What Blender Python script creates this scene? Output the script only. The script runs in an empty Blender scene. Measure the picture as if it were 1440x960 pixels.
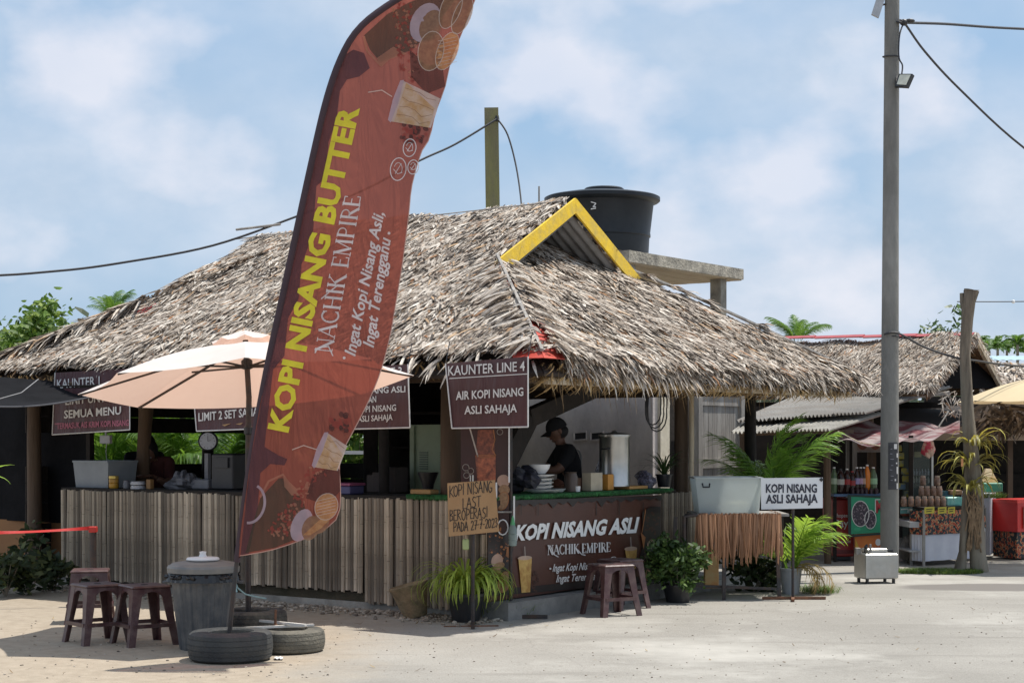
import bpy, bmesh, math, random
from mathutils import Vector, Matrix
from mathutils.geometry import tessellate_polygon
R = math.radians
random.seed(7)
rnd = random.random
U = random.uniform
S = bpy.context.scene
COL = S.collection

# ------------------------------------------------------------------ camera
F = 2400.0; CAMZ = 1.55; HZ = 615.0
cam = bpy.data.cameras.new('camera'); cam.sensor_width = 36; cam.lens = 36*F/1440
cam.shift_y = (HZ-480)/1440.0; cam.clip_end = 5000; cam.clip_start = 0.1
camo = bpy.data.objects.new('camera', cam); COL.objects.link(camo)
camo.location = (0, 0, CAMZ); camo.rotation_euler = (R(90), 0, 0); S.camera = camo
# ------------------------------------------------------------------ light
SUND = Vector((0.78, 0.30, 2.2)).normalized()
sl = bpy.data.lights.new('sun', 'SUN'); sl.energy = 4.4; sl.angle = R(0.5); sl.color = (1, 0.95, 0.87)
so = bpy.data.objects.new('sun', sl); COL.objects.link(so)
so.rotation_euler = SUND.to_track_quat('Z', 'Y').to_euler(); so.location = (5, 5, 30)
S.view_settings.view_transform = 'Standard'; S.view_settings.look = 'None'
S.view_settings.exposure = 0.25; S.view_settings.gamma = 1
S.cycles.max_bounces = 7; S.cycles.transparent_max_bounces = 12
w = bpy.data.worlds.new("World"); S.world = w; w.use_nodes = True
nt = w.node_tree; N = nt.nodes; Lk = nt.links; N.clear()
def nd(tree, t, **k):
    n = tree.nodes.new(t)
    for a, b in k.items(): setattr(n, a, b)
    return n
out = nd(nt, 'ShaderNodeOutputWorld'); bg = nd(nt, 'ShaderNodeBackground'); bg.inputs[1].default_value = 1.0
sky = nd(nt, 'ShaderNodeTexSky', sky_type='NISHITA'); sky.sun_disc = False
sky.sun_elevation = math.asin(SUND.z); sky.sun_rotation = math.atan2(SUND.x, SUND.y)
sky.air_density = 1.2; sky.dust_density = 1.2; sky.ozone_density = 2.0
sc_ = nd(nt, 'ShaderNodeMixRGB', blend_type='MULTIPLY'); sc_.inputs[0].default_value = 1
sc_.inputs[2].default_value = (0.080, 0.080, 0.080, 1)
Lk.new(sky.outputs[0], sc_.inputs[1])
tc = nd(nt, 'ShaderNodeTexCoord'); mp = nd(nt, 'ShaderNodeMapping'); mp.inputs['Scale'].default_value = (1, 1, 1.45)
mp.inputs['Location'].default_value = (0.43, 0.1, 0.22)
Lk.new(tc.outputs['Generated'], mp.inputs[0])
n1 = nd(nt, 'ShaderNodeTexNoise'); n1.inputs['Scale'].default_value = 3.4; n1.inputs['Detail'].default_value = 5; n1.inputs['Roughness'].default_value = 0.5
n2 = nd(nt, 'ShaderNodeTexNoise'); n2.inputs['Scale'].default_value = 14; n2.inputs['Detail'].default_value = 8; n2.inputs['Roughness'].default_value = 0.6
Lk.new(mp.outputs[0], n1.inputs[0]); Lk.new(mp.outputs[0], n2.inputs[0])
r1 = nd(nt, 'ShaderNodeValToRGB'); r1.color_ramp.elements[0].position = 0.36; r1.color_ramp.elements[1].position = 0.62
r1.color_ramp.interpolation = 'EASE'
Lk.new(n1.outputs[0], r1.inputs[0])
r2 = nd(nt, 'ShaderNodeValToRGB'); r2.color_ramp.elements[0].position = 0.38; r2.color_ramp.elements[1].position = 0.68
Lk.new(n2.outputs[0], r2.inputs[0])
ccol = nd(nt, 'ShaderNodeMixRGB'); ccol.inputs[1].default_value = (0.50, 0.58, 0.69, 1); ccol.inputs[2].default_value = (0.66, 0.70, 0.78, 1)
Lk.new(r2.outputs[0], ccol.inputs[0])
bmix = nd(nt, 'ShaderNodeMixRGB'); bmix.inputs[0].default_value = 0.7; bmix.inputs[2].default_value = (0.33, 0.51, 0.74, 1)
Lk.new(sc_.outputs[0], bmix.inputs[1])
mx = nd(nt, 'ShaderNodeMixRGB'); Lk.new(bmix.outputs[0], mx.inputs[1]); Lk.new(ccol.outputs[0], mx.inputs[2])
mf = nd(nt, 'ShaderNodeMath', operation='MULTIPLY'); mf.inputs[1].default_value = 0.80; Lk.new(r1.outputs[0], mf.inputs[0])
Lk.new(mf.outputs[0], mx.inputs[0])
# cumulus puffs with a firmer edge over the veil
n3 = nd(nt, 'ShaderNodeTexNoise'); n3.inputs['Scale'].default_value = 7.5; n3.inputs['Detail'].default_value = 10; n3.inputs['Roughness'].default_value = 0.5
mp3 = nd(nt, 'ShaderNodeMapping'); mp3.inputs['Scale'].default_value = (1, 1, 1.5); mp3.inputs['Location'].default_value = (0.18, 1.7, 0.61)
Lk.new(tc.outputs['Generated'], mp3.inputs[0]); Lk.new(mp3.outputs[0], n3.inputs[0])
r3 = nd(nt, 'ShaderNodeValToRGB'); r3.color_ramp.elements[0].position = 0.50; r3.color_ramp.elements[1].position = 0.64; Lk.new(n3.outputs[0], r3.inputs[0])
m3 = nd(nt, 'ShaderNodeMath', operation='MULTIPLY'); m3.inputs[1].default_value = 0.55; Lk.new(r3.outputs[0], m3.inputs[0])
mx3 = nd(nt, 'ShaderNodeMixRGB'); mx3.inputs[2].default_value = (0.80, 0.78, 0.83, 1); Lk.new(m3.outputs[0], mx3.inputs[0]); Lk.new(mx.outputs[0], mx3.inputs[1])
Lk.new(mx3.outputs[0], bg.inputs[0]); Lk.new(bg.outputs[0], out.inputs[0])

# ------------------------------------------------------------------ frames
def W(px, py, Y): return Vector(((px-720)/F*Y, Y, CAMZ+(HZ-py)/F*Y))
def G(px, py):
    Y = CAMZ*F/(py-HZ); return Vector(((px-720)/F*Y, Y, 0))
def GY(px, Y): return Vector(((px-720)/F*Y, Y, 0))
EX, EY = 0.256, 13.67; CU, SU = 0.8102, 0.5862
HR = math.atan2(-SU, CU)
MH = Matrix.Translation((EX, EY, 0)) @ Matrix.Rotation(HR, 4, 'Z')
def hp(x, y, z=0): return MH @ Vector((x, y, z))
def yR(px, x0=-.9):
    k = (px-720)/F; return -(EX+CU*x0-k*(EY-SU*x0))/(SU-CU*k)
def xL(px, y0=.5):
    k = (px-720)/F; return -(EX+SU*y0-k*(EY+CU*y0))/(CU+SU*k)
def zAt(py, p): return CAMZ+(HZ-py)/F*p.y
def planeR(x0):
    def f(px, py, off):
        p = hp(x0+off, yR(px, x0+off)); p.z = zAt(py, p); return p
    return f
def planeL(y0):
    def f(px, py, off):
        p = hp(xL(px, y0-off), y0-off); p.z = zAt(py, p); return p
    return f
def planeY(Y, slope=0.0, pxc=720):
    def f(px, py, off): return W(px, py, Y+slope*(px-pxc)-off)
    return f

# ------------------------------------------------------------------ materials
MATS = {}
def mat(name, c, rough=.7, c2=None, scale=8, bump=0, bscale=None, metal=0, stretch=None, attr=None, trans=0, tcol=None, alpha=0, spec=.5, detail=6, contrast=(.35, .65), objrnd=0, hnoise=None):
    """procedural material: two colours mixed by noise, grain bump, optional per-piece attribute ramp"""
    if name in MATS: return MATS[name]
    m = bpy.data.materials.new(name); m.use_nodes = True; t = m.node_tree; L = t.links
    b = t.nodes['Principled BSDF']; o = t.nodes['Material Output']
    b.inputs['Roughness'].default_value = rough; b.inputs['Metallic'].default_value = metal
    b.inputs['Specular IOR Level'].default_value = spec
    co = nd(t, 'ShaderNodeTexCoord'); mpg = nd(t, 'ShaderNodeMapping')
    L.new(co.outputs['Object'], mpg.inputs[0])
    if stretch: mpg.inputs['Scale'].default_value = stretch
    col = None
    if attr:
        a = nd(t, 'ShaderNodeAttribute', attribute_name='rnd'); rp = nd(t, 'ShaderNodeValToRGB')
        e = rp.color_ramp.elements
        while len(e) > 1: e.remove(e[0])
        e[0].position = attr[0][0]; e[0].color = (*attr[0][1], 1)
        for p, cc in attr[1:]:
            x = e.new(p); x.color = (*cc, 1)
        L.new(a.outputs['Fac'], rp.inputs[0]); col = rp.outputs[0]
    if c2 is None: c2 = tuple(x*.78 for x in c)
    nz = nd(t, 'ShaderNodeTexNoise'); nz.inputs['Scale'].default_value = scale; nz.inputs['Detail'].default_value = detail
    nz.inputs['Roughness'].default_value = .62
    L.new(mpg.outputs[0], nz.inputs[0])
    rr = nd(t, 'ShaderNodeValToRGB'); rr.color_ramp.elements[0].position = contrast[0]; rr.color_ramp.elements[1].position = contrast[1]
    L.new(nz.outputs[0], rr.inputs[0])
    mixn = nd(t, 'ShaderNodeMixRGB'); L.new(rr.outputs[0], mixn.inputs[0])
    if col is not None:
        mixn.blend_type = 'MULTIPLY'; rr.color_ramp.elements[0].color = (.65, .63, .6, 1); rr.color_ramp.elements[1].color = (1.1, 1.08, 1.05, 1)
        mixn.inputs[0].default_value = 1
        for l in list(mixn.inputs[0].links): L.remove(l)
        L.new(col, mixn.inputs[1]); L.new(rr.outputs[0], mixn.inputs[2])
    else:
        mixn.inputs[1].default_value = (*c2, 1); mixn.inputs[2].default_value = (*c, 1)
    last = mixn.outputs[0]
    if hnoise:  # large stains
        n3 = nd(t, 'ShaderNodeTexNoise'); n3.inputs['Scale'].default_value = hnoise[0]; n3.inputs['Detail'].default_value = 8; n3.inputs['Roughness'].default_value = .7
        L.new(mpg.outputs[0], n3.inputs[0])
        r3 = nd(t, 'ShaderNodeValToRGB'); r3.color_ramp.elements[0].position = .42; r3.color_ramp.elements[1].position = .68
        L.new(n3.outputs[0], r3.inputs[0])
        m3 = nd(t, 'ShaderNodeMixRGB'); L.new(r3.outputs[0], m3.inputs[0]); L.new(last, m3.inputs[1]); m3.inputs[2].default_value = (*hnoise[1], 1)
        last = m3.outputs[0]
    if objrnd:
        oi = nd(t, 'ShaderNodeObjectInfo'); hs = nd(t, 'ShaderNodeHueSaturation')
        mr = nd(t, 'ShaderNodeMapRange'); mr.inputs[3].default_value = 1-objrnd; mr.inputs[4].default_value = 1+objrnd
        L.new(oi.outputs['Random'], mr.inputs[0]); L.new(mr.outputs[0], hs.inputs['Value']); L.new(last, hs.inputs['Color']); last = hs.outputs[0]
    L.new(last, b.inputs['Base Color'])
    if bump:
        nb = nd(t, 'ShaderNodeTexNoise'); nb.inputs['Scale'].default_value = bscale or scale*4; nb.inputs['Detail'].default_value = 8
        L.new(mpg.outputs[0], nb.inputs[0])
        bp = nd(t, 'ShaderNodeBump'); bp.inputs['Strength'].default_value = bump; bp.inputs['Distance'].default_value = .02
        L.new(nb.outputs[0], bp.inputs['Height']); L.new(bp.outputs[0], b.inputs['Normal'])
    sh = b.outputs[0]
    if trans:
        tr = nd(t, 'ShaderNodeBsdfTranslucent'); ms = nd(t, 'ShaderNodeMixShader'); ms.inputs[0].default_value = trans
        if tcol: tr.inputs[0].default_value = (*tcol, 1)
        else: L.new(last, tr.inputs[0])
        L.new(sh, ms.inputs[1]); L.new(tr.outputs[0], ms.inputs[2]); sh = ms.outputs[0]
    if alpha:
        tp = nd(t, 'ShaderNodeBsdfTransparent'); ms = nd(t, 'ShaderNodeMixShader'); ms.inputs[0].default_value = alpha
        L.new(sh, ms.inputs[1]); L.new(tp.outputs[0], ms.inputs[2]); sh = ms.outputs[0]
        if tcol: tp.inputs[0].default_value = (*tcol, 1)
    L.new(sh, o.inputs[0])
    MATS[name] = m; return m

def pm(c, rough=.6, name=None, **k):
    return mat(name or 'plain_%02x%02x%02x_%d' % (*[int(255*min(1, x)) for x in c], int(rough*100)), c, rough, **k)

TH = [(0, (.05, .037, .03)), (.13, (.14, .108, .09)), (.33, (.33, .275, .225)), (.60, (.56, .50, .44)), (.84, (.78, .73, .66)), (.94, (.48, .33, .20)), (1, (.34, .17, .08))]
M_thatch = mat('thatch', (.4, .35, .3), .85, scale=30, attr=TH, trans=.08)
M_thatchy = mat('thatch_underside', (.4, .3, .14), .9, scale=20, attr=[(0, (.07, .04, .02)), (.5, (.36, .23, .10)), (1, (.55, .40, .20))])
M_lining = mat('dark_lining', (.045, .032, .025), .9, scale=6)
M_wood = mat('old_wood', (.17, .105, .06), .8, (.08, .05, .03), 6, .5, 30, stretch=(1, 1, .15), hnoise=(3, (.06, .045, .035)))
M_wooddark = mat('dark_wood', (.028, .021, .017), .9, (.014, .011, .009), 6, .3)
M_greywood = mat('grey_wood', (.42, .40, .37), .85, (.24, .22, .20), 10, .5, 40, stretch=(1, 1, .12), hnoise=(4, (.20, .185, .17)))
M_palewood = mat('pale_wood', (.62, .52, .38), .75, (.42, .33, .22), 8, .3, stretch=(1, 1, .15))
M_bamboo = mat('bamboo', (.40, .33, .25), .6, (.20, .16, .125), 22, .35, 60, stretch=(1, 1, .16), attr=[(0, (.17, .14, .11)), (.3, (.29, .24, .185)), (.7, (.46, .39, .305)), (1, (.60, .53, .43))], objrnd=.40)
M_blk = mat('black_plastic', (.022, .023, .026), .38, (.012, .012, .014), 5, .1)
M_blackmetal = mat('black_metal', (.03, .03, .033), .5, (.015, .015, .017), 20, .2, hnoise=(8, (.07, .035, .02)))
M_rust = mat('rusty_metal', (.23, .10, .05), .8, (.10, .05, .03), 25, .4)
M_steel = mat('steel', (.50, .50, .48), .35, (.38, .38, .36), 6, .05, metal=.85, hnoise=(5, (.42, .40, .36)))
M_yellow = mat('yellow_paint', (.90, .60, .02), .5, (.82, .53, .02), 5, .25, hnoise=(7, (.60, .44, .10)))
M_red = mat('red_sheet', (.55, .07, .04), .5, (.42, .05, .035), 4, .2)
M_redroof = mat('red_roof_sheet', (.46, .09, .09), .5, (.36, .07, .075), 3, .1)
M_conc = mat('concrete', (.42, .40, .36), .9, (.28, .265, .24), 5, .5, 40, hnoise=(3, (.20, .19, .17)))
M_concd = mat('grey_render', (.60, .545, .51), .9, (.48, .43, .41), 3, .4, 25, hnoise=(1.8, (.36, .32, .31)), stretch=(1, 1, .5))
M_plaster = mat('cream_plaster', (.68, .62, .50), .85, (.55, .49, .38), 5, .3)
M_zinc = mat('zinc', (.36, .35, .325), .55, (.23, .215, .195), 5, .15, metal=.15, hnoise=(2.5, (.22, .19, .16)))
M_zincdark = mat('zinc_underside', (.26, .26, .27), .6, (.19, .19, .19), 5, .1)
M_white = mat('white_plastic', (.80, .80, .80), .45, (.70, .70, .70), 3)
M_vinyl = mat('brown_vinyl', (.075, .022, .026), .45, (.055, .016, .02), 3, .15, 3)
M_txt = mat('white_print', (.70, .68, .66), .5, (.60, .58, .56), 12)
M_txtw = mat('bright_print', (.82, .82, .80), .5, (.76, .76, .74), 12)
M_leaf = mat('leaf', (.10, .20, .03), .5, (.05, .11, .02), 6, trans=.3, tcol=(.22, .42, .04), objrnd=.35)
M_leafy = mat('leaf_yellow', (.36, .44, .07), .5, (.18, .28, .04), 5, trans=.35, tcol=(.50, .60, .08), objrnd=.35)
M_leafd = mat('leaf_dark', (.045, .09, .025), .5, (.025, .05, .015), 8, trans=.2, tcol=(.08, .18, .03), objrnd=.3)
M_palm = mat('palm_leaf_green', (.09, .19, .03), .45, (.05, .11, .02), 6, trans=.3, tcol=(.26, .46, .05), objrnd=.3)
M_palmb = mat('palm_leaf_bright', (.22, .36, .05), .5, (.12, .22, .03), 6, trans=.45, tcol=(.42, .62, .08), objrnd=.3)
M_dry = mat('dry_leaf', (.50, .36, .14), .7, (.34, .22, .09), 8, trans=.3, tcol=(.55, .40, .15), objrnd=.3)
M_turf = mat('artificial_turf', (.025, .16, .04), .8, (.015, .08, .02), 30, .6, 120)
M_brownp = mat('maroon_plastic', (.075, .030, .032), .38, (.055, .022, .024), 5, .08, objrnd=.12, hnoise=(7, (.13, .085, .075)))
M_rubber = mat('tyre_rubber', (.045, .045, .045), .8, (.028, .028, .028), 10, .4, 60, hnoise=(5, (.14, .125, .095)))
M_trunk = mat('bark', (.25, .20, .15), .9, (.07, .055, .042), 9, 1, 22, stretch=(1, 1, .14), hnoise=(3.5, (.25, .23, .18)))
M_skin = mat('skin', (.20, .105, .07), .55, (.17, .085, .055), 10)
M_cloth = mat('black_cloth', (.014, .014, .017), .9, (.01, .01, .012), 20)
M_netting = mat('black_netting', (.009, .009, .010), .95, (.014, .014, .016), 3, .3, 8, spec=.08)
M_card = mat('cardboard', (.42, .26, .13), .85, (.36, .215, .105), 4, .1)
M_ink = mat('black_ink', (.03, .025, .025), .6)
M_wire = mat('cable', (.03, .03, .035), .6)
M_clearp = mat('frosted_plastic', (.62, .66, .66), .35, (.52, .56, .56), 3, trans=.45, tcol=(.92, .96, .95), alpha=.32)
M_glass = mat('clear_plastic', (.55, .60, .60), .15, alpha=.6)

# ------------------------------------------------------------------ builders
def Mof(o):
    m = o.matrix_basis.copy()
    while o.parent: o = o.parent; m = o.matrix_basis @ m
    return m
class MB:
    def __init__(s, M=None):
        s.v = []; s.f = []; s.mi = []; s.a = []; s.M = M; s.m = 0; s.val = .5; s.post = None
    def pt(s, p):
        p = Vector(p)
        return s.M @ p if s.M else p
    def add(s, vs, fs):
        n = len(s.v)
        for p in vs: s.v.append(s.pt(p)); s.a.append(s.val)
        for f in fs: s.f.append([i+n for i in f]); s.mi.append(s.m)
    def box(s, c, d, rz=0, rx=0, ry=0, taper=1, tv=None):
        m = Matrix.Translation(c) @ Matrix.Rotation(rz, 4, 'Z') @ Matrix.Rotation(ry, 4, 'Y') @ Matrix.Rotation(rx, 4, 'X')
        x, y, z = d[0]/2, d[1]/2, d[2]/2
        P = []
        for sz in (-1, 1):
            k = taper if sz > 0 else 1
            for sx, sy in ((-1, -1), (1, -1), (1, 1), (-1, 1)): P.append(m @ Vector((sx*x*k, sy*y*k, sz*z)))
        s.add(P, [(3, 2, 1, 0), (4, 5, 6, 7), (0, 1, 5, 4), (1, 2, 6, 5), (2, 3, 7, 6), (3, 0, 4, 7)]); return s
    def bevbox(s, c, d, b=.01, rz=0):
        """box with chamfered vertical and horizontal edges"""
        m = Matrix.Translation(c) @ Matrix.Rotation(rz, 4, 'Z'); x, y, z = d[0]/2, d[1]/2, d[2]/2
        rings = []
        for zz, k in ((-z, b), (-z+b, 0), (z-b, 0), (z, b)):
            X, Y = x-k, y-k; bb = b*.7
            rings.append([m @ Vector(p) for p in ((-X+bb, -Y, zz), (X-bb, -Y, zz), (X, -Y+bb, zz), (X, Y-bb, zz), (X-bb, Y, zz), (-X+bb, Y, zz), (-X, Y-bb, zz), (-X, -Y+bb, zz))])
        P = [p for r in rings for p in r]; Fc = [tuple(range(7, -1, -1)), tuple(range(24, 32))]
        for r in range(3):
            for i in range(8):
                j = (i+1) % 8; Fc.append((r*8+i, r*8+j, r*8+8+j, r*8+8+i))
        s.add(P, Fc); return s
    def beam(s, a, b, wd, ht, up=(0, 0, 1), k=1):
        a = Vector(a); b = Vector(b); d = (b-a).normalized(); up = Vector(up)
        sd = d.cross(up)
        if sd.length < 1e-4: sd = d.cross(Vector((1, 0, 0)))
        sd.normalize(); u2 = sd.cross(d)
        P = []
        for p, q in ((a, 1), (b, k)):
            for x, y in ((-1, -1), (1, -1), (1, 1), (-1, 1)): P.append(p+sd*x*wd/2*q+u2*y*ht/2*q)
        s.add(P, [(0, 1, 2, 3), (7, 6, 5, 4), (0, 4, 5, 1), (1, 5, 6, 2), (2, 6, 7, 3), (3, 7, 4, 0)]); return s
    def tube(s, pts, r, n=8, cap=True, jit=0):
        pts = [Vector(p) for p in pts]; rs = r if isinstance(r, (list, tuple)) else [r]*len(pts)
        P = []; ref = None
        for i, p in enumerate(pts):
            d = (pts[min(i+1, len(pts)-1)]-pts[max(i-1, 0)]).normalized()
            if ref is None: ref = d.orthogonal().normalized()
            ref = (ref-d*ref.dot(d)).normalized(); bt = d.cross(ref)
            for k in range(n):
                a = 2*math.pi*k/n; rr = rs[i]*(1+(U(-jit, jit) if jit else 0))
                P.append(p+ref*math.cos(a)*rr+bt*math.sin(a)*rr)
        Fc = []
        for i in range(len(pts)-1):
            for k in range(n):
                k2 = (k+1) % n; Fc.append((i*n+k, i*n+k2, (i+1)*n+k2, (i+1)*n+k))
        if cap: Fc.append(tuple(range(n-1, -1, -1))); Fc.append(tuple((len(pts)-1)*n+k for k in range(n)))
        s.add(P, Fc); return s
    def lathe(s, c, prof, n=24, ribs=0, ra=0, sx=1, sy=1, rz=0, cap=True):
        c = Vector(c); P = []
        for i, (r, z) in enumerate(prof):
            for k in range(n):
                a = 2*math.pi*k/n+rz; rr = r*(1+(ra if ribs and ((k//ribs) % 2) else 0))
                P.append(c+Vector((math.cos(a)*rr*sx, math.sin(a)*rr*sy, z)))
        Fc = []
        for i in range(len(prof)-1):
            for k in range(n):
                k2 = (k+1) % n; Fc.append((i*n+k, i*n+k2, (i+1)*n+k2, (i+1)*n+k))
        if cap:
            if prof[0][0] > 1e-4: Fc.append(tuple(range(n-1, -1, -1)))
            if prof[-1][0] > 1e-4: Fc.append(tuple((len(prof)-1)*n+k for k in range(n)))
        s.add(P, Fc); return s
    def quad(s, a, b, c, d, th=0):
        """a b c d counterclockwise seen from the front; th = thickness backwards"""
        a, b, c, d = map(Vector, (a, b, c, d))
        if not th: s.add([a, b, c, d], [(0, 1, 2, 3)]); return s
        n = (b-a).cross(d-a).normalized()*-th
        s.add([a, b, c, d, a+n, b+n, c+n, d+n], [(0, 1, 2, 3), (7, 6, 5, 4), (1, 0, 4, 5), (2, 1, 5, 6), (3, 2, 6, 7), (0, 3, 7, 4)]); return s
    def grid(s, fn, nu, nv):
        P = [fn(i/nu, j/nv) for j in range(nv+1) for i in range(nu+1)]
        Fc = [(j*(nu+1)+i, j*(nu+1)+i+1, (j+1)*(nu+1)+i+1, (j+1)*(nu+1)+i) for j in range(nv) for i in range(nu)]
        s.add(P, Fc); return s
    def ball(s, c, r, nu=12, nv=8, fn=None):
        c = Vector(c); r = (r, r, r) if not isinstance(r, (tuple, list)) else r; P = []
        for j in range(1, nv):
            t = math.pi*j/nv
            for i in range(nu):
                a = 2*math.pi*i/nu; q = Vector((math.sin(t)*math.cos(a), math.sin(t)*math.sin(a), math.cos(t)))
                if fn: q = fn(q)
                P.append(c+Vector((q.x*r[0], q.y*r[1], q.z*r[2])))
        top = len(P); P.append(c+Vector((0, 0, r[2]))); P.append(c-Vector((0, 0, r[2])))
        Fc = [(top, i, (i+1) % nu) for i in range(nu)]
        for j in range(nv-2):
            for i in range(nu):
                i2 = (i+1) % nu; Fc.append((j*nu+i, (j+1)*nu+i, (j+1)*nu+i2, j*nu+i2))
        Fc += [((nv-2)*nu+(i+1) % nu, (nv-2)*nu+i, top+1) for i in range(nu)]
        s.add(P, Fc); return s
    def strip(s, c, d, sd, nrm, L, wd, bend=0, fold=0, seg=3, w0=.6, tip=.15):
        """one leaf blade: base c, direction d, side sd, normal nrm, drooping by bend"""
        P = []
        for i in range(seg+1):
            t = i/seg; ww = wd*(w0+(1-w0)*min(1, t*3))*(1-(1-tip)*max(0, (t-.45)/.55)**1.3)
            p = c+d*L*t+nrm*(bend*L*t*t)
            P += [p-sd*ww/2, p+sd*ww/2] if not fold else [p-sd*ww/2+nrm*fold*ww, p, p+sd*ww/2+nrm*fold*ww]
        k = 3 if fold else 2
        Fc = []
        for i in range(seg):
            for j in range(k-1): Fc.append((i*k+j, i*k+j+1, (i+1)*k+j+1, (i+1)*k+j))
        s.add(P, Fc)
    def build(s, name, mats, parent=None, smooth=False, origin=None, kind=None, label=None, rotz=0):
        me = bpy.data.meshes.new(name)
        if parent is not None: inv = Mof(parent).inverted()
        else:
            if origin is None:
                xs = [p.x for p in s.v]; ys = [p.y for p in s.v]; zs = [p.z for p in s.v]
                origin = Vector(((min(xs)+max(xs))/2, (min(ys)+max(ys))/2, min(zs)))
            inv = (Matrix.Translation(origin) @ Matrix.Rotation(rotz, 4, 'Z')).inverted()
        me.from_pydata([inv @ p for p in s.v], [], s.f)
        for m in (mats if isinstance(mats, (list, tuple)) else [mats]): me.materials.append(m)
        me.polygons.foreach_set('material_index', s.mi)
        if smooth:
            me.polygons.foreach_set('use_smooth', [True]*len(s.f))
            try: me.set_sharp_from_angle(angle=R(38))
            except Exception: pass
        at = me.attributes.new('rnd', 'FLOAT', 'POINT'); at.data.foreach_set('value', s.a)
        me.update()
        o = bpy.data.objects.new(name, me); COL.objects.link(o)
        if parent is not None: o.parent = parent
        else: o.location = origin; o.rotation_euler = (0, 0, rotz)
        if kind: o['kind'] = kind
        if label: o['label'] = label
        return o
def thing(name, label, cat, loc=(0, 0, 0), rotz=0, group=None):
    o = bpy.data.objects.new(name, None); o.empty_display_size = .2; COL.objects.link(o)
    o.location = loc; o.rotation_euler = (0, 0, rotz); o['label'] = label; o['category'] = cat
    o.matrix_basis = Matrix.Translation(loc) @ Matrix.Rotation(rotz, 4, 'Z')
    if group: o['group'] = group
    return o
def tag(o, label, cat, group=None):
    o['label'] = label; o['category'] = cat
    if group: o['group'] = group
    return o
def dup(root, loc, rotz=0, label=None, scale=1):
    r = root.copy(); COL.objects.link(r); r.location = loc; r.rotation_euler = (0, 0, rotz); r.scale = (scale,)*3
    if label: r['label'] = label
    def rec(a, b):
        for ch in list(a.children):
            c = ch.copy(); COL.objects.link(c); c.parent = b; rec(ch, c)
    rec(root, r); return r
def inst(me_obj, parent, Mx, name=None):
    """place a piece that shares mesh data; Mx is a world matrix"""
    c = bpy.data.objects.new(name or me_obj.name, me_obj); COL.objects.link(c)
    c.parent = parent; c.matrix_basis = Mof(parent).inverted() @ Mx if parent else Mx
    return c
def mesh_of(mb, name, mats, smooth=False):
    o = mb.build(name, mats, None, smooth, origin=Vector((0, 0, 0))); me = o.data; bpy.data.objects.remove(o); return me
def frame(p, x, y, z):
    m = Matrix((x, y, z)).transposed().to_4x4(); m.translation = p; return m

# ------------------------------------------------------------------ printed decals (flat print on a surface)
_tc = {}
def textmesh(body, bold=0, res=2):
    key = (body, bold)
    if key in _tc: return _tc[key]
    cu = bpy.data.curves.new('t', 'FONT'); cu.body = body; cu.size = 1; cu.resolution_u = res; cu.offset = bold; cu.fill_mode = 'FRONT'
    o = bpy.data.objects.new('t', cu); COL.objects.link(o)
    bpy.context.view_layer.update()
    me = o.evaluated_get(bpy.context.evaluated_depsgraph_get()).to_mesh()
    vs = [(v.co.x, v.co.y) for v in me.vertices]; me.calc_loop_triangles()
    ts = [tuple(t.vertices) for t in me.loop_triangles]
    bpy.data.objects.remove(o); bpy.data.curves.remove(cu)
    x0 = min(v[0] for v in vs); x1 = max(v[0] for v in vs)
    vs = [((x-x0)/(x1-x0), y/.73) for x, y in vs]
    _tc[key] = (vs, ts); return _tc[key]
def arc(cx, cy, rx, ry, a0, a1, n=8): return [(cx+rx*math.cos(R(a0+(a1-a0)*i/n)), cy+ry*math.sin(R(a0+(a1-a0)*i/n))) for i in range(n+1)]
# stroke alphabets: width, strokes
HW = {'K': (.6, [[(.1, 0), (.12, 1)], [(.58, .95), (.12, .45), (.6, .02)]]), 'O': (.62, [arc(.32, .5, .25, .48, 95, 455)]),
 'P': (.55, [[(.12, 0), (.1, 1), (.42, .95), (.5, .72), (.4, .5), (.1, .45)]]), 'I': (.25, [[(.12, 0), (.13, 1)]]),
 'N': (.65, [[(.08, 0), (.1, 1), (.52, .05), (.55, 1.02)]]), 'S': (.55, [[(.5, .9), (.25, 1), (.1, .8), (.2, .58), (.42, .42), (.46, .18), (.28, 0), (.05, .12)]]),
 'A': (.62, [[(.04, 0), (.3, 1), (.56, 0)], [(.12, .38), (.5, .4)]]), 'G': (.6, [[(.52, .88), (.3, 1), (.1, .7), (.08, .3), (.28, 0), (.5, .15), (.52, .42), (.32, .42)]]),
 'L': (.5, [[(.1, 1), (.1, .02), (.46, .04)]]), 'T': (.56, [[(.02, .97), (.54, 1)], [(.28, .98), (.27, 0)]]),
 'B': (.55, [[(.1, 0), (.1, 1), (.4, .95), (.44, .72), (.12, .54), (.46, .42), (.48, .12), (.1, 0)]]), 'E': (.5, [[(.46, 1), (.1, 1), (.1, 0), (.48, .02)], [(.1, .52), (.4, .53)]]),
 'R': (.56, [[(.1, 0), (.1, 1), (.42, .93), (.44, .66), (.12, .52), (.52, 0)]]), 'D': (.6, [[(.1, 0), (.1, 1), (.4, .85), (.52, .5), (.4, .12), (.1, 0)]]),
 '2': (.5, [[(.06, .78), (.2, 1), (.42, .88), (.4, .6), (.08, .02), (.48, .04)]]), '7': (.5, [[(.06, .98), (.46, 1), (.2, 0)], [(.14, .5), (.44, .52)]]),
 '-': (.35, [[(.06, .5), (.28, .52)]]), '0': (.5, [arc(.25, .5, .2, .48, 90, 450)]), '3': (.5, [[(.08, .9), (.3, 1), (.42, .8), (.2, .55), (.44, .35), (.3, 0), (.06, .1)]]), ' ': (.35, [])}
T_, t_ = .15, .055
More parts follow.
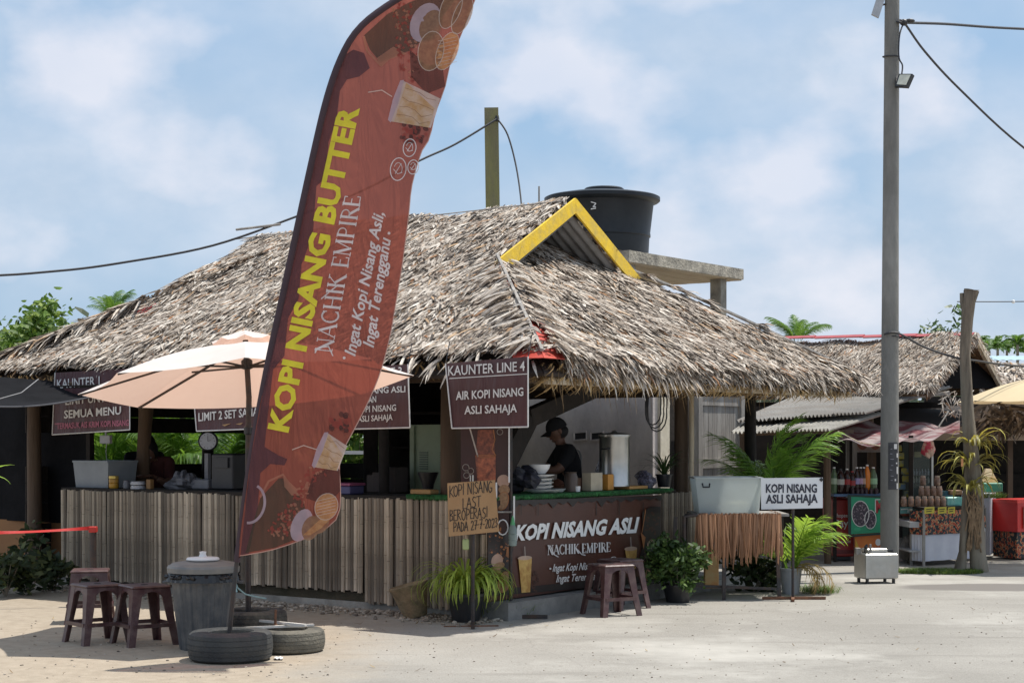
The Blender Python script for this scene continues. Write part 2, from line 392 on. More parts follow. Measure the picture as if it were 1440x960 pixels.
SE = {'N': (.86, [([(.14, 0), (.14, 1)], t_), ([(.12, 1), (.70, 0)], T_), ([(.72, 0), (.72, 1)], t_)], [(.14, 0), (.12, 1), (.72, 1)]),
 'A': (.80, [([(.06, 0), (.38, 1)], t_), ([(.38, 1), (.72, 0)], T_), ([(.18, .36), (.58, .36)], t_)], [(.06, 0), (.72, 0)]),
 'C': (.78, [(arc(.44, .5, .35, .5, 48, 312, 12), .11), ([(.68, .98), (.68, .76)], t_), ([(.68, .24), (.68, .04)], t_)], []),
 'H': (.86, [([(.16, 0), (.16, 1)], T_), ([(.68, 0), (.68, 1)], T_), ([(.16, .52), (.68, .52)], t_)], [(.16, 0), (.16, 1), (.68, 0), (.68, 1)]),
 'I': (.38, [([(.18, 0), (.18, 1)], T_)], [(.18, 0), (.18, 1)]),
 'K': (.80, [([(.16, 0), (.16, 1)], T_), ([(.64, 1), (.18, .48)], t_), ([(.3, .6), (.72, 0)], T_)], [(.16, 0), (.16, 1), (.64, 1), (.72, 0)]),
 'E': (.66, [([(.16, 0), (.16, 1)], T_), ([(.1, .97), (.56, .97), (.56, .8)], t_), ([(.16, .52), (.46, .52)], t_), ([(.1, .03), (.6, .03), (.6, .22)], t_)], [(.16, 0), (.16, 1)]),
 'M': (1.02, [([(.14, 0), (.16, 1)], t_), ([(.16, 1), (.48, .04)], T_), ([(.48, .04), (.80, 1)], t_), ([(.82, 1), (.84, 0)], T_)], [(.14, 0), (.84, 0), (.14, 1), (.84, 1)]),
 'P': (.66, [([(.16, 0), (.16, 1)], T_), ([(.16, .97), (.34, .97)]+arc(.34, .73, .22, .24, 90, -90, 8)+[(.16, .49)], .07)], [(.16, 0), (.16, 1)]),
 'R': (.74, [([(.16, 0), (.16, 1)], T_), ([(.16, .97), (.34, .97)]+arc(.34, .74, .22, .23, 90, -90, 8)+[(.16, .51)], .07), ([(.34, .5), (.68, 0)], T_)], [(.16, 0), (.16, 1), (.68, 0)]),
 ' ': (.36, [], [])}
class Decal:
    def __init__(s, mapper, maxlen=14, M=None): s.mp = mapper; s.ml = maxlen; s.t = []; s.mats = []
    def tri(s, a, b, c, off, m):
        la = math.dist(a, b); lb = math.dist(b, c); lc = math.dist(c, a)
        if max(la, lb, lc) > s.ml:
            if la >= lb and la >= lc: q = ((a[0]+b[0])/2, (a[1]+b[1])/2); s.tri(a, q, c, off, m); s.tri(q, b, c, off, m)
            elif lb >= lc: q = ((b[0]+c[0])/2, (b[1]+c[1])/2); s.tri(a, b, q, off, m); s.tri(a, q, c, off, m)
            else: q = ((a[0]+c[0])/2, (a[1]+c[1])/2); s.tri(a, b, q, off, m); s.tri(q, b, c, off, m)
            return
        if m not in s.mats: s.mats.append(m)
        s.t.append((a, b, c, off, s.mats.index(m)))
    def poly(s, pts, m, off=.003):
        for t in tessellate_polygon([[Vector((x, y, 0)) for x, y in pts]]): s.tri(pts[t[0]], pts[t[1]], pts[t[2]], off, m)
        return s
    def ell(s, cx, cy, rx, ry, m, rot=0, off=.003, n=20, a0=0, a1=360):
        c, q = math.cos(R(rot)), math.sin(R(rot)); P = []
        for i in range(n if a1-a0 >= 360 else n+1):
            a = R(a0+(a1-a0)*i/n); x, y = rx*math.cos(a), ry*math.sin(a); P.append((cx+x*c-y*q, cy+x*q+y*c))
        return s.poly(P, m, off)
    def stroke(s, pts, wd, m, off=.003, close=False):
        if close: pts = list(pts)+[pts[0]]
        for i in range(len(pts)-1):
            a, b = pts[i], pts[i+1]; d = math.dist(a, b)
            if d < 1e-6: continue
            x, y = (b[0]-a[0])/d, (b[1]-a[1])/d; h = wd/2; e = h*.5
            P = [(a[0]-x*e-y*h, a[1]-y*e+x*h), (a[0]-x*e+y*h, a[1]-y*e-x*h), (b[0]+x*e+y*h, b[1]+y*e-x*h), (b[0]+x*e-y*h, b[1]+y*e+x*h)]
            s.tri(P[0], P[1], P[2], off, m); s.tri(P[0], P[2], P[3], off, m)
        return s
    def ring(s, cx, cy, rx, ry, wd, m, rot=0, off=.004, a0=0, a1=360, n=22):
        c, q = math.cos(R(rot)), math.sin(R(rot))
        P = [(cx+rx*math.cos(R(a0+(a1-a0)*i/n))*c-ry*math.sin(R(a0+(a1-a0)*i/n))*q, cy+rx*math.cos(R(a0+(a1-a0)*i/n))*q+ry*math.sin(R(a0+(a1-a0)*i/n))*c) for i in range(n+1)]
        return s.stroke(P, wd, m, off)
    def _tf(s, p0, p1, h, shear, up=None):
        d = (p1[0]-p0[0], p1[1]-p0[1]); L = math.hypot(*d); n = (d[1]/L, -d[0]/L) if up is None else up
        return lambda x, y: (p0[0]+d[0]*x+n[0]*h*y+d[0]/L*shear*h*y, p0[1]+d[1]*x+n[1]*h*y+d[1]/L*shear*h*y)
    def text(s, body, p0, p1, h, m, bold=.01, shear=0, off=.005, up=None):
        vs, ts = textmesh(body, bold); f = s._tf(p0, p1, h, shear, up); P = [f(*v) for v in vs]
        for a, b, c in ts: s.tri(P[a], P[b], P[c], off, m)
        return s
    def pen(s, body, p0, p1, h, m, wd=1.3, off=.005, font=HW, shear=0, up=None, jit=.03):
        tot = sum(font[c][0] for c in body); f = s._tf(p0, p1, h, shear, up); x = 0
        for c in body:
            jx = U(-jit, jit); jy = U(-jit, jit)*2
            if font is HW:
                for st in font[c][1]: s.stroke([f((x+a+jx)/tot, b+jy) for a, b in st], wd, m, off)
            else:
                for st, sw in font[c][1]: s.stroke([f((x+a)/tot, b) for a, b in st], sw*h, m, off)
                for a, b in font[c][2]: s.stroke([f((x+a-.11)/tot, b), f((x+a+.11)/tot, b)], .05*h, m, off+.0004)
            x += font[c][0]
        return s
    def build(s, name, parent):
        mb = MB()
        for a, b, c, off, mi in s.t:
            mb.m = mi; A = s.mp(a[0], a[1], off); B = s.mp(b[0], b[1], off); C = s.mp(c[0], c[1], off)
            n = (B-A).cross(C-A)
            mb.add([A, B, C] if n.y < 0 else [A, C, B], [(0, 1, 2)])
        return mb.build(name, s.mats, parent)
# ================================================================== GROUND
def gmat():
    m = bpy.data.materials.new('ground'); m.use_nodes = True; t = m.node_tree; L = t.links; b = t.nodes['Principled BSDF']
    b.inputs['Roughness'].default_value = .92; b.inputs['Specular IOR Level'].default_value = .2
    co = nd(t, 'ShaderNodeTexCoord').outputs['Object']
    def noise(sc, det=8, r=.6, vec=co):
        n = nd(t, 'ShaderNodeTexNoise'); n.inputs['Scale'].default_value = sc; n.inputs['Detail'].default_value = det; n.inputs['Roughness'].default_value = r
        L.new(vec, n.inputs[0]); return n.outputs[0]
    def ramp(v, a, b2, c0=(0, 0, 0, 1), c1=(1, 1, 1, 1)):
        r = nd(t, 'ShaderNodeValToRGB'); r.color_ramp.elements[0].position = a; r.color_ramp.elements[1].position = b2
        r.color_ramp.elements[0].color = c0; r.color_ramp.elements[1].color = c1; L.new(v, r.inputs[0]); return r.outputs[0]
    def mix(f, a, c, mode='MIX'):
        x = nd(t, 'ShaderNodeMixRGB', blend_type=mode)
        for i, v in ((0, f), (1, a), (2, c)):
            if isinstance(v, (int, float)): x.inputs[i].default_value = v
            elif isinstance(v, tuple): x.inputs[i].default_value = v
            else: L.new(v, x.inputs[i])
        return x.outputs[0]
    # grey-beige seal coat with aggregate, patches and drag marks
    base = mix(ramp(noise(.55), .35, .68), (.275, .26, .233, 1), (.36, .342, .308, 1))
    mpp = nd(t, 'ShaderNodeMapping'); mpp.inputs['Scale'].default_value = (.35, 3.2, 1); mpp.inputs['Rotation'].default_value = (0, 0, .12); L.new(co, mpp.inputs[0])
    base = mix(ramp(noise(1.1, 7, .65, mpp.outputs[0]), .54, .72), base, (.25, .235, .21, 1))
    v = nd(t, 'ShaderNodeTexVoronoi'); v.inputs['Scale'].default_value = 90; L.new(co, v.inputs['Vector'])
    base = mix(.45, base, ramp(v.outputs['Distance'], 0, .8, (.62, .6, .58, 1), (1.15, 1.15, 1.15, 1)), 'MULTIPLY')
    base = mix(ramp(noise(34, 3, .7), .60, .68), base, (.21, .195, .175, 1))
    base = mix(ramp(noise(.23, 6, .7), .50, .62), base, (.43, .41, .37, 1))
    vc = nd(t, 'ShaderNodeTexVoronoi', feature='DISTANCE_TO_EDGE'); vc.inputs['Scale'].default_value = .45
    dv = nd(t, 'ShaderNodeMixRGB', blend_type='ADD'); dv.inputs[0].default_value = .5; L.new(co, dv.inputs[1]); nv = nd(t, 'ShaderNodeTexNoise'); nv.inputs['Scale'].default_value = 1.6; nv.inputs['Detail'].default_value = 7; L.new(co, nv.inputs[0]); L.new(nv.outputs['Color'], dv.inputs[2]); L.new(dv.outputs[0], vc.inputs['Vector'])
    base = mix(ramp(vc.outputs['Distance'], 0, .004, (.30, .30, .30, 1), (0, 0, 0, 1)), base, (.17, .155, .14, 1))
    # sand drifting over it towards the hut and the left
    sx = nd(t, 'ShaderNodeSeparateXYZ'); L.new(co, sx.inputs[0])
    ma = nd(t, 'ShaderNodeMath', operation='MULTIPLY_ADD'); ma.inputs[1].default_value = -.42; ma.inputs[2].default_value = -.62; L.new(sx.outputs['X'], ma.inputs[0])
    mb = nd(t, 'ShaderNodeMath', operation='MULTIPLY_ADD'); mb.inputs[1].default_value = .55; L.new(noise(1.3), mb.inputs[0]); L.new(ma.outputs[0], mb.inputs[2])
    sand = mix(ramp(noise(9), .3, .7), (.31, .26, .20, 1), (.405, .345, .27, 1))
    sand = mix(ramp(noise(60, 3, .7), .60, .70), sand, (.24, .18, .13, 1))
    base = mix(ramp(mb.outputs[0], .0, .35), base, sand)
    # damp patch by the tree
    def gauss(cx, cy, rx, ry):
        mm = nd(t, 'ShaderNodeMapping'); mm.inputs['Location'].default_value = (-cx/rx, -cy/ry, 0); mm.inputs['Scale'].default_value = (1/rx, 1/ry, 0); L.new(co, mm.inputs[0])
        nn = nd(t, 'ShaderNodeMixRGB'); nn.inputs[0].default_value = .22; L.new(mm.outputs[0], nn.inputs[1]); n4 = nd(t, 'ShaderNodeTexNoise'); n4.inputs['Scale'].default_value = 2.5; n4.inputs['Detail'].default_value = 6; L.new(co, n4.inputs[0]); L.new(n4.outputs['Color'], nn.inputs[2])
        ln = nd(t, 'ShaderNodeVectorMath', operation='LENGTH'); L.new(nn.outputs[0], ln.inputs[0]); return ramp(ln.outputs['Value'], .75, .9, (1, 1, 1, 1), (0, 0, 0, 1))
    base = mix(gauss(5.15, 17.75, .95, .42), base, (.19, .175, .16, 1))
    L.new(base, b.inputs['Base Color'])
    bp = nd(t, 'ShaderNodeBump'); bp.inputs['Strength'].default_value = .5; bp.inputs['Distance'].default_value = .012
    L.new(noise(70, 4, .7), bp.inputs['Height']); L.new(bp.outputs[0], b.inputs['Normal'])
    return m
mb = MB()
def gz(x, y): return 0.0
xs = [-1500, -300, -60, -20]+[i*.5 for i in range(-24, 25)]+[20, 60, 300, 1500]
ys = [-200, -20, 0]+[4+i*.5 for i in range(45)]+[40, 90, 300, 1200, 2500]
mb.add([(x, y, 0) for y in ys for x in xs], [(j*len(xs)+i, j*len(xs)+i+1, (j+1)*len(xs)+i+1, (j+1)*len(xs)+i) for j in range(len(ys)-1) for i in range(len(xs)-1)])
g = mb.build('ground', gmat(), origin=Vector((0, 0, 0))); g['kind'] = 'structure'

# loose gravel and litter against the hut and on the road
mb = MB()
def pebble(x, y, r, z=0):
    mb.val = rnd(); mb.ball((x, y, z+r*.3), (r*U(.7, 1.3), r*U(.7, 1.3), r*.6), 6, 4, lambda q: q*U(.75, 1.1))
for i in range(1500):
    x = U(-7.4, -.7); y = .45-abs(random.gauss(0, .22)); p = hp(x, y); pebble(p.x, p.y, U(.008, .028))
for i in range(260):
    p = G(U(-20, 480), U(868, 955)); pebble(p.x, p.y, U(.003, .011))
for i in range(500):
    p = G(U(450, 1450), 840+115*rnd()**1.2); pebble(p.x, p.y, U(.003, .008))
o = mb.build('gravel', mat('gravel', (.4, .36, .3), .9, attr=[(0, (.12, .10, .085)), (.5, (.32, .28, .23)), (1, (.55, .50, .44))])); o['kind'] = 'stuff'; o['label'] = 'loose gravel and grit along the foot of the bamboo counter'; 
mb = MB()
for i in range(150):
    p = G(U(0, 1440), U(850, 950)) if rnd() < .45 else hp(U(-7, 0), .4-abs(random.gauss(0, .5)))
    a = U(0, 6.3); d = Vector((math.cos(a), math.sin(a), 0)); sd = Vector((-d.y, d.x, U(-.3, .3)))
    mb.val = rnd(); mb.strip(Vector((p.x, p.y, .006)), d, sd.normalized(), Vector((0, 0, 1)), U(.02, .06), U(.005, .014), U(.1, .5))
o = mb.build('leaf_litter', mat('litter', (.3, .2, .1), .9, attr=[(0, (.07, .045, .025)), (.6, (.25, .17, .08)), (1, (.45, .36, .2))])); o['kind'] = 'stuff'

# ================================================================== THATCH
def blade(mb, p, d, n, L, wd, lift, bend):
    sd = d.cross(n).normalized(); sd = (sd+n*U(-.40, .40)).normalized()
    dd = (d+n*lift).normalized(); mb.val = min(1, max(0, random.gauss(.48, .25))) if rnd() > .04 else U(.9, 1)
    mb.strip(p, dd, sd, n, L, wd, bend, 0, 3, .7, .12)
PIT = .58
def thatch_slope(mb, org, along, down, q0, q1, lim, rows, dens, L=(.11, .22), wd=(.015, .034), lift=.085, side=0.0, skip=None, sagf=0):
    """rows of leaf blades laid from the ridge down to the eave. org = eave corner, along = unit vector along the eave,
    down = unit vector pointing down the slope; q is the distance up the slope from the eave"""
    n = along.cross(down).normalized()
    if n.z < 0: n = -n
    for i in range(rows):
        q = q1-(q1-q0)*i/(rows-1)
        a0, a1 = lim(q); k = int(max(0, a1-a0)*dens)
        off = U(-.02, .02)
        for j in range(k):
            a = a0+(a1-a0)*(j+rnd())/k; qq = q+off+U(-.035, .035)+.02*math.sin(a*7+i*2.1)
            if skip and skip(a, q): continue
            yaw = random.gauss(side, .42)
            d = (down*math.cos(yaw)+along*math.sin(yaw)).normalized()
            w_ = .022*math.sin(a*2.3+q*3)+.016*math.sin(a*5.7-q*4)-sagf*(a/LN)*(q/SL)-.01
            p = org+along*a-down*(qq+.07)+n*(.005+w_+U(0, .03))
            blade(mb, p, d, n, U(*L), U(*wd), random.gauss(lift, .055), U(-.32, .04))

hut = thing('thatched_hut', 'large open-sided coffee hut with grey palm-thatch hip roof and yellow gable boards', 'hut', hp(0, 0), HR)
LN, DP, EZ, RZ = 7.7, 6.03, 2.2, 3.95
hf = math.hypot(1, PIT)
vx = MH.to_3x3() @ Vector((1, 0, 0)); vy = MH.to_3x3() @ Vector((0, 1, 0)); vz = Vector((0, 0, 1))
dn_f = (-vy - vz*PIT).normalized(); dn_r = (vx - vz*PIT).normalized(); dn_b = (vy - vz*PIT).normalized(); dn_l = (-vx - vz*PIT).normalized()
C0 = hp(0, 0, EZ); C1 = hp(-LN, 0, EZ); C2 = hp(-LN, DP, EZ); C3 = hp(0, DP, EZ)
SL = DP/2*hf
mb = MB()
# front: a measured from C0 along -vx
def lim_f(q):
    y = q/hf; return (min(y, 1.82)+(.06 if y < 1.75 else .0), LN-min(y, 1.45)-.02)
thatch_slope(mb, C0, -vx, dn_f, .17, SL-.05, lim_f, 54, 165, sagf=.11)
def lim_r(q):
    x = q/hf; return (x+(.22 if x < .5 else .09), DP-x-.03)
thatch_slope(mb, C0, vy, dn_r, .02, 2.9*hf, lim_r, 52, 165, L=(.10, .22), lift=.085, side=.1)
def lim_b(q):
    y = q/hf; return (min(y, 1.82), LN-min(y, 1.45))
thatch_slope(mb, C3, -vx, dn_b, .0, SL-.20, lim_b, 26, 70, wd=(.022, .04), sagf=.11)
def lim_l(q):
    x = q/hf; return (x, DP-x)
thatch_slope(mb, C1, vy, dn_l, .0, 2.3*hf, lim_l, 24, 70, wd=(.022, .04))
# shaggy eaves: extra hanging ends
for (o_, al, dn, Lh, n_, hang) in ((C0, -vx, dn_f, LN, 1500, .2), (C0+vy*.35, vy, dn_r, DP-.35, 3600, 1.1)):
    out_ = (dn+vz*dn.z*-1).normalized()
    for i in range(n_):
        a = Lh*rnd(); p = o_+al*a-dn*(U(.02, .16) if hang > 1 else U(.14, .28))+(vz*U(-.10, .03) if hang > 1 else vz*U(-.02, .01))
        d = (out_*U(.1, .8)-vz*U(.25, 1)*hang+al*random.gauss(0, .28)).normalized()
        blade(mb, p, d, (out_+vz*.2).normalized(), U(.08, .20)*(1 if hang > 1 else .6), U(.012, .028), U(-.1, .2), U(-.3, .1))
# tufts that wrap the ridge and left silhouette
for i in range(0):
    x = -U(1.6, LN-1.4); p = hp(x, DP/2, RZ+.0+U(-.02, .02)); sgn = 1; p = p-vz*(.02+.11*(-x/LN))-vy*.02
    d = ((-vy*sgn)-vz*.60+vx*random.gauss(0, .55)).normalized(); blade(mb, p, d, (vz-vy*.5).normalized(), U(.14, .26), U(.014, .03), U(-.08, .05), U(-.3, .1))
for i in range(700):   # left hip
    t = rnd()**.8*1.45; p = hp(-LN+t, t, EZ+t*PIT+.04); d = (random.choice((dn_f, dn_l))+vx*random.gauss(0, .3)).normalized()
    blade(mb, p, d, vz, U(.2, .4), U(.02, .05), U(-.05, .25), U(-.3, .1))
for i in range(900):   # back right hip, seen against the sky
    t = rnd()*2.9; p = hp(-t, DP-t, EZ+t*PIT+.03); d = (random.choice((dn_b, dn_r, dn_r))+vy*random.gauss(0, .3)).normalized()
    blade(mb, p, d, vz, U(.15, .34), U(.02, .04), U(-.05, .2), U(-.4, .1))
for (px_, py_, s_) in ((905, 400, 1), (958, 423, 1), (985, 436, 1.2), (1062, 478, 1), (940, 412, .7)):   # loose clumps on the back hip
    y0 = None
    t = (1.7-(px_-905)/300*1.7); p = hp(-t, DP-t, EZ+t*PIT+.10)
    for k in range(14):
        d = (vx+vy*U(-.6, .6)-vz*U(-.1, .5)).normalized(); blade(mb, p+vy*U(-.08, .08), d, vz, U(.12, .2)*s_, .03, .1, -.3)
mb.build('thatch', M_thatch, hut, kind='stuff')
# 300 individual leaves lie nearest to the camera: along the near hip, the corner eaves and the gable verge
variants = []
for i in range(12):
    m_ = MB(); m_.val = min(.98, max(.25, random.gauss(.68, .12)))
    m_.strip(Vector((0, 0, 0)), Vector((1, 0, 0)), Vector((0, 1, 0)), Vector((0, 0, 1)), U(.20, .32), U(.026, .040), U(-.45, -.05), .25, 4, .6, .1)
    variants.append(mesh_of(m_, 'palm_leaf', M_thatch))
def put_leaf(p, d, n):
    d = d.normalized(); s_ = n.cross(d).normalized(); n = d.cross(s_); s_ = (s_+n*U(-.4, .4)).normalized(); n = d.cross(s_)
    inst(random.choice(variants), hut, frame(p, d, s_, n), 'palm_leaf')
nf = (vz - vy*PIT).normalized(); nr = (vz + vx*PIT).normalized()
for r_ in range(10):       # rows that end in a tuft at the hip, front side
    t = .12+r_*.165; hpnt = hp(-t-.02, t+.0, EZ+t*PIT+.05)
    for k in range(11):
        yaw = U(.45, 1.30); d = dn_f*math.cos(yaw)-vx*math.sin(yaw)
        put_leaf(hpnt-vx*U(-.02, .10)+vz*U(-.01, .05), d+nf*U(.0, .14), nf)
for r_ in range(10):       # right side of the hip
    t = .14+r_*.16; hpnt = hp(-t+.03, t+.05, EZ+t*PIT+.06)
    for k in range(7):
        yaw = U(.2, 1.1); d = dn_r*math.cos(yaw)+vy*math.sin(yaw)
        put_leaf(hpnt+vy*U(0, .12)+vz*U(-.01, .04), d+nr*U(0, .14), nr)
for k in range(120):       # eave ends nearest the corner
    if k % 2: a = U(.1, 2.4); p = C0-vx*a+vz*U(-.04, .06)+vy*.1; d = dn_f+vx*random.gauss(-.15, .35); n = nf
    else: a = U(.45, 2.6); p = C0+vy*a+vz*U(-.08, .02)-vx*.1; d = dn_r-vz*.25+vy*random.gauss(.1, .35); n = nr
    put_leaf(p, d, n)
# underside and lining of the roof, hidden sheets below the leaves
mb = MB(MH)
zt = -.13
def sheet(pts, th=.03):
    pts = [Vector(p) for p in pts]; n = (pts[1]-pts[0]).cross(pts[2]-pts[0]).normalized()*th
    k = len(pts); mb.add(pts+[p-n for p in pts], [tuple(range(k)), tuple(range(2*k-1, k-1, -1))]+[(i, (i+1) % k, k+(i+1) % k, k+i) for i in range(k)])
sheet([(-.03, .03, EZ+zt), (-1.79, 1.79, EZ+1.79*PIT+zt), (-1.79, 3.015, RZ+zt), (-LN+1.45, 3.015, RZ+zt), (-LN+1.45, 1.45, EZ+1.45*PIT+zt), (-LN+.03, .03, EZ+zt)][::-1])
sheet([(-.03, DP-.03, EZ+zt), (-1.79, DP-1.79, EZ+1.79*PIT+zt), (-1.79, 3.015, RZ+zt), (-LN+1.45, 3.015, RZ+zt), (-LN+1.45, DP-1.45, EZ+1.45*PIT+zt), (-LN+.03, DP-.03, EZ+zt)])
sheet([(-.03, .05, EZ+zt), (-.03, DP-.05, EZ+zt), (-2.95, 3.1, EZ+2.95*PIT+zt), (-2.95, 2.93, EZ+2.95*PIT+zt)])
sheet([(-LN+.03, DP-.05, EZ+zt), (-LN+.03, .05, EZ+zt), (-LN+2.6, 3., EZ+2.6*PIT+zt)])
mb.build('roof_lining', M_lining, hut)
# folded yellow leaf bundles under the right eave
mb = MB()
for i in range(2600):
    a = U(.15, DP-.1); p = C0+vy*a-vx*U(.02, .22)+vz*U(-.17, -.04)
    d = (-vz*U(.3, 1)+vy*random.gauss(0, .6)+vx*U(-.5, .35)).normalized(); mb.val = rnd()
    mb.strip(p, d, (vy+vx*U(-.4, .4)).normalized(), vx, U(.05, .16), U(.012, .03), U(-1.5, .5))
for i in range(700):
    a = U(.5, LN-.2); p = C0-vx*a+vy*U(.06, .25)+vz*U(-.06, .0)
    d = (-vz*U(.3, 1)+vx*random.gauss(0, .6)).normalized(); mb.val = rnd()
    mb.strip(p, d, vx, -vy, U(.05, .12), U(.012, .03), U(-1, .5))
for i in range(60):    # long dead strands
    a = U(.2, 4.2); p = C0+vy*a+vz*-.12-vx*U(0, .3); mb.val = U(.1, .5)
    mb.strip(p, (-vz+vy*U(-.15, .15)).normalized(), vy, vx, U(.15, .34), .009, .1)
mb.build('thatch_underside', M_thatchy, hut, kind='stuff')
# hip batten, red flashing, broken red patches
mb = MB(MH); mb.beam((-.06, .06, EZ+.055), (-1.78, 1.78, EZ+1.78*PIT+.05), .026, .025); mb.build('hip_batten', M_greywood, hut)
for (a, b2, wd, sd) in ((.0, .28, .30, 0), (.36, .62, .24, 1), (.66, .95, .20, 1), (1.5, 1.72, .17, 0), (.2, .34, .25, 1), (1.22, 1.4, .12, 0)):
    mb = MB(MH); z = lambda t: EZ+t*PIT-.015
    if sd: mb.quad((-a, a, z(a)), (-b2, b2, z(b2)), (-b2, b2+wd, z(b2)), (-a, a+wd, z(a)), .006)
    else: mb.quad((-a-wd, a, z(a)), (-b2-wd, b2, z(b2)), (-b2, b2, z(b2)), (-a, a, z(a)), .006); mb.quad((-a, a, z(a)), (-b2, b2, z(b2)), (-b2, b2+wd, z(b2)), (-a, a+wd, z(a)), .006)
    mb.build('red_flashing', M_red, hut)
for (px_, py_, w_) in ((205, 425, .34), (118, 465, .2), (45, 500, .25), (600, 312, .3)):
    # torn bits of red sheet showing along the roof edge
    x = xL(px_, 1.2 if px_ < 590 else 2.75); y = 1.2 if px_ < 590 else 2.75; z = EZ+PIT*y-.10
    if px_ < 590:
        t = {205: 1.30, 118: .82, 45: .42}[px_]; x = -LN+t; y = t+.05; z = EZ+t*PIT-.01
    mb = MB(MH); mb.quad((x, y-.1, z-.06), (x+w_, y-.1, z-.06), (x+w_, y+.06, z+.05), (x, y+.10, z+.05), .006); mb.build('red_flashing', M_redroof, hut)
# gable: yellow barge boards, corrugated sheets under the verge, dark recess
gx = -1.71
def zr(y): return EZ+PIT*min(y, DP-y)
for (ya, yb) in ((1.72, 3.02), (4.42, 3.02)):
    mb = MB(MH); za, zb = zr(ya)+.01, RZ+.00
    if ya < yb: mb.add([(gx, ya, za-.15), (gx, yb, zb-.15), (gx, yb, zb), (gx, ya-.05, za-.01), (gx-.025, ya, za-.15), (gx-.025, yb, zb-.15), (gx-.025, yb, zb), (gx-.025, ya-.05, za-.01)], [(0, 1, 2, 3), (7, 6, 5, 4), (0, 4, 5, 1), (1, 5, 6, 2), (2, 6, 7, 3), (3, 7, 4, 0)])
    else: mb.add([(gx, yb+.004, zb-.15), (gx, ya, za-.15), (gx, ya+.05, za-.02), (gx, yb+.004, zb), (gx-.025, yb+.004, zb-.15), (gx-.025, ya, za-.15), (gx-.025, ya+.05, za-.02), (gx-.025, yb+.004, zb)], [(0, 1, 2, 3), (7, 6, 5, 4), (0, 4, 5, 1), (1, 5, 6, 2), (2, 6, 7, 3), (3, 7, 4, 0)])
    mb.build('barge_board', M_yellow, hut)
for sgn in (0, 1):
    mb = MB(MH)
    def corr(u, v, sgn=sgn):
        y = 1.72+u*1.29; z = zr(y)-.19
        x = gx-.03-v*1.25; z += .014*math.cos(2*math.pi*x/.11)
        return (x, y if not sgn else DP-y, z)
    mb.grid(corr, 4, 110); mb.build('corrugated_sheet', M_zincdark, hut, smooth=True)
mb = MB(MH); mb.quad((-2.85, 2.0, 3.2), (-2.85, 4.0, 3.2), (-2.85, 3.2, 3.85), (-2.85, 2.85, 3.85), .02); mb.build('gable_panel', M_wooddark, hut)
mb = MB(MH); mb.beam((-1.79, 3.015, RZ-.17), (-2.9, 3.015, RZ-.14), .05, .09); mb.build('ridge_beam', M_wooddark, hut)
mb = MB(MH); mb.tube([(-1.8, 2.93, RZ-.03), (-4, 2.90, RZ-.06), (-6.4, 2.94, RZ-.10)], .006, 6); mb.build('ridge_batten', M_greywood, hut)
mb = MB(MH); mb.tube([(-.1, DP-.05, EZ+.10), (-1.4, DP-1.4, EZ+1.4*PIT+.10), (-2.1, DP-2.0, EZ+2*PIT+.12)], .02, 6); mb.build('ridge_batten', M_greywood, hut)
mb = MB(MH); mb.tube([(-5.75, 3.0, RZ+.03), (-6.45, 3.0, RZ+.02)], .014, 6); mb.build('ridge_batten', M_greywood, hut)
# framing
for (a, b2) in (((-.75, .42, 2.08), (-LN+.4, .42, 2.08)), ((-.75, .42, 2.07), (-.75, DP-.4, 2.07)), ((-.6, DP-.5, 2.06), (-LN+.4, DP-.5, 2.06)), ((-LN+.5, .5, 2.1), (-LN+.5, DP-.5, 2.1)), ((-2.2, .5, 2.28), (-2.2, DP-.5, 2.28)), ((-4.4, .5, 2.28), (-4.4, DP-.5, 2.28))):
    mb = MB(MH); mb.beam(a, b2, .09, .1); mb.build('beam', M_wood, hut)
for i in range(12):
    x = -.4-i*.6; y1 = min(3., max(.4, -x if x > -1.7 else 3.)) if x > -6.2 else max(.5, LN+x)
    mb = MB(MH); mb.beam((x, .04, EZ-.13), (x, y1, EZ+PIT*y1-.13), .05, .06); mb.build('rafter', M_wood, hut)
for i in range(9):
    y = .45+i*.62; x1 = min(2.9, y, DP-y)
    mb = MB(MH); mb.beam((-.05, y, EZ-.14), (-x1, y, EZ+PIT*x1-.14), .05, .06); mb.build('rafter', M_wood, hut)
mb = MB(MH)
for i in range(14): mb.beam((-.12, .2+i*.42, EZ-.19), (-.12, .55+i*.42, EZ-.19), .05, .05)
mb.build('eave_pole', M_palewood, hut)
def post(x, y, r0, r1, z=2.2, m=M_wood, nm='post', jit=.04, lean=(0, 0)):
    mb = MB(MH); mb.tube([(x, y, 0), (x+U(-.01, .01)+lean[0]*.35, y+lean[1]*.35, z*.35), (x+U(-.01, .01)+lean[0]*.7, y+lean[1]*.7, z*.7), (x+lean[0], y+lean[1], z)], [r0, (r0+r1)/2*1.03, (r0+r1)/2, r1], 12, jit=jit)
    return mb.build(nm, m, hut, smooth=True)
post(xL(637, .78), .78, .115, .10, 2.4)                       # thick trunk by the near corner
post(-1.15, yR(958, -1.15), .075, .07, 2.25)
post(-1.02, yR(972, -1.02), .028, .028, 2.15, M_palewood)
post(xL(192, 1.2), 1.2, .045, .10, 2.4, M_wood, lean=(.2, 0))
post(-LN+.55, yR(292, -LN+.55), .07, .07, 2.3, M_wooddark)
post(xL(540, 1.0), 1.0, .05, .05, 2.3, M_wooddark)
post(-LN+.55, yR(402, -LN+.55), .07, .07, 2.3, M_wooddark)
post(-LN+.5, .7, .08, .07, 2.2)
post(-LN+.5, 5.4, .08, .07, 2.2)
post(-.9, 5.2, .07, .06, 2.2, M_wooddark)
post(-4.4, 3.0, .08, .08, 3.6, M_wooddark)
